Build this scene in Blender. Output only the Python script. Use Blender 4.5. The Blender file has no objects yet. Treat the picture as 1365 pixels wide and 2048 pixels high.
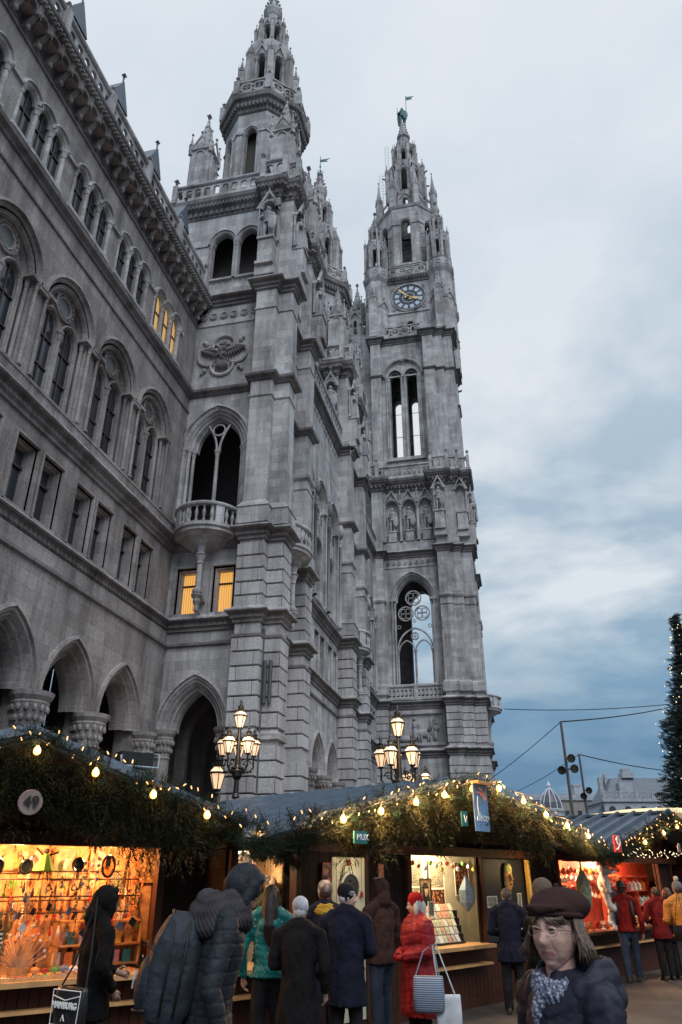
import bpy, math, random
import numpy as np
from mathutils import Vector, Matrix, noise
R=math.radians; PI=math.pi
random.seed(7)
scn=bpy.context.scene
COL=scn.collection
# ---------------------------------------------------------------- camera
cam=bpy.data.cameras.new('camera'); camo=bpy.data.objects.new('camera',cam); COL.objects.link(camo)
cam.sensor_fit='VERTICAL'; cam.sensor_height=36; cam.lens=36*1474/2048
cam.clip_start=.05; cam.clip_end=3000
camo.location=(0,0,1.74); camo.rotation_euler=(R(90+26.5),0,R(12.7))
cam.dof.use_dof=True; cam.dof.focus_distance=16; cam.dof.aperture_fstop=22
scn.camera=camo
# ---------------------------------------------------------------- world
wd=bpy.data.worlds.new('World'); scn.world=wd; wd.use_nodes=True
nt=wd.node_tree; nt.nodes.clear()
def N(t,ty,**k):
    n=t.nodes.new(ty)
    for a,b in k.items(): setattr(n,a,b)
    return n
def ramp(t,stops,inp=None):
    r=N(t,'ShaderNodeValToRGB'); e=r.color_ramp.elements
    while len(e)>1: e.remove(e[-1])
    e[0].position=stops[0][0]; e[0].color=(*stops[0][1],1)
    for p,c in stops[1:]:
        q=e.new(p); q.color=(*c,1)
    if inp is not None: t.links.new(inp,r.inputs[0])
    return r
SUN_EL,SUN_ROT=R(48),R(150)
sky=N(nt,'ShaderNodeTexSky',sky_type='NISHITA'); sky.sun_disc=False; sky.sun_elevation=SUN_EL; sky.sun_rotation=SUN_ROT
bg1=N(nt,'ShaderNodeBackground'); bg1.inputs[1].default_value=.09; nt.links.new(sky.outputs[0],bg1.inputs[0])
tc=N(nt,'ShaderNodeTexCoord'); sp=N(nt,'ShaderNodeSeparateXYZ'); nt.links.new(tc.outputs['Generated'],sp.inputs[0])
# cloud sheet seen in perspective: direction / (z+.12)
ad=N(nt,'ShaderNodeMath',operation='ADD'); ad.inputs[1].default_value=.16; nt.links.new(sp.outputs[2],ad.inputs[0])
mx_=N(nt,'ShaderNodeMath',operation='MAXIMUM'); mx_.inputs[1].default_value=.05; nt.links.new(ad.outputs[0],mx_.inputs[0])
dvx=N(nt,'ShaderNodeMath',operation='DIVIDE'); nt.links.new(sp.outputs[0],dvx.inputs[0]); nt.links.new(mx_.outputs[0],dvx.inputs[1])
dvy=N(nt,'ShaderNodeMath',operation='DIVIDE'); nt.links.new(sp.outputs[1],dvy.inputs[0]); nt.links.new(mx_.outputs[0],dvy.inputs[1])
cb=N(nt,'ShaderNodeCombineXYZ'); nt.links.new(dvx.outputs[0],cb.inputs[0]); nt.links.new(dvy.outputs[0],cb.inputs[1])
n1=N(nt,'ShaderNodeTexNoise'); n1.inputs['Scale'].default_value=1.5; n1.inputs['Detail'].default_value=8; n1.inputs['Roughness'].default_value=.55; n1.inputs['Distortion'].default_value=.15
nt.links.new(cb.outputs[0],n1.inputs['Vector'])
elev=ramp(nt,[(0,(.09,.17,.27)),(.08,(.115,.225,.36)),(.16,(.14,.28,.44)),(.25,(.27,.42,.56)),(.36,(.38,.51,.63)),(.5,(.45,.57,.68)),(.66,(.55,.66,.76)),(.8,(.70,.78,.86)),(.95,(.78,.84,.91))],sp.outputs[2])
cfac=ramp(nt,[(.42,(0,0,0)),(.57,(1,1,1))],n1.outputs[0])
clo=ramp(nt,[(0,(.16,.27,.39)),(.17,(.22,.36,.50)),(.25,(.50,.61,.70)),(.31,(.76,.82,.87)),(.5,(.82,.86,.90)),(.7,(.76,.82,.89)),(1,(.88,.91,.95))],sp.outputs[2])
mixc=N(nt,'ShaderNodeMixRGB'); nt.links.new(cfac.outputs[0],mixc.inputs[0]); nt.links.new(elev.outputs[0],mixc.inputs[1]); nt.links.new(clo.outputs[0],mixc.inputs[2])
bg2=N(nt,'ShaderNodeBackground'); bg2.inputs[1].default_value=1.0; nt.links.new(mixc.outputs[0],bg2.inputs[0])
ms=N(nt,'ShaderNodeMixShader'); ms.inputs[0].default_value=.93
nt.links.new(bg1.outputs[0],ms.inputs[1]); nt.links.new(bg2.outputs[0],ms.inputs[2])
wo=N(nt,'ShaderNodeOutputWorld'); nt.links.new(ms.outputs[0],wo.inputs[0])
# ---------------------------------------------------------------- sun (overcast)
sl=bpy.data.lights.new('sun','SUN'); sl.energy=1.5; sl.angle=R(35); sl.color=(.93,.96,1)
so=bpy.data.objects.new('sun',sl); COL.objects.link(so)
_sd=Vector((math.sin(SUN_ROT)*math.cos(SUN_EL),math.cos(SUN_ROT)*math.cos(SUN_EL),math.sin(SUN_EL)))
so.rotation_euler=(-_sd).to_track_quat('-Z','Y').to_euler()
scn.view_settings.view_transform='Standard'; scn.view_settings.look='None'; scn.view_settings.exposure=0; scn.view_settings.gamma=1
# ---------------------------------------------------------------- materials
MATS={}
def pm(name,col,rough=.8,metal=0,emit=None,es=1,var=.15,vs=8,bump=.0,bs=60,alpha=None,trans=0,coord='Object',spec=None):
    if name in MATS: return MATS[name]
    m=bpy.data.materials.new(name); m.use_nodes=True; t=m.node_tree; b=t.nodes['Principled BSDF']
    b.inputs['Roughness'].default_value=rough; b.inputs['Metallic'].default_value=metal
    tcn=N(t,'ShaderNodeTexCoord')
    if var>0:
        nz=N(t,'ShaderNodeTexNoise'); nz.inputs['Scale'].default_value=vs; nz.inputs['Detail'].default_value=5
        t.links.new(tcn.outputs[coord],nz.inputs['Vector'])
        lo=tuple(max(0,c*(1-var*1.6)) for c in col); hi=tuple(min(1,c*(1+var*1.6)) for c in col)
        r=ramp(t,[(.3,lo),(.7,hi)],nz.outputs[0]); t.links.new(r.outputs[0],b.inputs['Base Color'])
    else: b.inputs['Base Color'].default_value=(*col,1)
    if bump>0:
        n2=N(t,'ShaderNodeTexNoise'); n2.inputs['Scale'].default_value=bs; n2.inputs['Detail'].default_value=3
        t.links.new(tcn.outputs[coord],n2.inputs['Vector'])
        bp=N(t,'ShaderNodeBump'); bp.inputs['Strength'].default_value=bump; bp.inputs['Distance'].default_value=.01
        t.links.new(n2.outputs[0],bp.inputs['Height']); t.links.new(bp.outputs[0],b.inputs['Normal'])
    if emit: b.inputs['Emission Color'].default_value=(*emit,1); b.inputs['Emission Strength'].default_value=es
    if spec is not None: b.inputs['Specular IOR Level'].default_value=spec
    if trans: b.inputs['Transmission Weight'].default_value=trans
    MATS[name]=m; return m
def stone(name,c1,c2,bw=.9,bh=.36,mort=.012,stain=.55,mdark=.6):
    m=bpy.data.materials.new(name); m.use_nodes=True; t=m.node_tree; b=t.nodes['Principled BSDF']; b.inputs['Roughness'].default_value=.88
    g=N(t,'ShaderNodeNewGeometry'); s=N(t,'ShaderNodeSeparateXYZ'); t.links.new(g.outputs['Position'],s.inputs[0])
    a=N(t,'ShaderNodeMath',operation='ADD'); t.links.new(s.outputs[0],a.inputs[0]); t.links.new(s.outputs[1],a.inputs[1])
    c=N(t,'ShaderNodeCombineXYZ'); t.links.new(a.outputs[0],c.inputs[0]); t.links.new(s.outputs[2],c.inputs[1])
    br=N(t,'ShaderNodeTexBrick'); br.inputs['Scale'].default_value=1; br.inputs['Brick Width'].default_value=bw; br.inputs['Row Height'].default_value=bh
    br.inputs['Mortar Size'].default_value=mort; br.inputs['Mortar Smooth'].default_value=.4; br.inputs['Bias'].default_value=-.1
    br.inputs['Color1'].default_value=(*c1,1); br.inputs['Color2'].default_value=(*c2,1); br.inputs['Mortar'].default_value=(*[x*mdark for x in c1],1)
    t.links.new(c.outputs[0],br.inputs['Vector'])
    # soot and rain streaks
    mp=N(t,'ShaderNodeMapping'); mp.inputs['Scale'].default_value=(1.3,1.3,.22); t.links.new(g.outputs['Position'],mp.inputs[0])
    n1=N(t,'ShaderNodeTexNoise'); n1.inputs['Scale'].default_value=1.1; n1.inputs['Detail'].default_value=8; n1.inputs['Roughness'].default_value=.65; t.links.new(mp.outputs[0],n1.inputs['Vector'])
    r1=ramp(t,[(.33,(stain,stain*.96,stain*.95)),(.6,(1,1,1))],n1.outputs[0])
    n2=N(t,'ShaderNodeTexNoise'); n2.inputs['Scale'].default_value=14; n2.inputs['Detail'].default_value=6; t.links.new(g.outputs['Position'],n2.inputs['Vector'])
    r2=ramp(t,[(.3,(.78,.78,.78)),(.7,(1.12,1.12,1.12))],n2.outputs[0])
    m1=N(t,'ShaderNodeMixRGB',blend_type='MULTIPLY'); m1.inputs[0].default_value=1; t.links.new(br.outputs[0],m1.inputs[1]); t.links.new(r1.outputs[0],m1.inputs[2])
    m2=N(t,'ShaderNodeMixRGB',blend_type='MULTIPLY'); m2.inputs[0].default_value=1; t.links.new(m1.outputs[0],m2.inputs[1]); t.links.new(r2.outputs[0],m2.inputs[2])
    t.links.new(m2.outputs[0],b.inputs['Base Color'])
    mu=N(t,'ShaderNodeMath',operation='MULTIPLY_ADD'); mu.inputs[1].default_value=-.6; t.links.new(br.outputs['Fac'],mu.inputs[0]); t.links.new(n2.outputs[0],mu.inputs[2])
    bp=N(t,'ShaderNodeBump'); bp.inputs['Strength'].default_value=.5; bp.inputs['Distance'].default_value=.025; t.links.new(mu.outputs[0],bp.inputs['Height']); t.links.new(bp.outputs[0],b.inputs['Normal'])
    MATS[name]=m; return m
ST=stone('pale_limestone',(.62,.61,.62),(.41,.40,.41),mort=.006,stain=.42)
SW=stone('grey_brown_limestone',(.41,.375,.365),(.30,.27,.265),bw=1.1,bh=.42,stain=.42,mort=.006)  # darker, browner limestone of the side wing
SR=stone('rusticated_limestone',(.60,.59,.60),(.46,.45,.46),bw=1.25,bh=.53,mort=.018,mdark=.35)
SD=stone('sooty_limestone',(.29,.27,.275),(.21,.195,.20),stain=.45)
SV=stone('shade_dark_vault_stone',(.13,.11,.105),(.095,.08,.075))  # deep dark stone, the shade under the vaults put into its colour
SL=stone('carved_limestone',(.5,.5,.52),(.46,.46,.48),bw=40,bh=40,mort=0,stain=.5)
GLS=pm('dark_window_glass',(.03,.035,.045),rough=.08,var=0)
GLS.node_tree.nodes['Principled BSDF'].inputs['Specular IOR Level'].default_value=.6
FRM=pm('dark_timber_frame',(.045,.025,.02),rough=.5)
SLT=pm('blue_grey_slate',(.12,.15,.19),rough=.5,vs=3,bump=.4,bs=20)
COP=pm('green_copper',(.05,.16,.17),rough=.5,vs=20)
IRN=pm('black_cast_iron',(.012,.011,.011),rough=.45,bump=.3)
def litglass(name,c1,c2,st,stripes=26):
    m=bpy.data.materials.new(name); m.use_nodes=True; t=m.node_tree; b=t.nodes['Principled BSDF']
    g=N(t,'ShaderNodeNewGeometry'); w=N(t,'ShaderNodeTexWave'); w.inputs['Scale'].default_value=stripes/8; w.inputs['Distortion'].default_value=.6; w.inputs['Detail'].default_value=1
    t.links.new(g.outputs['Position'],w.inputs['Vector']); r=ramp(t,[(0,c1),(1,c2)],w.outputs[0])
    t.links.new(r.outputs[0],b.inputs['Emission Color']); b.inputs['Emission Strength'].default_value=st; b.inputs['Base Color'].default_value=(.3,.2,.1,1)
    MATS[name]=m; return m
LIT=litglass('curtained_lit_glass',(.55,.22,.03),(.95,.50,.12),1.0)
# ---------------------------------------------------------------- mesh builder
class MB:
    def __init__(s): s.v=[]; s.f=[]; s.mi=[]; s.m=0; s.T=None
    def add(s,vs,fs):
        o=len(s.v)
        if s.T is not None: vs=[tuple(s.T@Vector(p)) for p in vs]
        s.v.extend(tuple(p) for p in vs); s.f.extend(tuple(i+o for i in f) for f in fs); s.mi.extend([s.m]*len(fs))
    def box(s,x0,x1,y0,y1,z0,z1):
        s.add([(x0,y0,z0),(x1,y0,z0),(x1,y1,z0),(x0,y1,z0),(x0,y0,z1),(x1,y0,z1),(x1,y1,z1),(x0,y1,z1)],
              [(0,3,2,1),(4,5,6,7),(0,1,5,4),(1,2,6,5),(2,3,7,6),(3,0,4,7)])
    def cbox(s,c,d,rz=0,rx=0,ry=0):
        M=Matrix.Translation(c)@Matrix.Rotation(rz,4,'Z')@Matrix.Rotation(ry,4,'Y')@Matrix.Rotation(rx,4,'X')
        x,y,z=d[0]/2,d[1]/2,d[2]/2
        s.add([tuple(M@Vector(p)) for p in [(-x,-y,-z),(x,-y,-z),(x,y,-z),(-x,y,-z),(-x,-y,z),(x,-y,z),(x,y,z),(-x,y,z)]],
              [(0,3,2,1),(4,5,6,7),(0,1,5,4),(1,2,6,5),(2,3,7,6),(3,0,4,7)])
    def lathe(s,prof,c=(0,0,0),n=12,axis=None,a0=0,a1=2*PI,ph=0):
        full=abs(a1-a0-2*PI)<1e-6; k=n if full else n+1; vs=[]
        q=None
        if axis is not None: q=Vector((0,0,1)).rotation_difference(Vector(axis))
        for r,z in prof:
            for i in range(k):
                a=a0+ph+(a1-a0)*i/n; p=Vector((r*math.cos(a),r*math.sin(a),z))
                if q: p=q@p
                vs.append((p[0]+c[0],p[1]+c[1],p[2]+c[2]))
        fs=[]
        for j in range(len(prof)-1):
            for i in range(n):
                i2=(i+1)%k if full else i+1
                fs.append((j*k+i,j*k+i2,(j+1)*k+i2,(j+1)*k+i))
        if full:
            if prof[0][0]>1e-5: fs.append(tuple(range(k-1,-1,-1)))
            if prof[-1][0]>1e-5: fs.append(tuple((len(prof)-1)*k+i for i in range(k)))
        s.add(vs,fs)
    def tube(s,pts,r,n=6,closed=False):
        P=[Vector(p) for p in pts]; L=len(P); rs=r if isinstance(r,(list,tuple)) else [r]*L
        vs=[]; up=Vector((0,0,1)); prev=None
        for i in range(L):
            a=P[i-1] if i>0 else (P[-1] if closed else P[0]); b=P[i+1] if i<L-1 else (P[0] if closed else P[-1])
            d=(b-a); d=d.normalized() if d.length>1e-9 else Vector((0,0,1))
            if prev is None:
                x=d.cross(up) if abs(d.z)<.95 else d.cross(Vector((1,0,0)))
            else: x=prev-d*prev.dot(d)
            x.normalize(); prev=x; y=d.cross(x)
            for j in range(n):
                t=2*PI*j/n; q=P[i]+x*(rs[i]*math.cos(t))+y*(rs[i]*math.sin(t)); vs.append(tuple(q))
        fs=[]
        for i in range(L if closed else L-1):
            for j in range(n): fs.append((i*n+j,i*n+(j+1)%n,((i+1)%L)*n+(j+1)%n,((i+1)%L)*n+j))
        if not closed: fs.append(tuple(range(n-1,-1,-1))); fs.append(tuple((L-1)*n+j for j in range(n)))
        s.add(vs,fs)
    def ball(s,c,r,n=8,m=6):
        rr=r if isinstance(r,(tuple,list)) else (r,r,r); vs=[(c[0],c[1],c[2]-rr[2])]
        for j in range(1,m):
            t=-PI/2+PI*j/m
            for i in range(n): a=2*PI*i/n; vs.append((c[0]+rr[0]*math.cos(t)*math.cos(a),c[1]+rr[1]*math.cos(t)*math.sin(a),c[2]+rr[2]*math.sin(t)))
        vs.append((c[0],c[1],c[2]+rr[2])); fs=[]
        for i in range(n): fs.append((0,1+(i+1)%n,1+i))
        for j in range(m-2):
            for i in range(n): fs.append((1+j*n+i,1+j*n+(i+1)%n,1+(j+1)*n+(i+1)%n,1+(j+1)*n+i))
        e=len(vs)-1
        for i in range(n): fs.append((e,1+(m-2)*n+i,1+(m-2)*n+(i+1)%n))
        s.add(vs,fs)
    def sweep(s,path,prof,closed=False):
        P=[Vector(p) for p in path]; L=len(P); off=[]
        for i in range(L):
            d0=(P[i]-P[i-1]).normalized() if (i>0 or closed) else None
            d1=(P[(i+1)%L]-P[i]).normalized() if (i<L-1 or closed) else None
            if d0 is None: d0=d1
            if d1 is None: d1=d0
            n0=Vector((d0.y,-d0.x)); n1=Vector((d1.y,-d1.x)); m=(n0+n1); m.normalize(); k=1/max(.35,m.dot(n0)); off.append(m*k)
        vs=[]; k=len(prof)
        for i in range(L):
            for o,z in prof: vs.append((P[i].x+off[i].x*o,P[i].y+off[i].y*o,z))
        fs=[]
        for i in range(L if closed else L-1):
            for j in range(k-1): fs.append((i*k+j,((i+1)%L)*k+j,((i+1)%L)*k+j+1,i*k+j+1))
        if not closed: fs.append(tuple(range(k))); fs.append(tuple((L-1)*k+j for j in reversed(range(k))))
        s.add(vs,fs)
    def obj(s,name,mats,parent=None,smooth=False,loc=None):
        me=bpy.data.meshes.new(name)
        me.from_pydata(s.v,[],s.f); 
        if not isinstance(mats,(list,tuple)): mats=[mats]
        for m in mats: me.materials.append(m)
        if any(s.mi): me.polygons.foreach_set('material_index',s.mi)
        if smooth: me.polygons.foreach_set('use_smooth',[True]*len(s.f))
        me.update()
        o=bpy.data.objects.new(name,me); COL.objects.link(o)
        if parent: o.parent=parent
        if loc: o.location=loc
        return o
def tag(o,label=None,cat=None,group=None,kind=None):
    if label: o['label']=label
    if cat: o['category']=cat
    if group: o['group']=group
    if kind: o['kind']=kind
    return o
def thing(name,label,cat,loc=(0,0,0),rz=0,group=None):
    o=bpy.data.objects.new(name,None); COL.objects.link(o); o.location=loc; o.rotation_euler=(0,0,rz); o.empty_display_size=.1
    return tag(o,label,cat,group)
def dup(o,parent=None,kids=True):
    c=o.copy(); COL.objects.link(c); c.parent=parent
    if kids:
        for ch in list(o.children): dup(ch,c)
    return c
# ---------------------------------------------------------------- frames, arches, walls
class Fr:
    def __init__(s,p0,p1):
        s.O=Vector((*p0,0)); d=Vector((p1[0]-p0[0],p1[1]-p0[1],0)); s.L=d.length; s.U=d/s.L; s.N=Vector((s.U.y,-s.U.x,0))
    def p(s,u,v,w=0): q=s.O+s.U*u+s.N*w; return (q.x,q.y,v)
def curve(c,h,sill,spring,kind,d=0,n=9,k=1.5):
    pts=[(c-h-d,sill)] if sill is not None else []
    if kind=='flat': pts+=[(c-h-d,spring+d),(c+h+d,spring+d)]
    elif kind=='round':
        for i in range(2*n+1): a=PI-PI*i/(2*n); pts.append((c+(h+d)*math.cos(a),spring+(h+d)*math.sin(a)))
    else:
        Rr=k*h; cx=Rr-h; amax=math.acos(min(1,cx/(Rr+d)))
        for i in range(n+1): a=amax*i/n; pts.append((c+cx-(Rr+d)*math.cos(a),spring+(Rr+d)*math.sin(a)))
        for i in range(n-1,-1,-1): a=amax*i/n; pts.append((c-cx+(Rr+d)*math.cos(a),spring+(Rr+d)*math.sin(a)))
    if sill is not None: pts.append((c+h+d,sill))
    return pts
def wall(mb,fr,u0,u1,v0,v1,ops=(),depth=.4,back=False,w=0):
    P=fr.p; ops=sorted(ops,key=lambda o:o['c']); 
    def q(a,b,c,d,ww): mb.add([P(a,b,ww),P(c,b,ww),P(c,d,ww),P(a,d,ww)],[(0,1,2,3)])
    for ww in ([w,w-depth] if back else [w]):
        cur=u0
        for o in ops:
            a,b=o['c']-o['h'],o['c']+o['h']
            if a>cur+1e-4: q(cur,v0,a,v1,ww)
            if o['sill']>v0+1e-4: q(a,v0,b,o['sill'],ww)
            cv=curve(o['c'],o['h'],None,o['spring'],o.get('kind','round'),k=o.get('k',1.5),n=o.get('n',9))
            vs=[];fs=[]
            for x,z in cv: vs+= [P(x,z,ww),P(x,v1,ww)]
            for i in range(len(cv)-1): fs.append((2*i,2*i+2,2*i+3,2*i+1))
            mb.add(vs,fs); cur=b
        if u1>cur+1e-4: q(cur,v0,u1,v1,ww)
    for o in ops:
        cv=curve(o['c'],o['h'],o['sill'],o['spring'],o.get('kind','round'),k=o.get('k',1.5),n=o.get('n',9)); cv=cv+[cv[0]]
        vs=[];fs=[]
        for x,z in cv: vs+=[P(x,z,w),P(x,z,w-depth)]
        for i in range(len(cv)-1): fs.append((2*i,2*i+1,2*i+3,2*i+2))
        mb.add(vs,fs)
def mold(mb,fr,c,h,sill,spring,kind,prof,k=1.5,n=9):
    cs=[[(p,w) for p in curve(c,h,sill,spring,kind,d,n,k)] for d,w in prof]; vs=[]; m=len(cs[0])
    for cc in cs:
        for (x,z),w in cc: vs.append(fr.p(x,z,w))
    fs=[(j*m+i,j*m+i+1,(j+1)*m+i+1,(j+1)*m+i) for j in range(len(prof)-1) for i in range(m-1)]
    mb.add(vs,fs)
def ringm(mb,fr,c,v,prof,n=20):
    vs=[];
    for r,w in prof:
        for i in range(n): a=2*PI*i/n; vs.append(fr.p(c+r*math.cos(a),v+r*math.sin(a),w))
    mb.add(vs,[(j*n+i,j*n+(i+1)%n,(j+1)*n+(i+1)%n,(j+1)*n+i) for j in range(len(prof)-1) for i in range(n)])
def fbox(mb,fr,u0,u1,v0,v1,w0,w1):
    P=fr.p; mb.add([P(u0,v0,w0),P(u1,v0,w0),P(u1,v0,w1),P(u0,v0,w1),P(u0,v1,w0),P(u1,v1,w0),P(u1,v1,w1),P(u0,v1,w1)],
              [(0,3,2,1),(4,5,6,7),(0,1,5,4),(1,2,6,5),(2,3,7,6),(3,0,4,7)])
def column(mb,x,y,z0,z1,r,n=10,cap=None):
    cap=cap or r*2.4; 
    mb.lathe([(r*1.7,z0),(r*1.7,z0+r*.7),(r*1.2,z0+r*1.1),(r*1.35,z0+r*1.5),(r,z0+r*1.9),(r*.93,z1-cap*1.15),(r*1.2,z1-cap*1.1),(r*.98,z1-cap),(r*1.25,z1-cap*.6),(r*1.15,z1-cap*.5),(r*1.7,z1-cap*.2),(r*1.75,z1)],(x,y,0),n)
def fcol(mb,fr,u,w,z0,z1,r,n=10,cap=None):
    p=fr.p(u,0,w); column(mb,p[0],p[1],z0,z1,r,n,cap)
def segs(path,closed=False):
    L=len(path); return [Fr(path[i],path[(i+1)%L]) for i in range(L if closed else L-1)]
def level(mb,path,z0,z1,ops={},closed=False,depth=.4,back=False):
    for i,f in enumerate(segs(path,closed)): wall(mb,f,0,f.L,z0,z1,ops.get(i,()),depth,back)
def dent(mb,path,z0,z1,w,dp,sp,out=0,closed=False):
    for f in segs(path,closed):
        n=max(1,int((f.L+2*out)/sp)); st=(f.L+2*out)/n
        for i in range(n): u=-out+st*(i+.5); fbox(mb,f,u-w/2,u+w/2,z0,z1,out-.03,out+dp)
def rust(mb,path,z0,z1,ch=.53,o=.07):
    n=round((z1-z0)/ch); ch=(z1-z0)/n; pr=[(0,z0)]
    for i in range(n):
        z=z0+i*ch; pr+=[(0,z+.02),(o,z+.05),(o,z+ch-.03),(0,z+ch)]
    mb.sweep(path,pr)
def parapet(mb,path,z0,z1,sp=.5,closed=False,th=.14,post=.16,fin=True,out=0):
    # open arcaded balustrade: little round arches between two rails
    h=z1-z0
    mb.sweep(path,[(out-th,z0),(out+.06,z0),(out+.06,z0+h*.16),(out,z0+h*.2),(out-th,z0+h*.2),(out-th,z0)],closed)
    mb.sweep(path,[(out-th,z1-h*.13),(out+.03,z1-h*.13),(out+.08,z1-h*.08),(out+.08,z1),(out-th-.04,z1),(out-th-.04,z1-h*.13)],closed)
    for f in segs(path,closed):
        if f.L<.35: continue
        n=max(1,int(f.L/sp)); st=f.L/n
        ops=[dict(c=st*(i+.5),h=st*.34,sill=z0+h*.22,spring=z0+h*.62,kind='round',n=3) for i in range(n)]
        wall(mb,f,0,f.L,z0+h*.2,z1-h*.13,ops,th*.8,True,out-.02)
    if fin:
        for p in path:
            mb.cbox((p[0],p[1],(z0+z1)/2+.04),(post*1.6,post*1.6,h+.1))
def finial(mb,x,y,z,s):
    mb.lathe([(s*.12,0),(s*.09,s*.5),(s*.2,s*.6),(s*.09,s*.7),(s*.08,s*.9),(s*.3,s*1.05),(s*.1,s*1.2),(s*.22,s*1.35),(s*.05,s*1.55),(0,s*1.6)],(x,y,z),6)
    for i in range(4):
        a=PI/4+i*PI/2; mb.ball((x+math.cos(a)*s*.3,y+math.sin(a)*s*.3,z+s*1.05),s*.12,5,4)
def crockets(mb,p0,p1,n,s):
    a=Vector(p0); b=Vector(p1)
    for i in range(n): q=a.lerp(b,(i+.6)/n); mb.ball(q,s*(1-.4*i/n),5,4)
def gablet(mb,fr,c,hw,z0,h,w=0,t=.1,cr=0):
    P=fr.p; b=t
    for sgn in (-1,1):
        a0=(c+sgn*hw,z0); a1=(c,z0+h)
        dx,dz=a1[0]-a0[0],a1[1]-a0[1]; L=math.hypot(dx,dz); nx,nz=-dz/L*sgn*-1,abs(dx)/L
        q=[(a0[0],a0[1]),(a1[0],a1[1]),(a1[0],a1[1]+t*1.6),(a0[0]+sgn*t,a0[1])]
        mb.add([P(x,z,w) for x,z in q]+[P(x,z,w+t) for x,z in q],[(0,1,2,3),(4,5,6,7),(0,1,5,4),(3,2,6,7),(0,3,7,4)])
        if cr: crockets(mb,P(a0[0],a0[1]+t,w+t*.5),P(a1[0],a1[1]+t*1.5,w+t*.5),cr,t*.55)
    finial(mb,*P(c,z0+h+t,w+t*.5),t*2.6)
def pinnacle(mb,x,y,z0,w,hs,hp,n=4,niche=True,rot=PI/4,cr=6):
    # shaft, gablets, crocketed spirelet
    r=w/2*(1.414 if n==4 else 1.08)
    mb.lathe([(r*1.15,z0),(r*1.15,z0+.12*w),(r,z0+.25*w),(r,z0+hs),(r*1.18,z0+hs+.05*w),(r*1.18,z0+hs+.15*w)],(x,y,0),n,ph=rot)
    zt=z0+hs+.1*w
    mb.lathe([(r*.8,zt),(r*.74,zt+hp*.18),(.02,zt+hp)],(x,y,0),n,ph=rot)
    for i in range(n):
        a0=rot+2*PI*i/n; a1=rot+2*PI*(i+1)/n
        p0=(x+r*math.cos(a1),y+r*math.sin(a1)); p1=(x+r*math.cos(a0),y+r*math.sin(a0)); f=Fr(p0,p1)
        if f.N.dot(Vector((math.cos((a0+a1)/2),math.sin((a0+a1)/2),0)))<0: f=Fr(p1,p0)
        gablet(mb,f,f.L/2,f.L*.46,zt,f.L*.85,0,.06*w+.02)
        if niche: mold(mb,f,f.L/2,f.L*.22,z0+hs*.35,z0+hs-.35*f.L,'pointed',[(.08*w,0),(.08*w,.05*w),(0,.05*w),(0,.004)],n=3)
        crockets(mb,(x+r*.62*math.cos(a0),y+r*.62*math.sin(a0),zt+hp*.2),(x,y,zt+hp),cr,.06*w+.02)
        mb.lathe([(.12*w,-.3*w),(.12*w,.3*w),(.16*w,.34*w),(.09*w,.42*w),(0,1.15*w)],(x+r*math.cos(a0),y+r*math.sin(a0),zt),4); mb.ball((x+r*math.cos(a0),y+r*math.sin(a0),zt+1.15*w),.07*w,5,4)
        crockets(mb,(x+r*.5*math.cos((a0+a1)/2),y+r*.5*math.sin((a0+a1)/2),zt+hp*.3),(x,y,zt+hp),4,.05*w+.015)
    finial(mb,x,y,zt+hp*.95,.3*w+.08)
def bandgap(mb,path,z,hw,t=.06,h=.09,closed=True):
    # impost band that stops at the openings
    for f in segs(path,closed):
        if f.L/2-hw>.1: fbox(mb,f,-t,f.L/2-hw,z,z+h,-.02,t); fbox(mb,f,f.L/2+hw,f.L+t,z,z+h+.003,-.02,t-.002)
def octa(cx,cy,ap):
    Rr=ap/math.cos(PI/8); return [(cx+Rr*math.cos(-PI/2-PI/8+PI/4*i),cy+Rr*math.sin(-PI/2-PI/8+PI/4*i)) for i in range(8)]
def sq(x0,x1,y0,y1): return [(x0,y0),(x1,y0),(x1,y1),(x0,y1)]
# counter-clockwise plan paths: outward is on the right
HOOD=[(.22,0),(.22,.09),(.12,.11),(.09,.03),(0,.03),(-.06,-.06),(-.12,-.06),(-.12,-.14),(-.2,-.2),(-.24,-.2),(-.24,-.34)]
# ================================================================= TOWN HALL
hall=thing('town_hall','grey gothic town hall with a clock tower and two bell towers behind the stalls','building',(-11,25,0))
def part(mb,name,mat,parent=hall,smooth=False):
    o=mb.obj(name,mat,None,smooth); par(o,parent); return o
def wloc(o):
    v=Vector(o.location); p=o.parent
    while p: v=v+Vector(p.location); p=p.parent
    return v
def par(o,parent):
    # meshes are modelled in place; keep them there under their thing
    o.parent=parent; o.location=Vector(o.location)-wloc(parent)
def shift(o,dx,dy,dz=0,parent=None):
    c=dup(o,parent if parent else o.parent); c.location=Vector(c.location)+Vector((dx,dy,dz)); return c
WX=-12.55; BP=3.04; BAYS=[22.1-BP*i for i in range(7)]
fw_=Fr((WX,0),(WX,25)); fg=Fr((WX+.16,0),(WX+.16,25))
PP=[(-9.45,25),(-9.45,24.35),(-8.5,24.35),(-8.5,24.75),(-7.85,24.75),(-7.85,25.6),(-8.8,25.6)]
P_up=[(WX,0),(WX,25)]+PP+[(-8.8,29.0),(-8.15,29.0),(-8.15,29.9),(-9.1,29.9),(-9.1,39.6),(-8.3,39.6),(-8.3,40.5),(-8.95,40.5),(-8.95,43.8),(-8.35,43.8),(-8.35,44.8),(-9.9,44.8),(-9.9,56.4)]
P_g=[(WX+.16,0),(WX+.16,25)]+P_up[2:]
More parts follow.
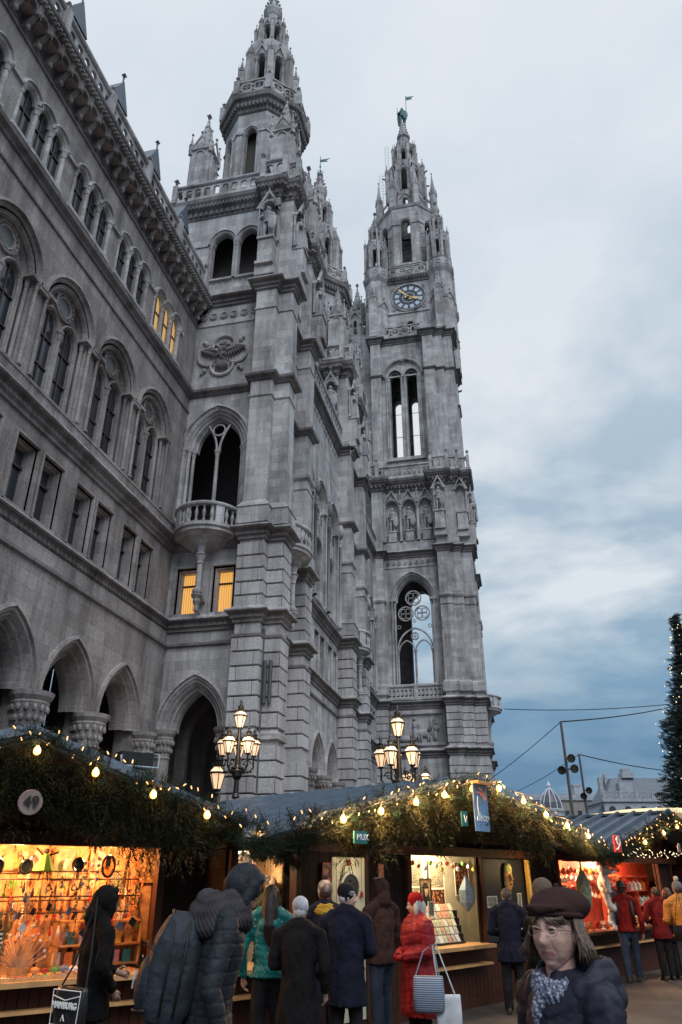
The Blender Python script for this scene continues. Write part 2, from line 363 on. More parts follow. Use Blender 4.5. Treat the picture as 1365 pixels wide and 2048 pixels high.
# ---- ground arcade
ga=[dict(c=b,h=1.27,sill=0,spring=6.2,kind='pointed',k=1.55) for b in BAYS]
tg=dict(c=1.5,h=1.24,sill=0,spring=6.5,kind='pointed',k=1.6)
sb=dict(c=1.7,h=.95,sill=0,spring=6.6,kind='pointed',k=1.7)
mid=[dict(c=2.3,h=1.2,sill=0,spring=6.2,kind='pointed',k=1.55),dict(c=5.2,h=1.2,sill=0,spring=6.2,kind='pointed',k=1.55),dict(c=8.1,h=1.2,sill=0,spring=6.2,kind='pointed',k=1.55)]
fin_=[dict(c=3.3,h=1.2,sill=0,spring=5.9,kind='pointed',k=1.5),dict(c=6.3,h=1.2,sill=0,spring=5.9,kind='pointed',k=1.5),dict(c=9.3,h=1.2,sill=0,spring=5.9,kind='pointed',k=1.5)]
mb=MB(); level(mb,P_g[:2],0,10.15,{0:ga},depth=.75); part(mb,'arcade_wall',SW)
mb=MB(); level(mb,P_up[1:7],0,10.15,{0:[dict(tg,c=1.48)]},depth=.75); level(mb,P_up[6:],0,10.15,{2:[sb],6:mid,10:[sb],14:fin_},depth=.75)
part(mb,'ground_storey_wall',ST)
AM=[(.2,0),(.2,.1),(.1,.12),(.08,.03),(0,.03),(-.05,-.08),(-.1,-.03),(-.14,-.12),(-.2,-.2),(-.22,-.14),(-.27,-.3),(-.33,-.32),(-.36,-.24),(-.42,-.5),(-.42,-.75)]
def arch_trim(f,o,nm='arch_moulding',mat=None,hood=AM,jamb=False,k=None):
    m=MB(); mold(m,f,o['c'],o['h'],o['sill'] if jamb else None,o['spring'],o['kind'],hood,k=o.get('k',1.5)); 
    return part(m,nm,mat or SW)
a0=arch_trim(fg,ga[0])
for i in range(1,7): shift(a0,0,-BP*i)
ff=Fr(P_up[1],P_up[2]); ftg=dict(tg,c=1.48)
arch_trim(ff,ftg,mat=ST)
sg=segs(P_up)
arch_trim(sg[8],sb,mat=ST); arch_trim(sg[16],sb,mat=ST)
for o in mid: arch_trim(sg[12],o,mat=ST)
for o in fin_: arch_trim(sg[20],o,mat=ST)
# clustered arcade piers with foliage capitals
def capital_pier(x,y,z1=6.2,r=.36):
    m=MB(); m.lathe([(r*1.4,0),(r*1.4,.5),(r*1.05,.8),(r,1),(r,z1-1.0),(r*1.12,z1-.96),(r*1.02,z1-.9),(r*1.05,z1-.75),(r*1.25,z1-.45),(r*1.45,z1-.28),(r*1.35,z1-.24),(r*1.6,z1-.12),(r*1.68,z1)],(x,y,0),14)
    for j in range(2):
        for i in range(14):
            a=2*PI*(i+.5*j)/14; rr=r*(1.1+.2*j); z=z1-.68+.26*j
            m.ball((x+rr*math.cos(a),y+rr*math.sin(a),z),(.07,.07,.1),5,4)
    return part(m,'arcade_pier',SW)
pr=capital_pier(WX+.1,22.1-BP/2)
for i in range(1,6): shift(pr,0,-BP*i)
capital_pier(WX+.3,23.75,6.2,.3); capital_pier(-9.75,25.1,6.5,.3); capital_pier(WX+.4,25.15,6.5,.25)
for y in (33.65,36.55,39.4): capital_pier(-9.15,y,6.2,.3)
# vaulted passage behind the arcade, with dark backing walls added behind the windows
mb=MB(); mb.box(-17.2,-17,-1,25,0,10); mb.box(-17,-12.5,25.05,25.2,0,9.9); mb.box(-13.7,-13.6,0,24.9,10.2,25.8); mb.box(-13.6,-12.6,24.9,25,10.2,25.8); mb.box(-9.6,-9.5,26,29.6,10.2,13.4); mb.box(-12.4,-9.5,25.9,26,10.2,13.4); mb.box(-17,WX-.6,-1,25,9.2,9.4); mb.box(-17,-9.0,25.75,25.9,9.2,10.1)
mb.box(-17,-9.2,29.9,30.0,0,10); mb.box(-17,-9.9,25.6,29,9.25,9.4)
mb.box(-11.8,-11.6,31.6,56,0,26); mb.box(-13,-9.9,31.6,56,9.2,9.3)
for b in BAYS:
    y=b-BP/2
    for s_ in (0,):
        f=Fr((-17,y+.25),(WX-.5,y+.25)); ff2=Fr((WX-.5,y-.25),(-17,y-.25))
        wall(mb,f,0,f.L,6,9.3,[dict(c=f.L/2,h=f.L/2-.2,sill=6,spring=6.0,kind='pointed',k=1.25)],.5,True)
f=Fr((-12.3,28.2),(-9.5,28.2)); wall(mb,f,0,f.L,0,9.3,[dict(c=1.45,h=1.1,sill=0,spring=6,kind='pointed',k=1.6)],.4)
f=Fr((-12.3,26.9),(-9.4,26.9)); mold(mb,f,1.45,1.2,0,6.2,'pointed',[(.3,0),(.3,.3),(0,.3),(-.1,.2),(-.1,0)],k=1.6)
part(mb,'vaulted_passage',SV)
m=MB(); m.box(-16.95,-16.9,16.2,16.9,4.6,6.0); part(m,'lit_passage_window',LIT)
# ---- rustication on the corner piers
mb=MB()
rust(mb,PP,0,5.83)
rust(mb,PP,6.36,9.54)
rust(mb,PP,10.6,13.25)
part(mb,'rusticated_pier',SR)
for (y0,y1,xi,xx,xo) in ((29.0,29.9,-8.8,-8.15,-9.1),(39.6,40.5,-9.1,-8.3,-8.95),(43.8,44.8,-8.95,-8.35,-9.9)):
    p=[(xi,y0),(xx,y0),(xx,y1),(xo,y1)]
    mb=MB(); rust(mb,p,0,5.83); rust(mb,p,6.36,9.54); rust(mb,p,10.6,13.25); part(mb,'rusticated_pier',SR)
# ---- string courses and cornices round the plan
def cornice(path,prof,name='cornice',mat=SD,closed=False,d=None,sill=None):
    m=MB(); m.sweep(path,prof,closed)
    if d: dent(m,path,*d,closed=closed)
    o=part(m,name,mat)
    if sill: m=MB(); m.sweep(path,sill,closed); part(m,'sill_course',ST)
    return o
cornice(P_g,[(0,9.5),(.1,9.55),(.1,9.65),(0,9.68)],'string_course',SD)
def band(z,big=1.0,mat=SD,path=P_up,d=True):
    b=big; cornice(path,[(0,z-.42*b),(.08*b,z-.4*b),(.08*b,z-.3*b),(.16*b,z-.24*b),(.16*b,z-.1*b),(.3*b,z-.05*b),(.34*b,z)],'cornice',mat,d=((z-.24*b),(z-.1*b),.11,.08*b+.1,.22) if d else None,
      sill=[(.34*b,z),(.34*b,z+.05),(.2*b,z+.1),(.1*b,z+.2),(0,z+.24)])
cornice([P_up[2]]+P_up[3:9],[(0,5.95),(.12,6.0),(.12,6.2),(0,6.3)],'string_course',ST)
band(10.5)
band(13.85,1.1)
# ---- first floor: paired rectangular windows
fw1=[]
for b in BAYS:
    for s_ in (-.64,.64): fw1.append(dict(c=b+s_,h=.42,sill=10.78,spring=12.75,kind='flat'))
LW=[dict(c=WX*-1-11.72,h=.42,sill=10.78,spring=12.6,kind='flat'),dict(c=12.55-10.26,h=.38,sill=10.78,spring=12.6,kind='flat')]
mw=[dict(c=c+s_,h=.4,sill=10.78,spring=12.8,kind='flat') for c in (2.3,5.2,8.1) for s_ in (-.6,.6)]
bw=[dict(c=c+s_,h=.4,sill=10.78,spring=12.8,kind='flat') for c in (3.3,6.3,9.3) for s_ in (-.6,.6)]
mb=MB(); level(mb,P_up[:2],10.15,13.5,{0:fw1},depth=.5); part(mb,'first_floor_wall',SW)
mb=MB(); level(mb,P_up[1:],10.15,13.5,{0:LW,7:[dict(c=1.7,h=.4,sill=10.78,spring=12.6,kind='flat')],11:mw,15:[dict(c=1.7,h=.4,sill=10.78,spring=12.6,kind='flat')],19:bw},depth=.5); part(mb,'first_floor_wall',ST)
FL=[(.17,0),(.17,.09),(.1,.09),(.08,.0),(0,0),(-.02,-.12),(-.07,-.12),(-.09,-.3),(-.09,-.5)]
def window(fr,c,h,sill,spring,kind='flat',k=1.5,mat=None,w=-.3,lit=None,trans=None,prof=FL,name='window',sillb=True,bars=1):
    m=MB(); mold(m,fr,c,h,sill,spring,kind,prof,k=k)
    if sillb: fbox(m,fr,c-h-.12,c+h+.12,sill-.1,sill,-.3,.12)
    o=part(m,name,mat or SW)
    top=(spring if kind=='flat' else spring+h*(1 if kind=='round' else 1.3))
    m=MB(); t=.05; hh=h-.02
    for u in ([c-hh,c+hh-t] if hh<.6 else [c-hh,c-t/2,c+hh-t]): fbox(m,fr,u,u+t,sill,top,w-.01,w+.05)
    zt=trans or (sill+(spring-sill)*.68); fbox(m,fr,c-hh,c+hh,zt-.03,zt+.04,w-.005,w+.06); fbox(m,fr,c-hh,c+hh,sill,sill+.06,w-.005,w+.055)
    if kind=='flat': fbox(m,fr,c-hh,c+hh,spring-.06,spring,w-.005,w+.055)
    q=m.obj('frame',FRM); q.parent=o
    m=MB(); cv=curve(c,h+.02,sill,spring,kind,k=k); m.add([fr.p(x,z,w-.02) for x,z in cv],[tuple(range(len(cv)))])
    q=m.obj('pane',lit or GLS); q.parent=o
    for ch in o.children: ch.location=(0,0,0)
    return o
w0=window(fw_,fw1[0]['c'],.42,10.78,12.75); w1=window(fw_,fw1[1]['c'],.42,10.78,12.75)
for i in range(1,6): shift(w0,0,-BP*i); shift(w1,0,-BP*i)
for o in LW: tag(window(ff,o['c'],o['h'],o['sill'],o['spring'],mat=ST,lit=LIT,w=-.28),'window lit amber behind drawn curtains')
for i,o in ((12,mw),(20,bw)):
    q=window(sg[i],o[0]['c'],.4,10.78,12.8,mat=ST)
    for a in o[1:]: shift(q,0,a['c']-o[0]['c'])
for i in (8,16): window(sg[i],1.7,.4,10.78,12.6,mat=ST)
# ---- piano nobile: great arched windows with tracery
GZ0,GS,GT=14.55,17.65,21.0
gw=[dict(c=b,h=1.16,sill=GZ0,spring=GS,kind='pointed',k=1.12) for b in BAYS]
A2=dict(c=12.55-11.1,h=1.33,sill=14.1,spring=18.25,kind='pointed',k=1.45)
S2=dict(c=1.7,h=.95,sill=14.1,spring=18.3,kind='pointed',k=1.5)
mg=[dict(c=c,h=1.16,sill=GZ0,spring=20.1,kind='pointed',k=1.2) for c in (2.3,5.2,8.1)]
bg_=[dict(c=c,h=1.16,sill=GZ0,spring=20.1,kind='pointed',k=1.2) for c in (3.3,6.3,9.3)]
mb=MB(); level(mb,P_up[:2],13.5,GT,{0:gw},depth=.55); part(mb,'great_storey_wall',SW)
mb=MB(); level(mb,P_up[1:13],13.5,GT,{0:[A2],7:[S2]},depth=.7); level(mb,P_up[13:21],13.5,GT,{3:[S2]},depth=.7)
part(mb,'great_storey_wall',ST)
def great_window(fr,o,mat,tall=False):
    c,h,z0,sp,k=o['c'],o['h'],o['sill'],o['spring'],o['k']
    m=MB(); hood=[(.3,0),(.3,.12),(.2,.16),(.17,.05),(.1,.05),(.06,.0),(0,0),(-.05,-.06),(-.1,-.02),(-.14,-.1),(-.14,-.2),(-.19,-.22),(-.22,-.16),(-.26,-.3),(-.26,-.5)]
    mold(m,fr,c,h,None,sp,'pointed',hood,k=k)
    # jamb shafts and capitals
    for s_ in (-1,1):
        for d,w in ((h+.1,.06),(h-.1,-.12),(h-.24,-.28)): fcol(m,fr,c+s_*d,w,z0+.1,sp,.06,8,.28)
        fbox(m,fr,c+s_*(h-.02)-.24,c+s_*(h-.02)+.24,sp-.02,sp+.09,-.4,.16)
    # tympanum with two lancets and a round light
    lh=(h-.34)/2+.0; lc=lh+.1; lsp=sp-.35
    ops=[dict(c=c-lc,h=lh,sill=z0,spring=lsp,kind='pointed',k=1.3),dict(c=c+lc,h=lh,sill=z0,spring=lsp,kind='pointed',k=1.3)]
    wall(m,fr,c-h+.2,c+h-.2,z0-.1,sp+h*1.04,ops,.15,w=-.3)
    for q in ops: mold(m,fr,q['c'],lh,z0,lsp,'pointed',[(.1,-.3),(.1,-.22),(.05,-.2),(0,-.27),(-.03,-.4)],k=1.3)
    fcol(m,fr,c,-.22,z0,lsp+.02,.075,10,.3)
    rc=lsp+lh*1.3+h*.42; ringm(m,fr,c,rc,[(h*.44,-.3),(h*.44,-.2),(h*.38,-.18),(h*.34,-.26),(h*.31,-.2),(h*.27,-.22),(h*.25,-.29)],22)
    for i in range(14):
        a=2*PI*i/14; p=fr.p(c+h*.36*math.cos(a),rc+h*.36*math.sin(a),-.18); m.ball(p,.035,5,4)
    fbox(m,fr,c-h-.1,c+h+.1,z0-.12,z0,-.4,.14)
    o_=part(m,'arched_window',mat)
    m=MB(); n=20; m.add([fr.p(c+h*.25*math.cos(2*PI*i/n),rc+h*.25*math.sin(2*PI*i/n),-.285) for i in range(n)],[tuple(range(n))]); g1=m.obj('round_pane',pm('dull_leaded_glass',(.13,.135,.14),rough=.4,vs=30,var=.3)); g1.parent=o_
    m=MB()
    for q in ops:
        cv=curve(q['c'],lh,z0,lsp,'pointed',k=1.3); m.add([fr.p(x,z,-.39) for x,z in cv],[tuple(range(len(cv)))])
    g1=m.obj('pane',GLS); g1.parent=o_
    m=MB()
    for q in ops:
        fbox(m,fr,q['c']-.025,q['c']+.025,z0,lsp+lh,-.39,-.35)
        for zz in (.03,.42,.8): fbox(m,fr,q['c']-lh,q['c']+lh,z0+(lsp-z0)*zz,z0+(lsp-z0)*zz+.06,-.388,-.34)
    g1=m.obj('frame',FRM); g1.parent=o_
    return o_
g0=great_window(fw_,gw[0],SW)
for i in range(1,6): shift(g0,0,-BP*i)
mb=MB()
for i in range(7):
    b=22.1-BP*i-BP/2   # carved impost blocks between the arches
    fbox(mb,fw_,b-.2,b+.2,GS-.16,GS+.12,0,.16)
    for j in range(5): mb.ball(fw_.p(b-.16+.08*j,GS-.02,.17),.035,5,4)
part(mb,'impost',SW)
# plinth course of the great windows
m=MB(); m.sweep(P_up[:2],[(0,13.9),(.16,13.95),(.16,14.38),(.2,14.4),(.2,14.47),(0,14.55)]); part(m,'sill_course',SW)
# corner loggia arches (dark rooms behind) with Y tracery and a slim column
def loggia(fr,o,sl_=None):
    m=MB(); c,h,z0,sp,k=o['c'],o['h'],o['sill'],o['spring'],o['k']
    mold(m,fr,c,h,None,sp,'pointed',[(.26,0),(.26,.1),(.18,.14),(.14,.04),(.06,.04),(0,0),(-.04,-.1),(-.1,-.06),(-.14,-.18),(-.2,-.2),(-.24,-.14),(-.3,-.34),(-.34,-.36),(-.34,-.6)],k=k)
    for s_ in (-1,1):
        for d,w in ((h+.08,.06),(h-.09,-.12),(h-.23,-.3)): fcol(m,fr,c+s_*d,w,z0,sp,.075,8,.3)
    hi=h-.34
    fcol(m,fr,c,-.25,z0,sp-.1,.085,10,.3)
    for s_ in (-1,1):
        pts=[]
        for i in range(9):
            t=i/8; pts.append(fr.p(c+s_*(.06+hi*.62*t*t*.9),sp-.1+h*1.12*t,-.28))
        m.tube(pts,.055,6)
    ringm(m,fr,c,sp+h*.72,[(.3,-.3),(.3,-.22),(.24,-.22),(.24,-.3)],14)
    return part(m,'loggia_arch',ST)
loggia(ff,A2); loggia(sg[8],S2); loggia(sg[16],S2)
mb=MB()
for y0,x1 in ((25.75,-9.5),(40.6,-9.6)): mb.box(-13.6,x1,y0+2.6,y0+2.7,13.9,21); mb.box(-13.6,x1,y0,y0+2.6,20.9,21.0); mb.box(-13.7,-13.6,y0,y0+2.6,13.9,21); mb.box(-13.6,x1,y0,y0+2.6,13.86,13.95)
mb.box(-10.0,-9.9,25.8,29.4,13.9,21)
part(mb,'loggia_interior',pm('shade_dark_room_wall',(.09,.075,.07)))  # room colour kept dark to hold the shade inside
# iron chandelier hanging in the loggia
ch=MB(); cx,cy,cz=-10.3,26.6,15.6
ch.tube([(cx,cy,20.9),(cx,cy,15.3)],.02,5)
for j,(rr,zz) in enumerate(((.55,15.5),(.35,16.1))):
    for i in range(8):
        a=2*PI*i/8; ch.tube([(cx,cy,zz-.1),(cx+rr*.6*math.cos(a),cy+rr*.6*math.sin(a),zz-.25),(cx+rr*math.cos(a),cy+rr*math.sin(a),zz),(cx+rr*math.cos(a),cy+rr*math.sin(a),zz+.2)],.018,4)
chd=ch.obj('chandelier',IRN); tag(chd,'black iron chandelier hanging inside the dark corner loggia above the balcony','chandelier')
# side facade: tall double storey arches
mb=MB(); f12,f20=sg[12],sg[20]
for f,ops in ((f12,mg),(f20,bg_)):
    wall(mb,f,0,f.L,13.5,26.0,[dict(o) for o in ops],.6)
part(mb,'side_facade_wall',ST)
for f,ops in ((f12,mg),(f20,bg_)):
    first=None
    for o in ops:
        if first is None:
            lo=dict(o,spring=17.2,h=1.0); first=great_window(f,o,ST)
            m=MB(); c=o['c']
            wall(m,f,c-.95,c+.95,14.5,19.3,[dict(c=c,h=.72,sill=14.55,spring=17.3,kind='pointed',k=1.3)],.2,w=-.12); mold(m,f,c,.74,14.55,17.3,'pointed',[(.14,-.12),(.14,-.02),(.04,-.02),(0,-.15)],k=1.3)
            p=m.obj('lower_arch',ST); p.parent=first
            p.location=(0,0,0)
        else: shift(first,0,o['c']-ops[0]['c'])
    # sculpted corbels between arches
    m=MB()
    for o in ops:
        for s_ in (-1,1):
            fcol(m,f,o['c']+s_*1.45,.16,14.5,19.9,.09,8,.35)
            p=f.p(o['c']+s_*1.45,20.2,.2); m.lathe([(.05,0),(.16,.15),(.2,.4),(.12,.7),(.05,.8),(.1,.9),(0,1.0)],p,7)
    part(m,'wall_shaft',SL,smooth=True)
# ---- upper storey
string3=[(0,20.86),(.06,20.88),(.1,20.98),(.24,21.05),(.27,21.16),(.12,21.26),(0,21.3)]
cornice(P_up[:13],string3,'string_course',SD); 
m=MB(); m.sweep(P_up[:2],[(0,20.1),(.06,20.12),(.06,20.2),(0,20.22)]); part(m,'string_course',SD)
cornice(P_up[13:21],[(x,z-.0) for x,z in string3],'string_course',SD)
TS=23.35; th=.33
tw=[]
for b in BAYS:
    for s_ in (-.78,0,.78): tw.append(dict(c=b+s_,h=th,sill=21.6,spring=TS,kind='pointed',k=1.1,n=5))
mb=MB(); level(mb,P_up[:2],21.0,25.0,{0:tw},depth=.5); part(mb,'upper_storey_wall',SW)
def triple(c):
    m=MB(); fr=fw_
    for s_ in (-.78,0,.78):
        mold(m,fr,c+s_,th,None,TS,'pointed',[(.19,0),(.19,.09),(.12,.12),(.1,.04),(.04,.04),(0,0),(-.03,-.06),(-.05,-.08),(-.05,-.18)],k=1.1,n=6)
    for u in (-1.17,-.39,.39,1.17):
        a=1 if abs(u)<1 else 0
        for w in ((-.03,) if a else (-.04,)): fcol(m,fr,c+u,w,21.62,TS,.08,9,.3)
    for s_ in (-1,1): fbox(m,fr,c+s_*1.38-.135,c+s_*1.38+.135,TS-.06,TS+.04,0,.09)
    fbox(m,fr,c-1.3,c+1.3,21.5,21.62,-.4,.1)
    o=part(m,'triple_window',ST)
    g=MB(); fm=MB()
    for s_ in (-.78,0,.78):
        cv=curve(c+s_,th+.02,21.6,TS,'pointed',k=1.1); g.add([fr.p(x,z,-.17) for x,z in cv],[tuple(range(len(cv)))])
        fbox(fm,fr,c+s_-.02,c+s_+.02,21.6,TS+.35,-.17,-.13); fbox(fm,fr,c+s_-th,c+s_+th,22.75,22.81,-.168,-.12)
    q=g.obj('pane',GLS); q.parent=o; q=fm.obj('frame',FRM); q.parent=o
    return o
t0=triple(BAYS[0])
for i in range(1,7): 
    t_=shift(t0,0,-BP*i)
for ch_ in t0.children:
    if ch_.name.startswith('pane'): ch_.data=ch_.data.copy(); ch_.data.materials[0]=litglass('lit_upper_glass',(.6,.30,.08),(.9,.55,.2),.55)
t0['label']='triple arched window glowing yellow'
cornice(P_up[:2],[(0,24.86),(.07,24.88),(.07,24.97),(0,25.0)],'string_course',SD)
# corbel table and main cornice of the wing
mb=MB(); mb.sweep(P_up[:2],[(0,25.0),(0,25.9),(.1,25.95),(.55,26.0),(.6,26.1),(.6,26.2),(.7,26.3),(.72,26.42),(.3,26.5)])
dent(mb,P_up[:2],26.02,26.12,.08,.12,.17,out=.6)
part(mb,'cornice',SD)
mb=MB()
for i in range(36):
    y=24.55-i*.61
    mb.add([(WX,y-.09,25.05),(WX+.12,y-.09,25.05),(WX+.22,y-.09,25.3),(WX+.5,y-.09,25.65),(WX+.56,y-.09,25.98),(WX,y-.09,25.98),(WX,y+.09,25.05),(WX+.12,y+.09,25.05),(WX+.22,y+.09,25.3),(WX+.5,y+.09,25.65),(WX+.56,y+.09,25.98),(WX,y+.09,25.98)],
       [(0,1,2,3,4,5),(11,10,9,8,7,6)]+[(j,j+6,(j+1)%6+6,(j+1)%6) for j in range(6)])
    mb.ball((WX+.2,y,25.12),(.09,.1,.12),6,5); mb.ball((WX+.5,y,25.62),(.08,.09,.1),6,5)
    wall(mb,Fr((WX+.5,y-.61+.08),(WX+.5,y-.08)),0,.45,25.5,25.98,[dict(c=.225,h=.19,sill=25.5,spring=25.65,kind='round',n=4)],.4)
part(mb,'corbel_table',SW)
mb=MB(); parapet(mb,[(WX+.42,0),(WX+.42,24.6)],26.5,27.75,.46,fin=False)
for i in range(9):
    y=24.4-i*BP; mb.cbox((WX+.4,y,27.15),(.3,.3,1.35)); finial(mb,WX+.4,y,27.8,.32)
part(mb,'balustrade',ST)
mb=MB(); mb.add([(WX-.5,0,26.6),(WX-.5,25,26.6),(WX-3.6,25,31.0),(WX-3.6,0,31.0),(WX-12,0,31.0),(WX-12,25,31.0)],[(0,1,2,3),(3,2,5,4)]); mb.box(WX-.6,WX+.4,0,25,26.3,26.45)
part(mb,'slate_roof',SLT)
def dormer(y):
    m=MB(); x=WX+.05; z=26.9
    m.box(x-2.2,x,y-.45,y+.45,z,z+1.75)
    m.add([(x+.12,y-.58,z+1.7),(x+.12,y+.58,z+1.7),(x+.12,y,z+3.0),(x-2.4,y-.58,z+1.7),(x-2.4,y+.58,z+1.7),(x-2.4,y,z+3.0)],[(0,1,2),(0,2,5,3),(1,4,5,2)])
    finial(m,x+.05,y,z+3.1,.28); m.tube([(x+.05,y,z+2.6),(x+.05,y,z+3.5)],.035,5)
    return part(m,'dormer',SLT)
d0=dormer(22.2)
for i in (1,2,3,4): shift(d0,0,-BP*i)
# ---- corner tower above the string: medallion wall, frieze, cornice
Z3,Z4=21.0,26.4
mb=MB(); level(mb,P_up[1:13],Z3,Z4,{},depth=.3); level(mb,P_up[13:21],Z3,Z4,{},depth=.3); part(mb,'upper_storey_wall',ST)
cornice(P_up[1:13],[(0,24.86),(.05,24.88),(.05,24.95),(0,24.98)],'string_course',ST)
band(26.45,1.1,path=P_up[1:13]); band(26.45,1.1,path=P_up[12:15]); band(26.45,1.1,path=P_up[14:21]); band(26.2,1.1,path=P_up[20:])
def rosettes(fr,us,z,r=.19,w=.0):
    m=MB()
    for u in us:
        ringm(m,fr,u,z,[(r,w),(r,w+.06),(r*.8,w+.07),(r*.72,w+.03),(r*.6,w+.02),(r*.45,w+.05),(r*.2,w+.02),(.01,w+.08)],10)
    return part(m,'rosette_frieze',ST)
rosettes(ff,[.3+.5*i for i in range(6)],25.45)
rosettes(sg[8],[.4+.52*i for i in range(6)],25.45)
for f in (f12,f20): rosettes(f,[.4+.55*i for i in range(int(f.L/.55)-1)],25.6,.17)
# inclined side gallery parapet between the towers
mb=MB(); parapet(mb,[(-8.85,30.0),(-8.85,39.5)],26.7,27.9,.5,fin=False); parapet(mb,[(-9.65,44.9),(-9.65,56.2)],26.5,27.7,.5,fin=False); part(mb,'balustrade',ST)
mb=MB(); mb.add([(-9.6,30.6,26.4),(-9.6,39.8,26.4),(-13,39.8,31),(-13,30.6,31)],[(0,1,2,3)]); mb.add([(-10.3,45.5,26.4),(-10.3,56.3,26.4),(-13,56.3,31),(-13,45.5,31)],[(0,1,2,3)]); part(mb,'slate_roof',SLT)
# double-headed eagle relief in a quatrefoil
def eagle(fr,c,z,s):
    m=MB(); rr=.55*s
    for dx,dz in ((0,.62),(0,-.62),(.66,0),(-.66,0)):
        n=18; a_c=math.atan2(dz,dx)
        pts=[fr.p(c+dx*s+rr*math.cos(a_c-1.95+3.9*i/n),z+dz*s+rr*.95*math.sin(a_c-1.95+3.9*i/n),.06) for i in range(n+1)]
        m.tube(pts,.065,6)
        pts=[fr.p(c+dx*s+rr*.86*math.cos(a_c-1.95+3.9*i/n),z+dz*s+rr*.82*math.sin(a_c-1.95+3.9*i/n),.02) for i in range(n+1)]
        m.tube(pts,.03,5)
    for a in (PI/4,3*PI/4,-PI/4,-3*PI/4):
        p=fr.p(c+1.22*s*math.cos(a),z+1.1*s*math.sin(a),.05); m.ball(p,.12,6,4); p=fr.p(c+1.4*s*math.cos(a),z+1.3*s*math.sin(a),.05); m.ball(p,.09,6,4)
    q=m.obj('quatrefoil_frame',ST)
    m=MB(); B=lambda u,v,w,r: m.ball(fr.p(c+u*s,z+v*s,w),r if isinstance(r,tuple) else r*s,8,6)
    m.ball(fr.p(c,z-.02*s,.14),(.16*s,.12*s,.30*s),10,8)     # body
    for sg_ in (-1,1):
        m.tube([fr.p(c+sg_*u*s,z+v*s,.16) for u,v in ((.05,.15),(.12,.32),(.22,.46),(.33,.5),(.4,.42))],[.09*s,.075*s,.07*s,.09*s,.03*s],7) # neck and head
        m.tube([fr.p(c+sg_*u*s,z+v*s,.12) for u,v in ((.08,.12),(.35,.25),(.62,.34),(.95,.42))],[.09*s,.08*s,.06*s,.03*s],6) # wing bone
        for i in range(9):
            t=i/8; u0=.2+.7*t; v0=.18+.22*t; a=-1.62+1.3*t; L=(.42-.14*t)
            m.tube([fr.p(c+sg_*u0*s,z+v0*s,.1),fr.p(c+sg_*(u0+L*.6*math.cos(a))*s,z+(v0+L*.6*math.sin(a))*s,.13),fr.p(c+sg_*(u0+L*math.cos(a)*1.1)*s,z+(v0+L*math.sin(a)*1.2)*s,.05)],[.045*s,.05*s,.015*s],5)
        m.tube([fr.p(c+sg_*u*s,z+v*s,.12) for u,v in ((.08,-.25),(.28,-.38),(.42,-.5))],[.06*s,.05*s,.03*s],5)
        for a in (-.3,-.9,-1.5): m.tube([fr.p(c+sg_*.42*s,z-.5*s,.12),fr.p(c+sg_*(.42+.13*math.cos(a))*s,z+(-.5+.13*math.sin(a))*s,.08)],[.03*s,.01*s],4)
    for i in range(-3,4):
        m.tube([fr.p(c+i*.03*s,z-.25*s,.1),fr.p(c+i*.09*s,z-.6*s,.13),fr.p(c+i*.1*s,z-(1.0-.04*abs(i))*s,.05)],[.05*s,.055*s,.02*s],5)
    for i in range(-2,3): m.tube([fr.p(c+i*.07*s,z+.6*s,.12),fr.p(c+i*.1*s,z+(.82-.03*abs(i))*s,.12)],.03*s,5)
    m.tube([fr.p(c-.18*s,z+.6*s,.12),fr.p(c+.18*s,z+.6*s,.12)],.04*s,5)
    for u in (-.2,.2): m.tube([fr.p(c+u*s,z+.05*s,.22),fr.p(c+u*.4*s,z-.12*s,.24)],.04*s,5)
    o=part(m,'eagle_relief',pm('dark_grey_carving',(.15,.14,.14),vs=9),smooth=True); q.parent=o  # relief darker than the wall stone around it
    return o
eagle(ff,1.42,23.05,.96)
# ---- half round balconies on a bracket column
def balcony(cx,cy,ang,z,r=1.15,colw=.5):
    m=MB(); h=PI/2; a0,a1=ang-h,ang+h
    m.lathe([(.05,z-.75),(r*.4,z-.6),(r*.55,z-.5),(r*.85,z-.22),(r*1.0,z-.16),(r*1.0,z-.04),(r*1.06,z),(r*1.06,z+.08),(0,z+.08)],(cx,cy,0),20,a0=a0,a1=a1)
    m.lathe([(r*.9,z+.88),(r*1.05,z+.88),(r*1.07,z+.94),(r*1.04,z+1.02),(r*.88,z+1.02),(r*.9,z+.88)],(cx,cy,0),20,a0=a0,a1=a1)
    m.lathe([(r*1.02,z+.08),(r*1.02,z+.17),(r*.88,z+.17),(r*.88,z+.08)],(cx,cy,0),20,a0=a0,a1=a1)
    n=13
    for i in range(n):
        a=a0+(a1-a0)*(i+.5)/n
        if i in (3,9): m.cbox((cx+r*.96*math.cos(a),cy+r*.96*math.sin(a),z+.52),(.16,.34,.75),rz=a); continue
        m.lathe([(.06,0),(.06,.08),(.035,.13),(.075,.32),(.07,.42),(.035,.56),(.06,.64),(.06,.72)],(cx+r*.96*math.cos(a),cy+r*.96*math.sin(a),z+.17),7)
    px,py=cx+colw*math.cos(ang),cy+colw*math.sin(ang)
    m.lathe([(.12,z-2.6),(.2,z-2.5),(.2,z-2.4),(.11,z-2.3),(.1,z-1.35),(.14,z-1.3),(.12,z-1.22),(.2,z-.98),(.24,z-.95),(.14,z-.85),(.2,z-.6),(.32,z-.5),(.34,z-.4)],(px,py,0),10)
    # bracket the column stands on
    m.lathe([(.03,z-3.3),(.1,z-3.2),(.09,z-3.0),(.16,z-2.85),(.14,z-2.75),(.24,z-2.62),(.24,z-2.58)],(px,py,0),8)
    m.cbox(((cx+px)/2,(cy+py)/2,z-2.66),(colw if abs(math.cos(ang))>.5 else .3,colw if abs(math.sin(ang))>.5 else .3,.14))
    return part(m,'balcony',ST)
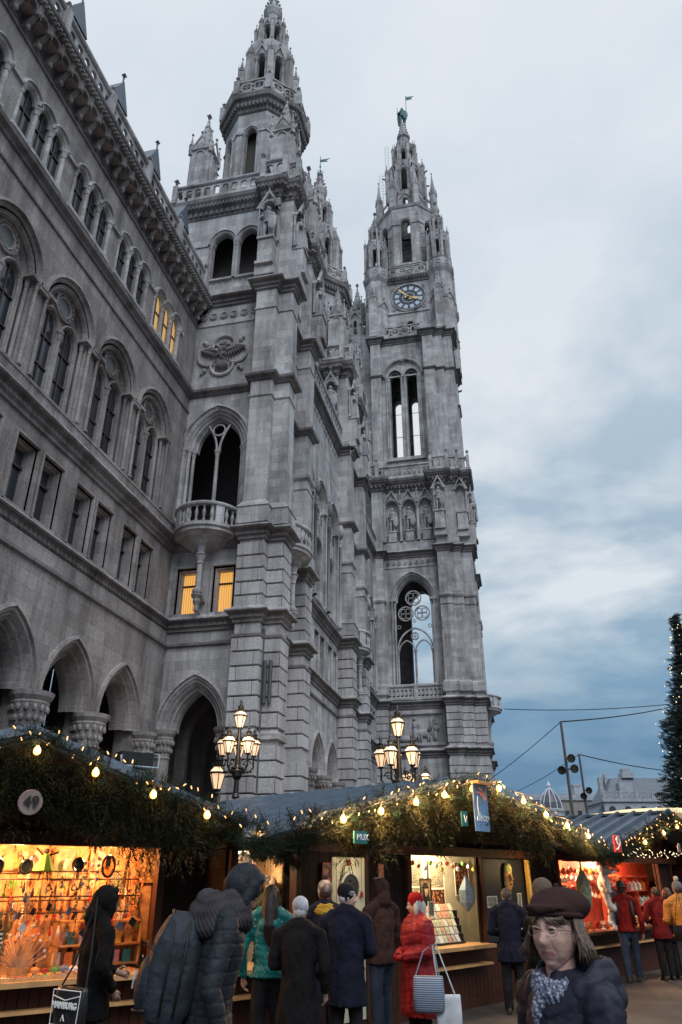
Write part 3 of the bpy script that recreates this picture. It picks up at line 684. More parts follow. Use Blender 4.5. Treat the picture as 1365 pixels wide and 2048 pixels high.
balcony(-11.1,25,-PI/2,13.95,1.3); balcony(-8.8,27.35,0,13.95,1.3,.6); balcony(-8.95,42.15,0,13.95,1.2,.6)
m=MB(); m.box(-9.2,-8.7,25.6,29.0,13.86,14.0); part(m,'balcony_floor',ST)
# pedestals of the giant pier pilasters and their caps
mb=MB()
pl=[(.16,14.08),(.16,14.75),(.2,14.78),(.1,14.95),(.04,15.05),(0,15.1)]
mb.sweep(PP,[(0,14.08)]+pl); mb.sweep(PP,[(0,20.05),(.05,20.08),(.05,20.15),(0,20.18)]); part(mb,'pilaster_base',ST)
for (y0,y1,xi,xx,xo) in ((29.0,29.9,-8.8,-8.15,-9.1),(39.6,40.5,-9.1,-8.3,-8.95),(43.8,44.8,-8.95,-8.35,-9.9)):
    mb=MB(); p=[(xi,y0),(xx,y0),(xx,y1),(xo,y1)]; mb.sweep(p,[(0,14.08)]+pl); mb.sweep(p,[(0,18.4),(.12,18.5),(.14,18.65),(0,18.75)]); mb.sweep(p,[(0,17.9),(.05,17.93),(.05,18.0),(0,18.03)]); part(mb,'pilaster_base',ST)
# twin slit lamps/downpipe on the corner pier
m=MB(); 
for x in (-8.3,-8.1): m.tube([(x,24.6,7.2),(x,24.6,8.7)],.07,6)
m.tube([(-8.44,24.66,0),(-8.44,24.66,9.9)],.06,6); part(m,'downpipe',pm('dull_lead',(.08,.08,.085),rough=.5))
# ---------------------------------------------------------------- statues (one continuous surface each)
def remesh(mb,voxel,name,mats,smooth=6,parent=None,disp=None):
    me=bpy.data.meshes.new(name+'_raw'); me.from_pydata(mb.v,[],mb.f); me.update()
    t=bpy.data.objects.new(name+'_raw',me); COL.objects.link(t)
    md=t.modifiers.new('r','REMESH'); md.mode='VOXEL'; md.voxel_size=voxel; md.use_smooth_shade=True
    if smooth: s=t.modifiers.new('s','SMOOTH'); s.factor=.5; s.iterations=smooth
    dg=bpy.context.evaluated_depsgraph_get(); dg.update()
    m2=bpy.data.meshes.new_from_object(t.evaluated_get(dg)); m2.name=name
    bpy.data.objects.remove(t); bpy.data.meshes.remove(me)
    m2.materials.clear()
    for m in (mats if isinstance(mats,(list,tuple)) else [mats]): m2.materials.append(m)
    n=len(m2.vertices)
    if disp is not None:
        co=np.empty(n*3,'f'); m2.vertices.foreach_get('co',co); co=co.reshape(-1,3); no=np.empty(n*3,'f'); m2.vertex_normals.foreach_get('vector',no); no=no.reshape(-1,3)
        co=co+no*disp(co,no)[:,None]; m2.vertices.foreach_set('co',co.ravel())
    m2.polygons.foreach_set('use_smooth',[True]*len(m2.polygons)); m2.update()
    o=bpy.data.objects.new(name,m2); COL.objects.link(o)
    if parent: o.parent=parent
    return o
def limb(m,pts,rs,n=10):
    # tapered limb of overlapping balls and cones
    P=[Vector(p) for p in pts]
    for i in range(len(P)-1):
        a,b=P[i],P[i+1]; d=b-a; L=d.length
        if L<1e-5: continue
        m.lathe([(0,-rs[i]),(rs[i]*.7,-rs[i]*.7),(rs[i],0),(rs[i+1],L),(rs[i+1]*.7,L+rs[i+1]*.7),(0,L+rs[i+1])],a,n,axis=d/L)
def statue_mesh(shield=True,pose=0):
    m=MB(); 
    for s in (-1,1):
        limb(m,[(s*.1,0,1.0),(s*.12,-.04,.55),(s*.13,0,.1)],[.12,.085,.06]); m.ball((s*.14,-.06,.06),(.06,.13,.06),8,6)
    if pose==1: m.lathe([(.3,.03),(.27,.4),(.2,.95),(.17,1.1)],(0,0,0),12)
    m.lathe([(.02,.8),(.2,.85),(.17,1.05),(.2,1.3),(.23,1.45),(.15,1.55),(.06,1.6),(.05,1.7)],(0,0,0),12)
    m.ball((0,-.02,1.76),(.095,.11,.13),10,8); m.ball((0,.03,1.8),(.12,.12,.11),8,6)
    limb(m,[(-.22,0,1.45),(-.33,-.05,1.2),(-.16,-.24,1.12)],[.08,.065,.05]); limb(m,[(.22,0,1.45),(.34,.0,1.2),(.3,-.15,.98)],[.08,.065,.05])
    limb(m,[(-.2,.1,1.45),(-.3,.14,.9),(-.25,.15,.15)],[.1,.12,.1])
    limb(m,[(.15,.13,1.45),(.15,.17,.9),(.1,.15,.2)],[.1,.14,.13])
    if shield: m.ball((.26,-.22,.72),(.2,.06,.42),12,8)
    limb(m,[(-.34,-.2,1.75),(-.33,-.2,.05)],[.025,.025],6)
    return m
def folds(a,f=26):
    return lambda co,no: a*np.sin(f*np.arctan2(co[:,1],co[:,0]))*(co[:,2]<1.4)
statA=remesh(statue_mesh(True,0),.02,'statue',SL,3,disp=folds(.008)); statB=remesh(statue_mesh(False,1),.02,'statue',SL,3,disp=folds(.014,18))
stat_used=[False,False]
def statue(x,y,z,h,ang,kind=0,mat=None,name='statue'):
    src=(statA,statB)[kind]
    if not stat_used[kind] and mat is None: o=src; stat_used[kind]=True
    else: o=src.copy(); COL.objects.link(o)
    o.parent=None; o.name=name
    o.location=(x,y,z); o.scale=(h/1.9,)*3; o.rotation_euler=(0,0,ang); par(o,hall); return o
# ---------------------------------------------------------------- bell tower upper body (x -14.2..-7.95, y 25..31.3)
BT=[]   # parts copied to the second bell tower
def bp(m,name,mat=ST,smooth=False): o=part(m,name,mat,smooth=smooth); BT.append(o); return o
AX,AY=-11.1,28.15
body=[(-14.2,25.0),(-9.45,25.0),(-9.45,24.45),(-8.6,24.45),(-8.6,24.8),(-8.0,24.8),(-8.0,25.7),(-8.7,25.7),(-8.7,29.1),(-8.25,29.1),(-8.25,30.7),(-14.2,30.7)]
mb=MB()
ow=[dict(c=14.2-11.64,h=.56,sill=27.75,spring=30.15,kind='pointed',k=1.25),dict(c=14.2-10.26,h=.56,sill=27.75,spring=30.15,kind='pointed',k=1.25)]
sw_=[dict(c=.95,h=.48,sill=27.75,spring=30.15,kind='pointed',k=1.25),dict(c=2.4,h=.48,sill=27.75,spring=30.15,kind='pointed',k=1.25)]
level(mb,body,26.6,32.6,{0:ow,7:sw_},closed=True,depth=.3)
bp(mb,'belfry_wall')
mb=MB(); mb.sweep(body,[(0,26.6),(.14,26.7),(.14,27.0),(.05,27.1),(.05,27.12),(0,27.14)],True)
fbox(mb,Fr(body[0],body[1]),-.06,1.75,30.1,30.22,-.02,.06)
for f,ops in ((Fr(body[0],body[1]),ow),(Fr(body[7],body[8]),sw_)):
    for o in ops:
        mold(mb,f,o['c'],o['h'],None,30.15,'pointed',[(.22,0),(.22,.1),(.15,.12),(.12,.04),(.04,.04),(0,0),(-.03,-.08),(-.04,-.2),(-.04,-.3)],k=1.25)
        for s_ in (-1,1): 
            fcol(mb,f,o['c']+s_*(o['h']+.06),.03,27.75,30.15,.06,8,.28)
        # little balustrade below each opening
        wall(mb,f,o['c']-.55,o['c']+.55,27.1,27.65,[dict(c=o['c']+q,h=.11,sill=27.18,spring=27.42,kind='round',n=3) for q in (-.32,0,.32)],.1,True,.02)
        fbox(mb,f,o['c']-.62,o['c']+.62,27.65,27.75,-.1,.14)
bp(mb,'belfry_trim')
mb=MB(); mb.box(-12.8,-9.2,26.3,26.4,27,32.5); mb.box(-9.4,-9.3,26.4,30.5,27,32.5); bp(mb,'belfry_shade_lining',pm('shade_dark_room_wall',(.035,.028,.026)))  # walls inside the belfry, shade put into their dark colour
mb=MB(); mb.sweep(body,[(0,32.05),(.05,32.1),(.05,32.2),(.12,32.3),(.15,32.5),(.3,32.62),(.3,32.8),(.4,32.95),(.44,33.15),(.2,33.25)],True)
dent(mb,body,32.62,32.8,.1,.1,.2,out=.28,closed=True); dent(mb,body,32.22,32.5,.12,.16,.28,out=.03,closed=True)
bp(mb,'cornice',SD)
mb=MB(); parapet(mb,[(x+(.3 if x>-8.9 else (-.3 if x<-14 else 0)),y-(.3 if y<25.5 else (-.3 if y>30.6 else 0))) for x,y in body],33.25,34.45,.46,closed=True,fin=True)
for x,y in ((-14.5,24.7),(-12.3,24.7),(-9.5,24.15),(-7.75,24.5),(-7.75,25.7),(-8.0,31.0),(-14.5,31.0)): finial(mb,x,y,34.5,.42)
bp(mb,'balustrade')
mb=MB(); mb.box(-14.2,-8.1,24.9,30.7,33.1,33.3); bp(mb,'tower_floor')
def nicheset(x,y,fr,u,z0,zt,w=.9,ki=0,ang=0,st=True):
    m=MB(); f=fr
    fbox(m,f,u-w*.46,u+w*.46,z0-1.6,z0-.15,0,.55); fbox(m,f,u-w*.52,u+w*.52,z0-.15,z0,0,.62); fbox(m,f,u-w*.55,u+w*.55,z0-1.75,z0-1.6,0,.66); fbox(m,f,u-w*.6,u+w*.6,z0-2.3,z0-1.75,0,.5)
    for s_ in (-1,1): fcol(m,f,u+s_*w*.52,.1,z0,zt,.07,8,.25)
    mold(m,f,u,w*.46,None,zt,'pointed',[(.08,0),(.08,.4),(0,.4),(-.05,.3),(-.05,0)],k=1.2)
    gablet(m,f,u,w*.62,zt,w*1.25,.3,.13,4)
    return m
fA=Fr(body[2],body[3]); m=nicheset(0,0,fA,.42,28.9,31.0,.8); bp(m,'statue_niche')
fA2=Fr(body[5],body[6]); m=nicheset(0,0,fA2,.4,28.9,31.0,.75); bp(m,'statue_niche'); fA3=Fr(body[9],body[10]); m=nicheset(0,0,fA3,.9,28.9,31.0); bp(m,'statue_niche')
def bst(*a,**k): o=statue(*a,**k); BT.append(o); return o
bst(-9.03,24.1,28.9,2.15,0,0); bst(-7.65,25.2,28.9,2.15,PI/2,1); bst(-7.9,30.0,28.9,2.15,PI/2,0)
# corner pinnacles standing on the gallery
for x,y in ((-13.55,25.6),(-8.85,25.5),(-8.85,30.2),(-13.55,30.2)): mb=MB(); pinnacle(mb,x,y,33.3,1.15,4.3,3.2,4,cr=5); bp(mb,'corner_pinnacle')
# octagonal lantern
def ostage(cx,cy,ap,z0,z1,hw,sill,spring,k=1.3,depth=.35,butt=0,btop=1.2,gab=0,hood=True,mat=ST,dark=True,cornerw=.0):
    o=octa(cx,cy,ap); m=MB(); fs=segs(o,True); ops={}
    for i,f in enumerate(fs): ops[i]=[dict(c=f.L/2,h=hw,sill=sill,spring=spring,kind='pointed',k=k,n=5)]
    level(m,o,z0,z1,ops,True,depth,True)
    for f in fs:
        if hood: 
            mold(m,f,f.L/2,hw,None,spring,'pointed',[(hw*.42,0),(hw*.42,.09),(hw*.25,.1),(hw*.2,.03),(0,.03),(-.04,-.12)],k=k,n=6)
            for s_ in (-1,1): fcol(m,f,f.L/2+s_*(hw+.08),.02,sill,spring,.06,7,.25)
        if gab: gablet(m,f,f.L/2,f.L*.36,spring+hw*.5,gab,.02,.09,3)
    if butt:
        for (x,y) in o:
            d=Vector((x-cx,y-cy)).normalized(); px,py=x+d.x*butt*.5,y+d.y*butt*.5
            pinnacle(m,px,py,z0,butt,(z1-z0)*btop,butt*3.4,4,niche=False,rot=math.atan2(d.y,d.x)+PI/4,cr=4)
    return m
mb=ostage(AX,AY,2.08,33.3,42.2,.33,36.0,39.7,k=1.4); o8=octa(AX,AY,2.08)
mb.sweep(o8,[(0,35.0),(.22,35.05),(.1,35.35),(0,35.5)],True); bandgap(mb,o8,39.7,.45)
bp(mb,'octagon_wall'); mb=MB(); mb.lathe([(1.6,33.4),(1.6,42)],(AX,AY,0),8,ph=PI/8); bp(mb,'belfry_shade_lining',MATS['shade_dark_room_wall'])  # dark core added inside the octagon in place of shade
mb=MB(); mb.sweep(o8,[(0,41.4),(.1,41.5),(.12,41.8),(.26,42.0),(.3,42.2),(.4,42.35),(.43,42.6),(.45,42.75),(.1,42.85)],True)
dent(mb,octa(AX,AY,2.26),41.75,42.1,.1,.14,.22,out=.0,closed=True); dent(mb,octa(AX,AY,2.46),42.3,42.5,.08,.1,.16,out=0,closed=True)
bp(mb,'cornice',SD)
def tracery_rail(m,path,z0,z1,closed=True,fin=.3):
    m.sweep(path,[(-.12,z0),(.04,z0),(.04,z0+.14),(-.12,z0+.14),(-.12,z0)],closed); m.sweep(path,[(-.12,z1-.12),(.06,z1-.12),(.06,z1),(-.12,z1),(-.12,z1-.12)],closed)
    h=(z1-z0-.26)/2; zc=(z0+z1)/2+.01
    for f in segs(path,closed):
        n=max(2,round((f.L-.4)/(h*2))); st=(f.L-.44)/n
        for i in range(n):
            u=.22+st*(i+.5); ringm(m,f,u,zc,[(h*1.02,-.1),(h*1.02,.02),(h*.72,.02),(h*.72,-.1)],8)
            for a in (0,PI/2,PI,3*PI/2): ringm(m,f,u+h*.42*math.cos(a+PI/4),zc+h*.42*math.sin(a+PI/4),[(h*.42,-.08),(h*.42,0),(h*.28,0),(h*.28,-.08)],6)
    for p in path: m.cbox((p[0],p[1],(z0+z1)/2),(.34,.34,z1-z0+.05)); 
    if fin:
        for p in path: finial(m,p[0],p[1],z1,fin)
mb=MB(); tracery_rail(mb,octa(AX,AY,2.38),42.85,44.0,fin=.38); bp(mb,'tracery_balustrade')
mb=ostage(AX,AY,1.42,42.8,49.5,.25,44.9,47.6,k=1.3,butt=.38,btop=.74,gab=1.1); bp(mb,'lantern_stage')
mb=ostage(AX,AY,.84,49.3,52.9,.19,50.1,51.7,k=1.3,butt=.22,btop=.8,gab=.75)
mb.lathe([(1.1,49.2),(1.12,49.4),(.9,49.6)],(AX,AY,0),8,ph=PI/8)
bp(mb,'lantern_stage')
mb=MB(); mb.lathe([(.8,52.6),(.6,53.0),(.5,53.5),(.48,53.9),(.56,54.1),(.66,54.5),(.63,54.8),(.52,55.0),(.4,55.4),(.28,55.8),(.24,56.3),(.16,56.6),(.1,56.9)],(AX,AY,0),10)
for i in range(8):
    a=2*PI*i/8; crockets(mb,(AX+.6*math.cos(a),AY+.6*math.sin(a),54.8),(AX+.2*math.cos(a),AY+.2*math.sin(a),56.6),4,.1); mb.ball((AX+.6*math.cos(a),AY+.6*math.sin(a),53.1),.1,5,4)
bp(mb,'spire_cap')
def vane(cx,cy,z,s=1.0):
    m=MB(); m.tube([(cx,cy,z-.3),(cx,cy,z+2.3*s)],.035*s,5); m.ball((cx,cy,z+1.0*s),.09*s,6,5)
    m.lathe([(.28*s,0),(.24*s,.2*s),(.06*s,.5*s)],(cx,cy,z-.2),8)
    for i in range(6):
        a=2*PI*i/6; m.tube([(cx+.05*math.cos(a),cy+.05*math.sin(a),z),(cx+.3*s*math.cos(a),cy+.3*s*math.sin(a),z+.2*s),(cx+.12*s*math.cos(a),cy+.12*s*math.sin(a),z+.4*s)],.03*s,4)
    m.add([(cx+.04,cy-.01,z+1.9*s),(cx+.9*s,cy-.01,z+1.85*s),(cx+.5*s,cy-.01,z+1.7*s),(cx+.7*s,cy-.01,z+1.5*s),(cx+.04,cy-.01,z+1.6*s),(cx+.04,cy+.02,z+1.9*s),(cx+.9*s,cy+.02,z+1.85*s),(cx+.5*s,cy+.02,z+1.7*s),(cx+.7*s,cy+.02,z+1.5*s),(cx+.04,cy+.02,z+1.6*s)],[(0,1,2,3,4),(9,8,7,6,5)]+[(j,j+5,(j+1)%5+5,(j+1)%5) for j in range(5)])
    return m
bp(vane(AX,AY,56.8),'weather_vane',COP)
for o in list(BT): shift(o,-.45,14.8)
# ---------------------------------------------------------------- CLOCK TOWER
CX,CY,Y0,Y1=-5.85,60.9,56.3,65.5
def cpath(o=0,xl=-9.8,j=1.35,sep=True):
    # camera side: wall between corner piers, each corner a cluster of three stepped piers
    a=Y0+o; x0,x1=-10.0+o*.6,-1.75-o*.6
    f=[(x0,a-.2*j),(x0+.95,a-.2*j),(x0+.95,a+.25),(x1-2.75,a+.25),(x1-2.75,a-.5*j),(x1-1.75,a-.5*j),(x1-1.75,a-.25*j),(x1-.9,a-.25*j),(x1-.9,a),(x1,a),(x1,a+2.4),(x1-.4,a+2.4),(x1-.4,Y1-2.4),(x1,Y1-2.4),(x1,Y1-o),(x0,Y1-o)]
    return f
c0=cpath(); F=segs(c0,True)
FL_=F[2].L  # front wall between piers  x -9.05..-4.5
g_arch=dict(c=FL_/2,h=1.7,sill=0,spring=6.2,kind='pointed',k=1.4)
mb=MB(); level(mb,c0,0,13.9,{2:[g_arch]},True,.8); part(mb,'clock_tower_base',ST)
arch_trim(F[2],g_arch,mat=ST)
mb=MB(); mb.box(-9.2,-4.2,57.6,57.7,0,10); part(mb,'shade_dark_doorway',SV)  # back wall of the arch, shade put into its dark stone
mb=MB()
for s_,e_ in ((3,11),): 
    rust(mb,c0[s_:e_],0,9.54); rust(mb,c0[s_:e_],10.6,13.25); part(mb,'rusticated_pier',SR); mb=MB()
rust(mb,c0[0:3],0,9.54); rust(mb,c0[0:3],10.6,13.25)
part(mb,'rusticated_pier',SR)
cp=c0[:15]
def cb(z,b=1.0,path=None,closed=True,d=True,mat=SD): band(z,b,mat,path or c0,d) if not closed else cband(z,b,path or c0,d,mat)
def cband(z,b,path,d,mat=SD):
    cornice(path,[(0,z-.42*b),(.08*b,z-.4*b),(.08*b,z-.3*b),(.16*b,z-.24*b),(.16*b,z-.1*b),(.3*b,z-.05*b),(.34*b,z)],'cornice',mat,True,((z-.24*b),(z-.1*b),.13,.08*b+.1,.28) if d else None,[(.34*b,z),(.34*b,z+.05),(.2*b,z+.1),(.1*b,z+.2),(0,z+.24)])
cb(10.2,1.1); cb(13.8,1.2)
# relief panel with figures under the balcony
m=MB(); f=F[2]; fbox(m,f,.25,FL_-.25,12.9,13.15,0,.2); fbox(m,f,.25,FL_-.25,10.6,10.8,0,.2); fbox(m,f,.2,.42,10.8,12.9,0,.2); fbox(m,f,FL_-.42,FL_-.2,10.8,12.9,0,.2)
part(m,'relief_frame',ST)
m=MB(); P=f.p
def fig(u,z,s,lean=0):
    m.ball(P(u+lean*1.6*s,z+1.62*s,.16),.12*s,7,6); m.ball(P(u+lean*s,z+1.15*s,.12),(.2*s,.12,.3*s),8,6); m.ball(P(u,z+.55*s,.1),(.22*s,.12,.5*s),8,6); m.tube([P(u+lean*s,z+1.35*s,.15),P(u+.35*s,z+1.1*s,.2),P(u+.45*s,z+1.3*s,.2)],.06*s,5)
fig(2.0,10.95,1.0); fig(3.5,10.9,.8,.1); fig(.9,10.9,.8,-.1)
m.ball(P(2.6,11.5,.1),(.7,.14,.28),10,7); m.tube([P(3.05,11.6,.12),P(3.25,12.1,.15),P(3.3,12.5,.15),P(3.5,12.45,.15)],[.18,.13,.12,.06],7)
for u in (2.2,2.4,2.9,3.05): m.tube([P(u,11.4,.12),P(u+.1,11.1,.12),P(u,10.8,.1)],[.09,.06,.05],5)
m.ball(P(1.3,11.1,.1),(.5,.14,.22),8,6)
part(m,'horseman_relief',SL,smooth=True)
# main loggia arch with rich tracery, open through the tower
bx=dict(c=FL_/2,h=1.62,sill=14.7,spring=22.0,kind='pointed',k=1.45,n=12)
mb=MB(); level(mb,c0,13.9,27.2,{2:[bx],14:[dict(c=5.1,h=1.15,sill=14.9,spring=24.2,kind='pointed',k=1.45)]},True,.7); part(mb,'clock_tower_shaft',ST)
F[14]  # back wall gets its own opening
def tracery_window(f,o,mat=ST):
    c,h,sp,k=o['c'],o['h'],o['spring'],o['k']; m=MB()
    mold(m,f,c,h,None,sp,'pointed',[(.28,0),(.28,.14),(.18,.18),(.14,.05),(.04,.05),(0,0),(-.05,-.12),(-.1,-.08),(-.15,-.25),(-.22,-.25),(-.26,-.45),(-.3,-.45),(-.3,-.65)],k=k,n=12)
    for s_ in (-1,1):
        for d,w in ((h+.1,.06),(h-.12,-.14)): fcol(m,f,c+s_*d,w,o['sill'],sp,.09,8,.35)
        fbox(m,f,c+s_*(h+.02)-.25,c+s_*(h+.02)+.25,sp-.02,sp+.1,-.3,.16)
        for d,w in ((h-.24,-.35),): fcol(m,f,c+s_*d,w,o['sill'],18.0,.09,8,.3)
    hi=h-.3; w0,w1=-.42,-.3
    # big sub arch with two lights
    mold(m,f,c,hi-.02,None,18.1,'pointed',[(.12,w0),(.12,w1),(0,w1),(0,w0)],k=1.25,n=8)
    for s_ in (-1,1):
        mold(m,f,c+s_*hi*.5,hi*.5-.08,None,17.9,'pointed',[(.09,w0),(.09,w1),(0,w1),(0,w0)],k=1.5,n=6)
    fcol(m,f,c,-.36,o['sill'],17.95,.09,8,.3)
    q=lambda u,z,r: ([ringm(m,f,u,z,[(r,w0),(r,w1),(r*.86,w1),(r*.86,w0)],18)],[ringm(m,f,u+r*.42*math.cos(a),z+r*.42*math.sin(a),[(r*.4,w0+.02),(r*.4,w1-.02),(r*.3,w1-.02),(r*.3,w0+.02)],10) for a in (PI/4,3*PI/4,5*PI/4,7*PI/4)])
    q(c,19.1,.32); q(c-hi*.5,21.0,hi*.48); q(c+hi*.5,21.0,hi*.48); q(c,22.3,hi*.5)
    for u,z,r in ((c-hi*.93,19.9,.16),(c+hi*.93,19.9,.16),(c,20.35,.13)): ringm(m,f,u,z,[(r,w0),(r,w1),(r*.75,w1),(r*.75,w0)],10)
    return m
part(tracery_window(F[2],bx),'tracery_window',ST)
mb=MB(); parapet(mb,[(-9.0,Y0-.05),(-4.55,Y0-.05)],13.95,15.05,.3,fin=False); mb.cbox((-6.8,Y0-.05,14.5),(.3,.25,1.15)); part(mb,'balustrade',ST)
balcony(-2.15,60.9,0,13.8,1.5)
# dark room colour with the shade put in, for the tower floor
DK=pm('shade_dark_room_wall',(.035,.028,.026))
mb=MB(); mb.sweep(c0[:15],[(0,14.3),(.18,14.34),(.18,15.0),(.1,15.1),(.02,15.2),(0,15.22)])
for z in (21.9,): mb.sweep(c0[3:15],[(0,z-.15),(.1,z-.05),(.14,z+.1),(0,z+.2)]); mb.sweep(c0[0:3],[(0,z-.15),(.1,z-.05),(.14,z+.1),(0,z+.2)]); mb.sweep(c0[3:15],[(0,z-.75),(.06,z-.7),(.06,z-.62),(0,z-.6)])
part(mb,'sill_course',ST)
cb(26.2,1.15); rosettes(F[2],[.35+.48*i for i in range(9)],25.3,.16)
m=MB(); m.sweep([c0[2],c0[3]],[(0,24.85),(.06,24.87),(.06,24.94),(0,24.96)]); part(m,'string_course',ST)
# statue gallery
c1=cpath(.12); F1=segs(c1,True)
mb=MB()
nw=F1[2].L; nich=[dict(c=nw*(i+.5)/3,h=nw/6-.14,sill=27.35,spring=30.6,kind='pointed',k=1.15,n=6) for i in range(3)]
level(mb,c1,27.2,33.0,{2:nich},True,.55); mb.box(-9.2,-4.2,57.05,57.15,27.2,32)
part(mb,'statue_gallery_wall',ST)
m=MB(); f=F1[2]
for i in range(4):
    u=nw*i/3; u=min(max(u,.1),nw-.1); fcol(m,f,u,.12,27.3,30.6,.1,8,.35); fbox(m,f,u-.06,u+.06,30.6,33,.05,.2); finial(m,*f.p(u,32.1,.2),.3)
for o in nich:
    mold(m,f,o['c'],o['h'],None,30.6,'pointed',[(.1,0),(.1,.14),(0,.14),(-.05,-.05)],k=1.15); gablet(m,f,o['c'],o['h']+.1,30.75,1.3,.1,.13,3); fbox(m,f,o['c']-.36,o['c']+.36,27.3,28.2,-.45,.12); fbox(m,f,o['c']-.42,o['c']+.42,28.2,28.32,-.45,.18)
part(m,'statue_niche',ST)
for i,o in enumerate(nich): p=f.p(o['c'],28.32,-.12); statue(p[0],p[1],28.32,2.3,0,0 if i!=1 else 0)
for idx,(u,ang) in ((4,(.5,0)),(8,(.45,0))):
    fr=F1[idx]; m=nicheset(0,0,fr,u,29.3,31.4,.85); part(m,'statue_niche',ST)
p=F1[4].p(.5,0,.42); statue(p[0],p[1],29.3,2.2,0,0)
p=F1[9].p(1.2,0,.35); m=nicheset(0,0,F1[9],1.2,28.8,31.4,.85); part(m,'statue_niche',ST); statue(p[0]+.1,p[1],28.8,2.3,PI/2,0)
mb=MB(); mb.sweep(c1,[(0,32.0),(.1,32.1),(.14,32.35),(.34,32.5),(.4,32.75),(.6,32.9),(.66,33.1),(.1,33.2)],True); dent(mb,c1,32.3,32.6,.14,.3,.34,out=.06,closed=True); dent(mb,c1,32.72,32.86,.1,.1,.2,out=.44,closed=True); part(mb,'cornice',SD)
mb=MB(); gp=[(x+(.4 if x>-3.9 else (-.4 if x<-8.8 else 0)),y+(.45 if y>64 else (-.45 if y<57.5 else 0))) for x,y in c1]
parapet(mb,gp,33.2,34.5,.42,closed=True,fin=True)
for i in (0,1,4,5,7,9,10,13): finial(mb,gp[i][0],gp[i][1],34.5,.42)
part(mb,'balustrade',ST)
mb=MB(); mb.box(-10,-1.8,56.2,65.6,33.05,33.2); part(mb,'tower_floor',ST)
# belfry shaft with the tall twin openings, hollow
c2=cpath(.35,j=1.1); F2=segs(c2,True); nw=F2[2].L
def twin(f,c,sill=35.6): return [dict(c=c-.78,h=.5,sill=sill,spring=44.6,kind='pointed',k=1.25,n=6),dict(c=c+.78,h=.5,sill=sill,spring=44.6,kind='pointed',k=1.25,n=6)]
tws=twin(F2[2],nw/2)
mb=MB(); level(mb,c2[:15],33.2,49.0,{2:tws},depth=.9,back=False)
fbk=Fr(c2[14],c2[15]); wall(mb,fbk,0,fbk.L,33.2,49,[dict(c=q,h=.43,sill=37.0,spring=46.6,kind='pointed',k=1.25) for q in (4.55,6.3)],.8,True)
fl=Fr(c2[15],c2[0]); wall(mb,fl,0,fl.L,33.2,49,(),.3)
part(mb,'belfry_wall',ST)
m=MB(); f=F2[2]; c=nw/2
mold(m,f,c,1.72,None,44.6,'round',[(.3,0),(.3,.22),(.12,.26),(.05,.1),(-.05,.1),(-.1,-.02),(-.2,-.05),(-.3,-.12)],n=14)
for i in range(31):
    a=PI*(i+.5)/31; p=f.p(c+1.86*math.cos(a),44.6+1.86*math.sin(a),.2); m.cbox(p,(.1,.16,.22),ry=-(a-PI/2))
for o in tws: mold(m,f,o['c'],.5,None,44.6,'pointed',[(.24,0),(.24,.08),(.16,.08),(.12,-.0),(0,0),(-.05,-.2)],k=1.25)
for u in (c-1.42,c-1.6,c+1.42,c+1.6,c-.16,c+.16): fcol(m,f,u,.06,35.5,44.6,.09,8,.45)
m.ball(f.p(c,46.4,.05),.3,8,6); ringm(m,f,c,46.4,[(.42,0),(.42,.1),(.34,.1),(.34,0)],12)
fbox(m,f,.0,nw,44.52,44.64,0,.1); fbox(m,f,.3,nw-.3,35.3,35.6,0,.2)
part(m,'twin_opening_trim',ST)
m=MB()
for z in (44.6,): m.sweep(c2[3:15],[(0,z-.2),(.08,z-.1),(.16,z),(.16,z+.08),(0,z+.2)]); m.sweep([c2[15]]+c2[0:3],[(0,z-.2),(.08,z-.1),(.16,z),(.16,z+.08),(0,z+.2)])
part(m,'string_course',SD)
for z in (38.5,41.0,43.6):
    m=MB(); m.tube([(-8.3,58,z),(-3.7,58,z)],.03,4); part(m,'tie_rod',IRN)
cband(49.0,1.3,c2,True)
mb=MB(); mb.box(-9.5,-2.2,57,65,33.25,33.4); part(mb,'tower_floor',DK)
# small gothic turret buttress at the left of the shaft
mb=MB(); pinnacle(mb,-10.4,56.0,33.3,1.0,3.9,3.4,4,cr=5); part(mb,'corner_pinnacle',ST)
# clock stage
mb=MB(); tracery_rail(mb,[(-8.95,56.75),(-4.75,56.75)],49.3,50.6,False,0); part(mb,'tracery_balustrade',ST); mb=MB()
tracery_rail(mb,[(-2.7,56.6),(-2.0,56.9),(-2.0,58.5)],49.3,50.6,False,0); part(mb,'tracery_balustrade',ST)
sqc=[(-8.9,57.2),(-2.8,57.2),(-2.8,64.6),(-8.9,64.6)]
mb=MB(); level(mb,sqc,49.0,57.4,{0:[dict(c=3.05,h=.32,sill=50.2,spring=51.1,kind='round',n=5)]},True,.3)
part(mb,'clock_stage_wall',ST)
tur=[(-9.15,57.5),(-2.55,57.5),(-2.55,64.3),(-9.15,64.3)]
TUR=[]
mb=MB(); x,y=tur[0]; o8=octa(x,y,1.12)
level(mb,o8,49.2,57.3,{i:[dict(c=segs(o8,True)[i].L/2,h=.16,sill=51.2,spring=53.0,kind='pointed',k=1.3,n=3)] for i in (0,2,6)},True,.25)
for i,f in enumerate(segs(o8,True)):
    if i%2: gablet(mb,f,f.L/2,f.L*.5,53.2,.7,.02,.1,2)
mb.sweep(o8,[(0,53.1),(.05,53.12),(.05,53.2),(0,53.22)],True)
mb.sweep(o8,[(0,56.6),(.06,56.7),(.2,57.0),(.26,57.3),(0,57.4)],True)
pinnacle(mb,x-.25,y-1.05,49.2,.8,5.0,3.2,4,niche=True,cr=5)
mb.sweep(octa(x,y,1.1),[(0,57.3),(.1,57.35),(.1,58.4),(.16,58.5),(0,58.55)],True)
for f in segs(octa(x,y,1.2),True): ringm(mb,f,f.L/2,57.9,[(.3,0),(.3,.05),(.2,.05),(.2,-.02)],8)
t=part(mb,'corner_turret',ST); TUR.append(t)
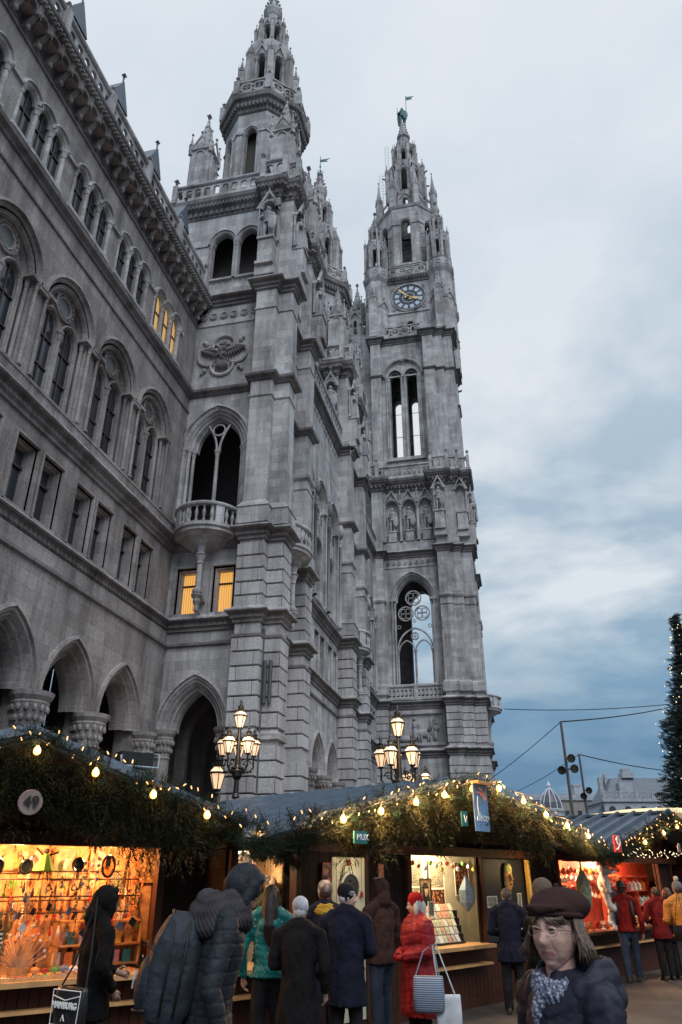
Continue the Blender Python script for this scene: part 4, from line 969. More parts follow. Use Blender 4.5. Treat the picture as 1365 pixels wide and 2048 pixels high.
mb=ostage(x,y,.95,58.4,62.6,.2,58.8,61.0,k=1.3,butt=.24,btop=.9,gab=.8,hood=False); TUR.append(part(mb,'turret_lantern',ST))
mb=ostage(x,y,.55,62.4,65.0,.13,62.9,64.0,k=1.3,butt=.16,btop=.85,gab=.5,hood=False); mb.lathe([(.95,62.3),(.6,62.7),(.55,62.8)],(x,y,0),8,ph=PI/8)
mb.lathe([(.6,65.0),(.35,65.3),(.05,67.2)],(x,y,0),8,ph=PI/8); finial(mb,x,y,66.8,.55)
for i in range(8): a=2*PI*i/8; crockets(mb,(x+.5*math.cos(a),y+.5*math.sin(a),65.2),(x,y,67.0),4,.09)
TUR.append(part(mb,'turret_spire',ST))
for (tx,ty) in tur[1:]:
    for o in TUR: shift(o,tx-tur[0][0],ty-tur[0][1])
mb=MB(); mb.sweep([(-8.0,57.2),(-3.7,57.2)],[(0,56.4),(.1,56.5),(.14,56.8),(.34,57.0),(.38,57.2),(.1,57.3)]); dent(mb,[(-8.0,57.2),(-3.7,57.2)],56.75,57.0,.12,.2,.3,out=.1); part(mb,'cornice',SD)
mb=MB(); tracery_rail(mb,[(-8.0,57.0),(-3.7,57.0)],57.35,58.6,False,0); mb.box(-8.9,-2.8,57.2,64.6,57.3,57.42); part(mb,'tracery_balustrade',ST)
# clock
fc=Fr((-8.9,57.2),(-2.8,57.2)); cu,cz,cr_=3.02,54.45,1.62
m=MB(); n=40
ringm(m,fc,cu,cz,[(cr_+.16,0),(cr_+.16,.12),(cr_+.04,.16),(cr_,.06)],n)
for a in (PI/4,3*PI/4,5*PI/4,7*PI/4): ringm(m,fc,cu+2.1*math.cos(a),cz+1.9*math.sin(a),[(.22,0),(.22,.08),(.12,.08),(.1,.02),(.02,.1)],10)
fbox(m,fc,.9,5.1,cz-1.98,cz-1.86,0,.1); clk=part(m,'clock',ST)
m=MB(); m.add([fc.p(cu+cr_*math.cos(2*PI*i/n),cz+cr_*math.sin(2*PI*i/n),.05) for i in range(n)],[tuple(range(n))]); q=m.obj('dial',pm('dark_blue_dial',(.02,.03,.05),rough=.5)); q.parent=clk
m=MB()
for i in range(12):     # pale enamel fields between dark numerals
    a0,a1=2*PI*(i+.17)/12,2*PI*(i+.83)/12
    vs=[fc.p(cu+r*math.cos(a),cz+r*math.sin(a),.065) for r,a in [(.98,a0+(a1-a0)*j/4) for j in range(5)]+[(1.42,a1-(a1-a0)*j/4) for j in range(5)]]
    m.add(vs,[tuple(range(10))])
for i in range(60): a=2*PI*(i+.5)/60; m.cbox(fc.p(cu+1.52*math.cos(a),cz+1.52*math.sin(a),.065),(.05,.01,.05))
n=24; 
for r0,r1 in ((.58,.64),): ringm(m,fc,cu,cz,[(r1,.065),(r0,.066)],n)
q=m.obj('numeral_field',pm('pale_enamel',(.50,.60,.72),rough=.5,var=.05)); q.parent=clk
GLD=pm('gilded_metal',(.85,.62,.28),rough=.45,var=.05)
def hand(a,L,w):
    m=MB(); d=Vector((math.cos(a),math.sin(a))); nn=Vector((-d.y,d.x)); pts=[(-.4,.1),(-.3,.18),(-.1,.07),(.1,.12),(L*.45,w*.5),(L*.5,w*1.4),(L*.58,w*.6),(L*.8,w*1.5),(L,0)]
    out=[(d*u+nn*v) for u,v in pts]+[(d*u-nn*v) for u,v in reversed(pts[:-1])]; k=len(out)
    m.add([fc.p(cu+q.x,cz+q.y,.1) for q in out]+[fc.p(cu+q.x,cz+q.y,.15) for q in out],[tuple(range(k)),tuple(range(2*k-1,k-1,-1))]+[(i,(i+1)%k,k+(i+1)%k,k+i) for i in range(k)])
    q=m.obj('clock_hand',GLD); q.parent=clk
hand(R(131),1.55,.1); hand(R(-18),1.05,.14)
# central octagon and open spire
C8=octa(CX,CY,3.35)
mb=ostage(CX,CY,3.35,57.4,68.2,.52,59.6,65.2,k=1.3,depth=.5,hood=True); bandgap(mb,C8,65.2,.75,.08,.15)
mb.sweep(C8,[(0,67.6),(.1,67.7),(.2,68.0),(0,68.2),(-.9,68.9)],True); mb.sweep(C8,[(0,59.2),(.1,59.25),(.1,59.5),(0,59.55)],True)
part(mb,'octagon_wall',ST)
for z in (61.5,63.5): 
    m=MB(); m.tube([(CX-3,CY-3.2,z),(CX+3,CY-3.2,z)],.04,4); part(m,'tie_rod',IRN)
for (x,y) in octa(CX,CY,3.1):
    mb=MB(); pinnacle(mb,x,y,67.9,.62,3.2,3.4,4,rot=math.atan2(y-CY,x-CX)+PI/4,cr=4); d=Vector((x-CX,y-CY)).normalized(); mb.tube([(x-d.x*.1,y-d.y*.1,69.6),(x-d.x*.9,y-d.y*.9,71.2)],.12,5); part(mb,'flying_pinnacle',ST)
mb=ostage(CX,CY,2.05,68.3,71.6,.3,69.2,70.4,k=1.2,gab=.9,hood=False); part(mb,'lantern_stage',ST)
mb=ostage(CX,CY,1.95,71.4,77.2,.34,72.2,75.3,k=1.3,butt=.36,btop=.88,gab=1.1); part(mb,'lantern_stage',ST)
mb=ostage(CX,CY,1.2,77.0,81.3,.26,77.8,79.6,k=1.3,butt=.28,btop=.85,gab=.9); mb.lathe([(1.9,76.9),(1.4,77.3),(1.2,77.5)],(CX,CY,0),8,ph=PI/8); part(mb,'lantern_stage',ST)
mb=MB(); mb.lathe([(1.1,81.0),(.75,81.5),(.62,82.4),(.62,83.0),(.8,83.2),(.82,83.5),(.62,83.8),(.5,84.6),(.36,85.4),(.4,85.6),(.4,85.9),(.25,86.1)],(CX,CY,0),10)
for i in range(8): a=2*PI*i/8; crockets(mb,(CX+.72*math.cos(a),CY+.72*math.sin(a),81.6),(CX+.6*math.cos(a),CY+.6*math.sin(a),83.2),3,.1); crockets(mb,(CX+.7*math.cos(a),CY+.7*math.sin(a),83.5),(CX+.35*math.cos(a),CY+.35*math.sin(a),85.6),4,.1)
for (x,y) in octa(CX,CY,1.1): pinnacle(mb,x,y,80.0,.22,1.0,.9,4,niche=False,cr=3)
part(mb,'spire_cap',ST)
kn=statue(CX,CY,86.0,3.1,0,0,mat=1,name='standard_bearer'); kn.data=kn.data.copy(); kn.data.materials[0]=COP
m=MB(); m.tube([(CX+.55,CY-.3,86.4),(CX+.6,CY-.3,90.9)],.04,5); m.add([(CX+.6,CY-.3,90.7),(CX+1.7,CY-.3,90.55),(CX+1.3,CY-.3,90.3),(CX+1.4,CY-.3,90.0),(CX+.6,CY-.3,90.0)],[(0,1,2,3,4)]); part(m,'banner',COP)
# gargoyles
mb=MB()
for (x,y) in octa(CX,CY,2.15)+[(-2.1,57),(-2.1,64)]:
    z=75.5 if abs(x-CX)<3 else 47.0
    mb=MB(); d=Vector((x-CX,y-CY)).normalized() if z>50 else Vector((1,0)); mb.tube([(x,y,z),(x+d.x*.4,y+d.y*.4,z+.05),(x+d.x*.55,y+d.y*.55,z+.12)],[.12,.1,.07],6); part(mb,'gargoyle',SD)
# scaffold on the left of the spire
m=MB()
for x in (-8.9,-8.5,-8.1,-7.7): m.tube([(x,60.2,71),(x,60.2,81.5 if x>-8.3 else 77.0)],.022,4)
for k in range(22):
    z=71+.5*k; m.tube([(-8.9 if z<77 else -8.1,60.2,z),(-7.7,60.2,z)],.014,4)
part(m,'scaffold',pm('pale_scaffold',(.45,.5,.55),rough=.5))
# the small turret seen between second bell tower and clock tower
mb=MB(); o8=octa(-12.0,61.5,1.4); level(mb,o8,30,56.5,{i:[dict(c=.58,h=.17,sill=53.2,spring=54.9,kind='pointed',k=1.3,n=3)] for i in range(8)},True,.25)
for z in (45.0,48.8,52.0): mb.sweep(o8,[(0,z-.2),(.14,z),(0,z+.2)],True)
for f in segs(o8,True): gablet(mb,f,f.L/2,f.L*.5,55.2,.9,.02,.12,2)
pinnacle(mb,-12.0,61.5,56.0,1.5,1.2,3.6,8,niche=False,cr=5)
for x,y in o8: pinnacle(mb,x,y,54.5,.25,1.2,1.2,4,niche=False,cr=2)
mb.box(-12,-9.3,59,64,30,52.0); mb.box(-11.5,-9.3,58.2,64,30,44.8)
part(mb,'stair_turret',ST)
# ================================================================= GROUND
YW=R(12.7)
def W(U,Z): return (U*math.cos(YW)-Z*math.sin(YW),U*math.sin(YW)+Z*math.cos(YW))
ASP=pm('worn_asphalt',(.06,.054,.052),rough=.8,spec=.2,vs=.9,var=.3,bump=.5,bs=55)
mb=MB(); mb.add([(-600,-600,0),(600,-600,0),(600,600,0),(-600,600,0)],[(0,1,2,3)]); tag(mb.obj('square_pavement',ASP),kind='structure')
mb=MB(); mb.box(-8.0,-1,10,50,0,.13) if False else mb.box(-14,-6.2,20.5,70,.0,.14); tag(mb.obj('kerb_terrace',pm('granite_slabs',(.16,.155,.15),vs=6)),kind='structure')
# ================================================================= MATERIALS
WOOD=pm('dark_stained_wood',(.018,.008,.006),rough=.7,spec=.15,vs=5,bump=.3,bs=30)
WOODR=pm('red_brown_wood',(.055,.018,.009),rough=.6,spec=.2,vs=5,bump=.3,bs=30)
PINE=pm('raw_pine',(.55,.30,.12),rough=.6,vs=6)
PLY=pm('pale_plywood',(.60,.34,.17),rough=.7,vs=9,var=.3)
CRM=pm('cream_panel',(.75,.68,.52),rough=.7,vs=4,var=.12)
REDW=pm('red_painted_wood',(.6,.09,.04),rough=.5)
RF=pm('blue_grey_metal_roof',(.12,.155,.20),rough=.42,metal=.35,vs=3,var=.12)
FIR=pm('fir_needles',(.026,.027,.013),rough=.7,spec=.15,vs=12,var=.35)
FIR2=pm('blue_green_fir_needles',(.012,.034,.024),rough=.7,spec=.2,vs=12,var=.3)
BULB=pm('glowing_warm_bulb',(1,.8,.5),var=0,emit=(1,.47,.11),es=2.4)
FAIRY=pm('glowing_fairy_light',(1,.8,.5),var=0,emit=(1,.47,.12),es=1.5)
CABLE=pm('black_cable',(.01,.01,.01),var=0)
BRS=pm('black_socket',(.02,.015,.012),var=0,rough=.4)
# ---- fir twig clusters
def twig_arrays(seed,L=.26,nn=34,nl=.035,nw=.0035):
    rg=random.Random(seed); v=[];f=[]
    v+=[(0,0,0),(.004,0,0),(0,0,-L)]; f.append((0,1,2))
    side=[(0,0)]
    stems=[((0,0,0),(0,0,-1),L,nn)]
    for s in (-1,1):
        for t in (.25,.5): stems.append(((0,0,-L*t),(s*.62,rg.uniform(-.3,.3),-.75),L*(.55-.3*t),nn//3))
    for (o,d,l,n) in stems:
        d=Vector(d).normalized(); o=Vector(o); x=d.cross(Vector((.1,1,.05))).normalized(); y=d.cross(x)
        for i in range(n):
            t=(i+.5)/n; a=rg.uniform(0,6.28); p=o+d*(l*t); q=(d*.75+(x*math.cos(a)+y*math.sin(a))).normalized()*nl*rg.uniform(.7,1.1)
            w=q.cross(d).normalized()*nw; k=len(v); v+=[tuple(p-w),tuple(p+w),tuple(p+q)]; f.append((k,k+1,k+2))
    return np.array(v),np.array(f)
TW=[twig_arrays(i) for i in range(5)]
def scatter(name,places,mats,parent=None,twigs=TW):
    V=[];F_=[];MI=[];o=0
    for (p,rz,rx,ry,sc,mi) in places:
        v,f=twigs[random.randrange(len(twigs))]
        M=np.array((Matrix.Rotation(rz,3,'Z')@Matrix.Rotation(rx,3,'X')@Matrix.Rotation(ry,3,'Y')))
        V.append((v*sc)@M.T+np.array(p)); F_.append(f+o); MI.append(np.full(len(f),mi)); o+=len(v)
    V=np.concatenate(V).astype('f'); F_=np.concatenate(F_).astype('i'); MI=np.concatenate(MI).astype('i')
    me=bpy.data.meshes.new(name); me.vertices.add(len(V)); me.vertices.foreach_set('co',V.ravel()); me.loops.add(len(F_)*3); me.loops.foreach_set('vertex_index',F_.ravel())
    me.polygons.add(len(F_)); me.polygons.foreach_set('loop_start',np.arange(len(F_),dtype='i')*3); me.polygons.foreach_set('loop_total',np.full(len(F_),3,dtype='i'))
    for m in mats: me.materials.append(m)
    me.polygons.foreach_set('material_index',MI); me.update(); me.validate()
    ob=bpy.data.objects.new(name,me); COL.objects.link(ob)
    if parent: ob.parent=parent
    return ob
# ================================================================= STALLS
S=1.28
def zz(z): return 1.74+(z-1.74)*S
CT,OT=zz(1.03),zz(2.0)          # counter and top of the opening
class Stall:
    def __init__(s,b,d):
        x,y=W(b[0]*S,b[1]*S); dx,dy=W(*d); s.rz=math.atan2(dy,dx); s.loc=(x,y,0)
        s.M=Matrix.Translation((x,y,0))@Matrix.Rotation(s.rz,4,'Z')
    def put(s,o,x,y,z,rz=0,sc=None):
        p=s.M@Vector((x,y,z)); o.location=p; o.rotation_euler=(0,0,s.rz+rz)
        if sc: o.scale=(sc,)*3
        return o
S1=Stall((-2.77,6.7),(.797,.604)); S2=Stall((1.245,10.1),(.67,.742))
def plight(name,col,en,r,parent,loc):
    l=bpy.data.lights.new(name,'POINT'); l.energy=en; l.color=col; l.shadow_soft_size=r; o=bpy.data.objects.new(name,l); COL.objects.link(o); o.parent=parent; o.location=loc; return o
def build_stall(st,name,label,x0,x1,opens,ax,ea0,ea1,fwd,deep=4.5,az_=None,ez=None,inner=PLY,ri=1.3,boards=WOOD):
    t=thing(name,label,'market stall',st.loc,st.rz)
    az_=az_ or zz(2.78); ez=ez or zz(2.08)
    # plank front below the counter
    m=MB(); n=int((x1-x0)/.11)
    for i in range(n): m.box(x0+i*.11+.004,x0+i*.11+.106,0,.03,0,CT-.06)
    m.box(x0,x1,.03,.06,0,CT-.06); m.box(x0,x1,-.04,0,0,.1)
    m.obj('plank_front',WOODR,t)
    m=MB(); 
    for i in range(int((x1-x0)/.2)): 
        xx=x0+i*.2; c=xx+.1
        if not any(a<c<b for a,b in opens): m.box(xx+.004,min(xx+.196,x1),0,.03,CT-.06,OT+.02)
    m.obj('wall_board',boards,t)
    m=MB(); m.box(x0-.1,x1,-.12,.06,OT,OT+.13); m.obj('lintel_beam',WOODR,t)
    m=MB(); m.box(x0,x1,-.02,.04,OT+.13,ez+.05); m.add([(ea0,-.02,ez),(ea1,-.02,ez),(ax,-.02,az_)],[(0,1,2)]); m.obj('gable_board',boards,t)
    for a,b in opens:
        m=MB(); m.box(a,b,-.24,.5,CT-.05,CT); m.obj('counter',PINE if inner is not REDW else WOODR,t)
        m=MB(); m.box(a,b,-.16,0,zz(.83)-.03,zz(.83)); m.obj('ledge',PINE,t)
        for x in (a-.035,b+.035):
            m=MB(); m.box(x-.045,x+.045,-.06,.06,CT-.06,OT); m.obj('post',WOODR,t)
    m=MB(); m.box(x0,x0+.04,0,deep-.3,0,ez); m.box(x1-.04,x1,0,deep-.3,0,ez); m.box(x0,x1,deep-.34,deep-.3,0,ez); m.obj('side_wall',boards,t)
    for a,b in opens:
        m=MB(); m.box(max(x0+.05,a-.3),b+2.2*ri,ri,ri+.03,CT-.3,OT+.25); m.obj('back_panel',inner,t)
        m=MB(); m.box(b+1.9*ri,b+1.9*ri+.03,.1,ri,CT-.3,OT+.2); m.obj('side_panel',inner,t)
    m=MB(); m.box(x0+.05,x1+ri,.06,ri+.05,OT+.21,OT+.24); m.obj('ceiling_board',boards,t)
    # standing seam roof
    m=MB(); y0,y1=-fwd,deep
    for (xa,za,xb,zb) in ((ax,az_+.05,ea0,ez),(ax,az_+.05,ea1,ez)):
        m.add([(xa,y0,za),(xb,y0,zb),(xb,y1,zb),(xa,y1,za),(xa,y0,za-.05),(xb,y0,zb-.05),(xb,y1,zb-.05),(xa,y1,za-.05)],[(0,1,2,3),(4,5,6,7),(0,1,5,4),(1,2,6,5),(2,3,7,6)])
        k=int((y1-y0)/.40)
        for i in range(k+1):
            y=y0+i*(y1-y0)/k; L=math.hypot(xb-xa,zb-za)
            m.add([(xa,y-.03,za),(xb,y-.03,zb),(xb,y+.03,zb),(xa,y+.03,za),(xa,y-.016,za+.10),(xb,y-.016,zb+.10),(xb,y+.016,zb+.10),(xa,y+.016,za+.10)],[(0,1,5,4),(3,2,6,7),(4,5,6,7),(1,2,6,5)])
    m.cbox((ax,(y0+y1)/2,az_+.08),(.2,y1-y0,.05)); m.obj('metal_roof',RF,t)
    m=MB()
    for (xb,zb) in ((ea0,ez),(ea1,ez)):
        d=Vector((xb-ax,0,zb-az_)).normalized(); m.add([(ax,-fwd-.02,az_-.0),(xb,-fwd-.02,zb-.03),(xb,-fwd-.02,zb-.17),(ax,-fwd-.02,az_-.15),(ax,-fwd+.03,az_-.0),(xb,-fwd+.03,zb-.03),(xb,-fwd+.03,zb-.17),(ax,-fwd+.03,az_-.15)],[(0,1,2,3),(7,6,5,4),(0,4,5,1),(3,2,6,7),(1,5,6,2)])
    m.obj('bargeboard',WOODR,t)
    m=MB()
    for xb in (ea0+.25,ax,ea1-.25): m.box(xb-.05,xb+.05,-fwd,0,ez-.12 if xb!=ax else az_-.3,ez-.02 if xb!=ax else az_-.2)
    m.obj('bracket_beam',WOODR,t)
    return t
def roofz(x,ax,ea0,ea1,az_,ez): return az_-(az_-ez)*((ax-x)/(ax-ea0) if x<ax else (x-ax)/(ea1-ax))
def garland(st,label,ax,ea0,ea1,fwd,n,x0=None,x1=None,low=.5,thick=.16,az_=None,ez=None,g=FIR,lowf=None):
    az_=az_ or zz(2.78); ez=ez or zz(2.08); pl=[]
    x0=ea0 if x0 is None else x0; x1=ea1 if x1 is None else x1; rg=random.Random(int(n+ax*10))
    for i in range(n):
        x=rg.uniform(x0,x1)
        if noise.noise(Vector((x*3.1,n*.01,0)))<-.12 and rg.random()<.55: continue
        rz_=roofz(x,ax,ea0,ea1,az_,ez)
        if rg.random()<.42:   # thick roll along the rake
            a=rg.uniform(0,6.28); rr=rg.uniform(.2,1)*thick; z=rz_-.03+rr*math.sin(a); y=-fwd-.05+rr*math.cos(a)
            pl.append(((x,y,z),rg.uniform(0,6.28),rg.uniform(-1.2,1.2)+(2.2 if rg.random()<.5 else 0),rg.uniform(-1,1),rg.uniform(.55,.95),1 if rg.random()<.5 else 0))
        else:                  # hanging boughs
            L=lowf(x) if lowf else low; z=rz_-.06-rg.random()*L; y=-fwd-.06-rg.random()*.09+.05*math.sin(x*7)
            pl.append(((x,y,z),rg.uniform(-.6,.6),rg.uniform(-.35,.25),rg.uniform(-.45,.45),(rg.uniform(.8,1.35)*(1.9 if rg.random()<.035 else 1)) if L>.13 else rg.uniform(.35,.6),0))
    o=scatter('fir_garland',pl,[g,FIR2]); o.location=st.loc; o.rotation_euler=(0,0,st.rz)
    tag(o,label,'garland'); return o
def bulb_string(st,label,pts,fwd,power=2.2,group=None):
    t=thing('bulb_string',label,'string lights',st.loc,st.rz)
    m=MB(); P=[]
    for i,(x,z) in enumerate(pts):
        P.append((x,-fwd-.2,z+.1)); 
        if i<len(pts)-1: P.append(((x+pts[i+1][0])/2,-fwd-.18,(z+pts[i+1][1])/2+.05))
    m.tube(P,.008,4); m.obj('cable',CABLE,t)
    src=None
    for x,z in pts:
        if src is None:
            m=MB(); m.lathe([(0,-.065),(.02,-.06),(.034,-.045),(.039,-.022),(.034,0),(.02,.02),(.014,.032)],(0,0,0),12); b=m.obj('bulb',BULB,t,True); m=MB(); m.lathe([(.016,.03),(.018,.04),(.018,.085),(.012,.095)],(0,0,0),8); q=m.obj('socket',BRS,b); src=b
        else: b=dup(src,t)
        b.location=(x,-fwd-.2,z); plight('bulb_light',(1,.56,.2),power,.05,t,(x,-fwd-.26,z-.02))
    return t
def fairy(st,label,fn,n,seed=1,r=.0075,mat=None):
    rg=random.Random(seed); t=thing('fairy_lights',label,'string lights',st.loc,st.rz); P=[fn(i/(n-1),rg) for i in range(n)]
    m=MB(); m.tube(P,.003,3); m.obj('wire',CABLE,t); src=None
    for p in P:
        if src is None: m=MB(); m.lathe([(0,-.024),(r,-.012),(r,.012),(.003,.024)],(0,0,0),6); b=m.obj('bulb',mat or FAIRY,t); src=b
        else: b=dup(src,t)
        b.location=p; b.rotation_euler=(rg.uniform(-1,1),rg.uniform(-1,1),0)
    return t
X=lambda t:t*S
# stall 1
A1=dict(ax=X(-.1),ea0=X(-2.4),ea1=X(2.3)); FW1=.62
build_stall(S1,'market_stall','dark wooden stall number 49 at the left, its lit opening crowded with carved trinkets','',) if False else build_stall(S1,'market_stall','dark wooden stall number 49 at the left, its lit opening crowded with trinkets',X(-2.2),X(2.12),[(X(-1.6),X(1.36))],fwd=FW1,ri=.95,**A1)
garland(S1,'fir garland hanging over the gable of stall number 49 at the left',fwd=FW1,n=3300,x0=X(-1.3),x1=A1['ea1']+.3,thick=.13,lowf=lambda x:.48 if x<.9 else max(.1,.48-.3*(x-.9)),**A1)
bulb_string(S1,'string of large glowing bulbs along the dark fir gable of stall number 49',[(X(a),zz(b)) for a,b in [(-.62,2.56),(-.07,2.68),(.43,2.55),(.96,2.41),(1.49,2.27),(2.04,2.12)]],FW1,4)
fairy(S1,'fairy lights twined in the dark garland of stall number 49',lambda t,rg:(X(-.5)+t*X(2.85),-FW1-.2+rg.uniform(-.03,.06),roofz(X(-.5)+t*X(2.85),A1['ax'],A1['ea0'],A1['ea1'],zz(2.78),zz(2.08))+rg.uniform(-.06,.16)),40,3)
# stall 2
A2_=dict(ax=X(-.2),ea0=X(-3.5),ea1=X(3.42)); FW2=.77
build_stall(S2,'market_stall','wide wooden stall in the middle, selling mirrors, prints and rows of cards',X(-3.45),X(2.86),[(X(-3.36),X(-2.56)),(X(-.69),X(.82))],fwd=FW2,inner=CRM,ri=.75,**A2_)
garland(S2,'wide fir garland lit orange by bulbs on the gable of the middle stall',fwd=FW2,n=5600,x0=A2_['ea0']-.35,thick=.15,lowf=lambda x:.05 if x<X(-2.5) else (.15 if x<X(-1.2) else (.34 if x<X(1.4) else .12)),**A2_)
bulb_string(S2,'string of large glowing bulbs along both slopes of the middle stall gable',[(X(a),zz(b)) for a,b in [(-2.67,2.27),(-2.1,2.37),(-1.5,2.5),(-.96,2.61),(-.37,2.72),(.23,2.77),(.82,2.66),(1.38,2.53),(1.96,2.42),(2.57,2.31)]],FW2,60)
fairy(S2,'fairy lights twined in the garland of the middle stall',lambda t,rg:(X(-3.3)+t*X(6.6),-FW2-.2+rg.uniform(-.03,.06),roofz(X(-3.3)+t*X(6.6),A2_['ax'],A2_['ea0'],A2_['ea1'],zz(2.78),zz(2.08))+rg.uniform(-.04,.2)),64,5)
# stall 3
A3=dict(ax=X(6.35),ea0=X(3.52),ea1=X(9.0))
build_stall(S2,'market_stall','wooden stall at the right with a red lit opening full of baubles',X(2.9),X(7.7),[(X(2.98),X(6.84))],fwd=FW2,inner=REDW,ri=.65,**A3)
garland(S2,'fir garland with dense fairy lights on the gable of the right stall',fwd=FW2,n=3000,x1=X(8.2),thick=.15,lowf=lambda x:.08,**A3)
bulb_string(S2,'string of large glowing bulbs on the gable of the right stall',[(X(a),zz(b)) for a,b in [(4.61,2.29),(5.49,2.46),(6.17,2.59),(6.9,2.5),(7.6,2.4)]],FW2,30)
fairy(S2,'fairy lights twined along the roof edge of the right stall',lambda t,rg:(X(3.6)+t*X(4.4),-FW2-.2+rg.uniform(-.05,.05),roofz(X(3.6)+t*X(4.4),A3['ax'],A3['ea0'],A3['ea1'],zz(2.78),zz(2.08))+rg.uniform(-.15,.2)),48,6)
fairy(S2,'pale fairy lights hanging low across the front of the right stall',lambda t,rg:(X(3.9)+t*X(4),-FW2-.18+rg.uniform(-.03,.03),zz(2.12)+rg.uniform(-.09,.09)),60,7,r=.006,mat=pm('glowing_pale_fairy_light',(1,.9,.7),var=0,emit=(1,.8,.5),es=1.3))
m=MB(); m.box(0,2.2,0,3,0,2.1); m.add([(-.2,-.5,2.1),(2.6,-.5,2.1),(1.2,-.5,2.75),(-.2,3,2.1),(2.6,3,2.1),(1.2,3,2.75)],[(0,1,2),(0,2,5,3),(1,4,5,2)])
t=thing('market_stall','far stall at the right edge, orange light in its opening','market stall'); m.obj('plank_wall',WOOD,t)
m=MB(); m.box(.3,1.8,-.03,0,.9,1.95); m.obj('lit_opening',pm('orange_lit_goods',(.8,.3,.1),emit=(1,.35,.1),es=1.2,vs=25,var=.5),t); S2.put(t,X(8.0),-.2,0)  # flat panel glows in place of lit goods
# ---- electric lamps inside the stalls
def stall_lamp(st,x,y,z,en,label,col=(1,.72,.38)):
    t=thing('stall_lamp',label,'lamp'); m=MB(); m.lathe([(.02,.0),(.09,-.05),(.11,-.09)],(0,0,.1),12); m.obj('lamp_shade',BRS,t); m=MB(); m.ball((0,0,.02),.035,8,6); m.obj('bulb',BULB,t)
    st.put(t,x,y,z); plight('warm_point_light',col,en,.08,t,(0,0,-.05)); return t
for i,(st,x,e,w,col) in enumerate([(S1,-.9,85,'left end of stall number 49',(1,.44,.15)),(S1,.2,85,'middle of stall number 49',(1,.44,.15)),(S1,1.3,85,'right end of stall number 49',(1,.44,.15)),(S2,X(-3.0),45,'mirror opening of the middle stall',(1,.8,.5)),(S2,X(-.3),55,'left half of the card window in the middle stall',(1,.78,.45)),(S2,X(.5),55,'right half of the card window in the middle stall',(1,.78,.45)),(S2,X(3.8),190,'left half of the red stall',(1,.58,.32)),(S2,X(5.8),190,'right half of the red stall',(1,.5,.26))]):
    stall_lamp(st,x,.35 if st is S1 else .4,OT+.06,e,'small ceiling lamp glowing in the '+w,col)
# ================================================================= LAMPS
def lantern(m,g,x,y,z,s=1.0):
    # six sided lantern: frame into m, glass into g ; z is the bottom
    m.lathe([(.05*s,0),(.09*s,.02*s),(.09*s,.05*s)],(x,y,z),6)
    g.lathe([(.085*s,.05*s),(.17*s,.36*s),(.19*s,.40*s),(.12*s,.50*s)],(x,y,z),6)
    for i in range(6):
        a=2*PI*i/6; m.tube([(x+.088*s*math.cos(a),y+.088*s*math.sin(a),z+.05*s),(x+.175*s*math.cos(a),y+.175*s*math.sin(a),z+.37*s),(x+.122*s*math.cos(a),y+.122*s*math.sin(a),z+.51*s)],.011*s,4)
    m.lathe([(.178*s,.355*s),(.21*s,.37*s),(.21*s,.395*s),(.18*s,.40*s)],(x,y,z),6)
    m.lathe([(.13*s,.5*s),(.14*s,.53*s),(.07*s,.56*s),(.075*s,.62*s),(.1*s,.65*s),(.05*s,.68*s),(.03*s,.74*s),(.05*s,.77*s),(.01*s,.86*s)],(x,y,z),6)
    for i in range(6): a=2*PI*i/6; m.ball((x+.15*s*math.cos(a),y+.15*s*math.sin(a),z+.55*s),.025*s,5,4)
LGL=pm('glowing_lamp_glass',(1,.85,.65),emit=(1,.60,.32),es=.85,var=.06,vs=9)
def candelabra(name,label,x,y,ztop,s=1.0,arms=5,group=None):
    t=thing(name,label,'street lamp',(x,y,0),.35,group); zc=ztop-.9*s
    m=MB(); zb=zc-1.5*s
    m.lathe([(.3*s,0),(.3*s,.3),(.22*s,.45),(.24*s,.8),(.14*s,1.0),(.1*s,1.2),(.075*s,zb-.4*s),(.12*s,zb-.35*s),(.08*s,zb-.25*s),(.07*s,zb+.1*s),(.15*s,zb+.2*s),(.17*s,zb+.35*s),(.09*s,zb+.5*s),(.06*s,zb+.9*s),(.05*s,zc)],(0,0,0),10)
    for i in range(10): a=2*PI*i/10; m.ball((.15*s*math.cos(a),.15*s*math.sin(a),zb+.42*s),.04*s,5,4)
    m.obj('pole',IRN,t)
    m=MB(); g=MB(); lantern(m,g,0,0,zc,s); q=m.obj('lantern',IRN,t); q2=g.obj('lamp_glass',LGL,q)
    for i in range(arms):
        a=2*PI*i/arms+.3; c,sn=math.cos(a),math.sin(a); m=MB(); P=[]
        for r,z in ((.06,.1),(.2,0),(.36,.02),(.47,.14),(.46,.3),(.47,.42)): P.append((r*s*c,r*s*sn,zb+(z+.32)*s))
        m.tube(P,.028*s,6)
        sp_=[]
        for k in range(14): b=k*.55; rr=.12*(1-k/16); sp_.append(((.27+rr*math.cos(b))*s*c,(.27+rr*math.cos(b))*s*sn,zb+(.55+rr*math.sin(b))*s))
        m.tube(sp_,.016*s,4)
        for k in range(3): m.ball(((.2+.1*k)*s*c,(.2+.1*k)*s*sn,zb+(.3+.02*k)*s),.035*s,5,4)
        m.obj('arm',IRN,t)
        m=MB(); g=MB(); lantern(m,g,.47*s*c,.47*s*sn,zb+.74*s,s*.95); q=m.obj('lantern',IRN,t); g.obj('lamp_glass',LGL,q)
    plight('warm_point_light',(1,.72,.42),60*s,.3,t,(0,-.9*s,zc-.1)); return t
def pxU(px,Z): return ((px-682.5)/1647*Z,Z)
x,y=W(*pxU(462,22)); candelabra('candelabra_lamp','ornate black street lamp with clustered glowing lanterns before the rusticated corner pier','' or 'x',) if False else candelabra('candelabra_lamp','ornate black street lamp with clustered glowing lanterns before the rusticated corner pier',x,y,6.55,1.0)
